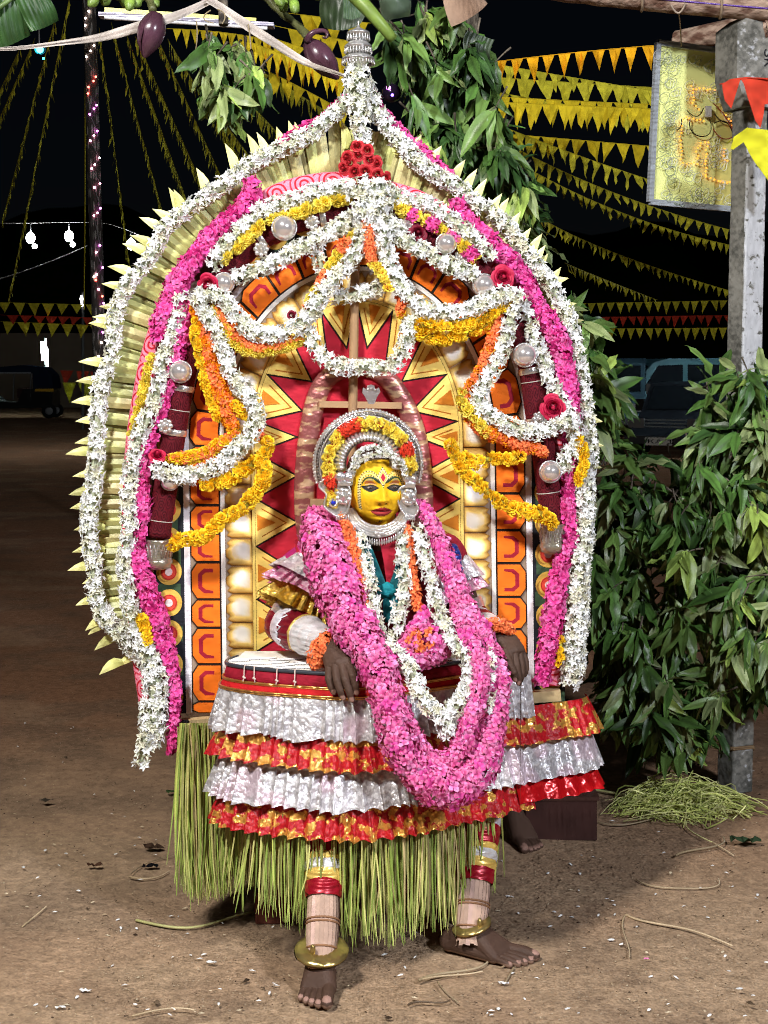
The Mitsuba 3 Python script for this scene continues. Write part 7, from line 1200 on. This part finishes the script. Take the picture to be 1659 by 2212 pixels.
def van(key, label, o, ang, prof, win, width, paint, wheels, front_x, lamps_z, plate=None, stripe=None, group=None):
    """Side profile along x (front at -x), mirrored windows, lamps and a number plate on the front."""
    k = thing(key, label, 'car' if key == 'parked_car' else 'van', group); h = width/2; m = M(); v, f = prism(prof, -h, h); m.add(place(v, o, ang), f, paint); part(k, 'body', m, 'm_gloss')
    for wv in win:
        for s in (-1, 1): m = M(); v, f = prism(wv, s*h-.006, s*h+.006); m.add(place(v, o, ang), f, 0); part(k, 'window', m, 'm_glassdark')
    a, b = prof[1], prof[2]; m = M(); d = np.array([b[0]-a[0], 0, b[1]-a[1]]); n = np.array([-d[2], 0, d[0]])/np.linalg.norm(d); n = n if n[0] < 0 else -n
    A0 = np.array([a[0], 0, a[1]]); g = [A0+d*t+n*.012+np.array([0, s*h*.88, 0]) for t in (.08, .90) for s in (-1, 1)]; m.add(place(g, o, ang), [[0, 1, 3, 2]], 0); part(k, 'windscreen', m, 'm_glassdark')
    for s in (-1, 1):
        m = M(); v, f = box((front_x-.02, s*h*.72, lamps_z), (.05, .30, .17)); m.add(place(v, o, ang), f, C((0.32, 0.34, 0.36))); part(k, 'headlight', m, 'm_mirror')
        m = M(); v, f = box((a[0]+.25, s*(h+.10), a[1]+.12), (.08, .16, .22)); m.add(place(v, o, ang), f, C((0.012, 0.012, 0.012))); part(k, 'mirror', m, 'm_gloss')
    for i in range(3): m = M(); v, f = box((front_x-.015, 0, lamps_z+.06-.06*i), (.03, width*.5, .022)); m.add(place(v, o, ang), f, C((0.26, 0.30, 0.31))); part(k, 'grille_bar', m, 'm_satin')
    m = M(); v, f = box((front_x-.05, 0, lamps_z-.30), (.14, width*.98, .14)); m.add(place(v, o, ang), f, C((0.03, 0.032, 0.035))); part(k, 'bumper', m, 'm_gloss')
    if plate:
        y0 = plate[1]; m = M(); v, f = box((front_x-.13, y0, lamps_z-.32), (.02, .50, .14)); m.add(place(v, o, ang), f, C((0.50, 0.50, 0.46))); q = part(k, 'number_plate', m, 'm_matte')
        tm = meshkit.text_mesh(plate[0], .072, .004); v = np.array(tm.vertices); v[:, 0] -= v[:, 0].mean(); v[:, 0] *= .46/np.ptp(v[:, 0]); v = np.stack([front_x-.142-v[:, 2], y0-v[:, 0], lamps_z-.355+v[:, 1]], 1); m = M(); m.add(place(v, o, ang), np.array(tm.faces), C((0.01, 0.01, 0.01))); part(q, 'lettering', m, 'm_matte')
    for x in wheels:
        for s in (-1, 1): wheel(k, o, ang, x, s*(h-.09))
    return k
VP = [(-1.95, .35), (-1.78, 1.02), (-1.15, 1.72), (-.8, 1.82), (1.55, 1.84), (1.85, 1.7), (1.95, 1.0), (1.95, .35)]; VW = [[(-1.42, 1.08), (-1.02, 1.66), (-.42, 1.68), (-.42, 1.08)], [(-.30, 1.08), (-.30, 1.68), (.62, 1.68), (.62, 1.08)], [(.74, 1.08), (.74, 1.68), (1.62, 1.66), (1.70, 1.08)]]
ang_front = math.radians(90)                                          # front (-x) turned towards the viewer
van('parked_van', 'dark blue van parked nose-on in the dark just right of the back frame', (P(1350, 0, 33)[0], 35.2, 0), math.radians(80), VP, VW, 1.62, C((0.05, 0.10, 0.135)), (-1.2, 1.25), -1.93, .74, ('KA 20 N 0542', .30))
van('parked_van', 'teal van parked sideways with its window row showing, right of the dark blue one', (P(1500, 0, 35)[0], 36.0, 0), math.radians(12), VP, VW, 1.62, C((0.09, 0.22, 0.26)), (-1.2, 1.25), -1.93, .74)
CPf = [(-1.85, .3), (-1.05, .86), (-.45, 1.32), (.6, 1.34), (1.3, .95), (1.8, .88), (1.85, .3)]
CPf = [(-1.88, .30), (-.95, .86), (-.35, 1.36), (.75, 1.38), (1.35, .98), (1.85, .9), (1.88, .3)]
van('parked_car', 'small dark car with a bright headlight, half hidden by the leaves at the right', (P(1520, 0, 27.6)[0]+.15, 29.0, 0), math.radians(62), [(-1.88, .30), (-.98, .78), (-.40, 1.30), (.75, 1.34), (1.35, .96), (1.85, .9), (1.88, .3)], [[(-.72, .86), (-.32, 1.24), (.12, 1.26), (.12, .86)], [(.20, .86), (.20, 1.26), (.68, 1.26), (1.05, .92)]], 1.52, C((0.018, 0.022, 0.028)), (-1.15, 1.2), -1.86, .60, ('KA 1', .1))
k = thing('auto_rickshaw', 'dark three-wheeler with yellow stripe parked far off at the left edge', 'auto rickshaw'); o, an = (P(40, 0, 50)[0], 50.0, 0), 0.0
m = M(); v, f = prism([(-1.15, .30), (-1.2, .75), (-1.05, 1.0), (-.55, .55), (.1, .5), (.3, .95), (1.22, .98), (1.24, .35)], -.62, .62); m.add(place(v, o, an), f, C((0.010, 0.011, 0.012))); part(k, 'body', m, 'm_gloss')
m = M(); v, f = prism([(-1.05, 1.52), (-.9, 1.62), (.2, 1.72), (.95, 1.64), (1.2, 1.40), (1.28, .97), (.62, .96), (.60, 1.45), (-1.05, 1.47)], -.62, .62); m.add(place(v, o, an), f, C((0.012, 0.018, 0.035))); part(k, 'canopy', m, 'm_matte')
m = M(); v, f = box((.98, -.625, .91), (.60, .02, .085)); m.add(place(v, o, an), f, C((0.60, 0.32, 0.03))); part(k, 'yellow_stripe', m, 'm_matte'); m = M(); v, f = box((-.30, -.625, 1.47), (1.7, .02, .05)); m.add(place(v, o, an), f, C((0.3, 0.3, 0.32))); part(k, 'trim_rail', m, 'm_satin')
for x in (-.62, .0, .55): m = M(); v, f, t = tube([(x-.03, -.6, .6), (x, -.6, 1.5)], .022, 6); m.add(place(v, o, an), f, C((.1, .1, .1))); part(k, 'pillar', m, 'm_gloss', True)
m = M(); v, f = box((.30, 0, .80), (.42, 1.1, .30)); m.add(place(v, o, an), f, C((.05, .02, .02))); part(k, 'seat', m, 'm_matte')
for x, y in ((1.12, -.52), (1.12, .52), (-.92, 0)): wheel(k, o, an, x, y, .235, .11)
# ------------------------------------------------------------------ straw, twigs, petals on the earth
def on_ground(u, v, h=.004): p = PG(u, v, h); return p
def straw(label, pts, r, row, cat='straw', key='dry_straw', lift=.0):
    p = spl([on_ground(u, v, .006+lift*math.sin(i*2.1)**2) for i, (u, v) in enumerate(pts)], n=18); v, f, t = tube(p, np.linspace(r, r*.7, 18), 5); m = M(); m.add(v, f, row, t, rng.random()); m.put(thing(key, label, cat), 'm_straw', True)
SY, SB = C((0.46, 0.44, 0.18), (0.60, 0.58, 0.27)), C((0.36, 0.27, 0.16), (0.48, 0.38, 0.25)); TW = C((0.14, 0.095, 0.06))
for lb, pts, r, row in (('long green-yellow straw lying left of the stool leg', [(294, 1988), (340, 1998), (410, 2004), (480, 1988), (552, 1970)], .0042, SY), ('long bent straw lying right of the side-turned foot', [(1352, 1976), (1400, 1992), (1470, 2004), (1520, 2018), (1582, 2043)], .0034, SB), ('short straw dropping from the bend of the long right one', [(1350, 1978), (1346, 2010), (1356, 2040), (1360, 2068)], .0026, SB),
    ('thin straw curve near the middle of the right ground', [(1375, 1900), (1430, 1917), (1480, 1919), (1530, 1918), (1552, 1898)], .0026, SB), ('pale twig touching the sole of the side-turned foot', [(905, 2118), (950, 2104), (1010, 2096), (1055, 2076)], .0042, SB), ('second pale twig just below it', [(912, 2116), (960, 2108), (1010, 2104), (1042, 2098)], .0026, SB), ('thin twig pointing down left of the foot', [(945, 2120), (960, 2140), (990, 2166)], .0024, SB), ('stem with a white petal end near the big toe', [(1110, 2090), (1100, 2108), (1092, 2122)], .0028, SB),
    ('dark curved twig near the bottom edge left of centre', [(882, 2170), (915, 2164), (950, 2166), (972, 2160)], .003, TW), ('straw line at the lower left of the ground', [(285, 2195), (330, 2184), (375, 2178), (420, 2182)], .0026, SB), ('thin straw crossing the far left foreground', [(48, 2002), (72, 1982), (100, 1958)], .0026, SB), ('straw beside the black scrap', [(280, 1894), (320, 1898), (365, 1882)], .003, SB), ('straw arching over the black scrap', [(283, 1888), (330, 1860), (380, 1848), (415, 1846)], .0018, SB),
    ('long straw running from the skirt end to the grass heap', [(1275, 1704), (1320, 1712), (1360, 1718), (1392, 1720)], .0050, SY), ('straw trailing from the bench to the left of the heap', [(1292, 1776), (1340, 1782), (1390, 1774), (1440, 1764)], .0030, SB), ('straw right of the grass heap', [(1540, 1752), (1570, 1746), (1600, 1738), (1648, 1733)], .003, SB), ('forked straw in front of the heap with a white tip', [(1460, 1848), (1500, 1836), (1545, 1828), (1562, 1808)], .0036, SB), ('straw branching off in front of the heap', [(1540, 1820), (1560, 1832), (1585, 1848)], .003, SB), ('bent straw in front of the heap', [(1492, 1768), (1486, 1790), (1510, 1806), (1540, 1820)], .003, SY)):
    straw(lb, pts, r, row)
k = thing('grass_heap', 'heap of cut green-yellow grass at the foot of the concrete post', 'grass heap'); m = M(); rows = [C((0.44, 0.48, 0.13), (0.60, 0.64, 0.20)), C((0.60, 0.60, 0.23), (0.76, 0.76, 0.34)), C((0.30, 0.36, 0.09), (0.44, 0.50, 0.13))]
c0 = PG(1478, 1752)
for i in range(520):
    a = rng.uniform(0, 6.28); q = math.sqrt(rng.random()); x, y = .20*q*math.cos(a), .15*q*math.sin(a); hz = .11*(1-q**1.6)*rng.uniform(.3, 1); L = rng.uniform(.08, .22)*(1 if rng.random() < .85 else 1.5); da = rng.normal(.15, .8)+(math.pi if rng.random() < .5 else 0); d = np.array([math.cos(da), math.sin(da)*.7, 0]); c = c0+[x, y, hz+.006]; bend = np.array([rng.normal(0, .03), rng.normal(0, .03), rng.uniform(0, .035)])
    e0, e1 = c-d*L/2, c+d*L/2; e0[2] = max(.004, e0[2]-rng.uniform(0, .04)); e1[2] = max(.004, e1[2]-rng.uniform(0, .04)); w = rng.uniform(.0014, .0026); v, f, t = tube(spl([e0, c+bend, e1], n=7), [w, w, w, w, w, w*.8, w*.5], 3, False); m.add(v, f, rows[rng.choice(3, p=[.45, .33, .22])], t, rng.random())
part(k, 'blade', m, 'm_straw', False, kind='stuff')
k = num('fallen_petals'); labels[k] = {'label': 'white petals and straw bits scattered over the trodden earth', 'category': 'petals', 'kind': 'stuff'}; m = M(); rw, rc, rg_ = C((0.72, 0.72, 0.70)), C((0.55, 0.46, 0.32)), C((0.30, 0.22, 0.14))
for i in range(1000):
    v = 1560+640*rng.random()**.8; u = rng.uniform(0, 1659); big = rng.random() < .26
    if u > 640 and u < 1000 and v > 1000 and rng.random() < .3: continue
    p = PG(u, v, .004); s = rng.uniform(.005, .011) if big else rng.uniform(.0022, .0045); a = rng.uniform(0, 6.28); d, e = np.array([math.cos(a), math.sin(a), 0])*s, np.array([-math.sin(a), math.cos(a), 0])*s*rng.uniform(.25, .5); z = np.array([0, 0, s*.45])
    m.add([p-d, p-d*.6+e*.8+z*.3, p+d*.5+e+z*.5, p+d+z*rng.random()*.6, p+d*.5-e+z*.2, p-d*.6-e*.8, p+z*.9], [[0, 5, 6], [5, 4, 6], [4, 3, 6], [3, 2, 6], [2, 1, 6], [1, 0, 6]], rw if big and rng.random() < .75 else (rc if rng.random() < .7 else rg_), .5, rng.random())
m.put(k, 'm_matte')
k = num('leaf_litter'); labels[k] = {'label': 'dark crumbs, twigs and grit on the earth', 'category': 'litter', 'kind': 'stuff'}; m = M(); dk, dk2 = C((0.045, 0.03, 0.02)), C((0.10, 0.07, 0.045))
for i in range(800):
    v = 1480+720*rng.random()**.85; u = rng.uniform(-10, 1670); p = PG(u, v, .003); s = rng.uniform(.002, .006)*(2.4 if rng.random() < .06 else 1); a = rng.uniform(0, 6.28); d, e = np.array([math.cos(a), math.sin(a), 0])*s, np.array([-math.sin(a), math.cos(a), 0])*s*rng.uniform(.2, .7); z = np.array([0, 0, s*.5]); m.add([p-d, p+e, p+d, p-e, p+z], [[0, 3, 4], [3, 2, 4], [2, 1, 4], [1, 0, 4]], dk if rng.random() < .6 else dk2, .5, rng.random())
m.put(k, 'm_matte')
for lb, (u, v), s, row, key in (('crumpled black plastic scrap lying on the left ground', (326, 1874), .026, C((0.008, 0.008, 0.010)), 'plastic_scrap'), ('dead brown leaf curled on the ground at middle left', (204, 1872), .024, C((0.07, 0.035, 0.022)), 'dead_leaf'), ('small dark leaf on the ground far left of the fringe', (100, 1732), .026, C((0.05, 0.04, 0.03)), 'dead_leaf'), ('dark green dry frond at the right edge of the ground', (1612, 1820), .05, C((0.03, 0.05, 0.025)), 'dead_leaf'), ('dark crumbled leaf above the black scrap', (332, 1834), .030, C((0.05, 0.03, 0.02)), 'dead_leaf'), ('green leaf lying by the fringe at left', (376, 1714), .030, C((0.05, 0.08, 0.03)), 'dead_leaf'), ('white blossom on the ground left of the front foot', (183, 2142), .014, C((0.75, 0.75, 0.72)), 'fallen_blossom'), ('white blossom fallen at the centre left foreground', (457, 2080), .013, C((0.75, 0.75, 0.72)), 'fallen_blossom'), ('white blossom tip below the side-turned foot', (1090, 2126), .013, C((0.75, 0.75, 0.76)), 'fallen_blossom'), ('white petals lying at the lower left edge', (130, 2178), .013, C((0.75, 0.75, 0.72)), 'fallen_blossom'), ('small pink petal on the right foreground', (1396, 2072), .008, C((0.72, 0.22, 0.42)), 'fallen_petal')):
    g = []; r = np.random.default_rng(int(u)); c = PG(u, v, .006); n = 7
    for i in range(n):
        t = i/(n-1); w = math.sin(math.pi*(.08+.86*t))*.5
        for q in (-1, 0, 1): g.append(c+np.array([(t-.5)*2*s+r.normal(0, s*.08), q*w*s+r.normal(0, s*.1), abs(r.normal(0, s*.22))+.1*s*(q != 0)]))
    i4 = (np.arange(n-1)[:, None]*3+np.arange(2)[None]).ravel(); m = M(); m.add(g, np.stack([i4, i4+1, i4+4, i4+3], 1), row); m.put(thing(key, lb, 'leaf' if 'leaf' in key else ('scrap' if 'scrap' in key else 'petal')), 'm_matte')
for _i in range(9): TAB[_i] = mi.Float([float(row[_i//3][_i % 3]) for row in PAL])
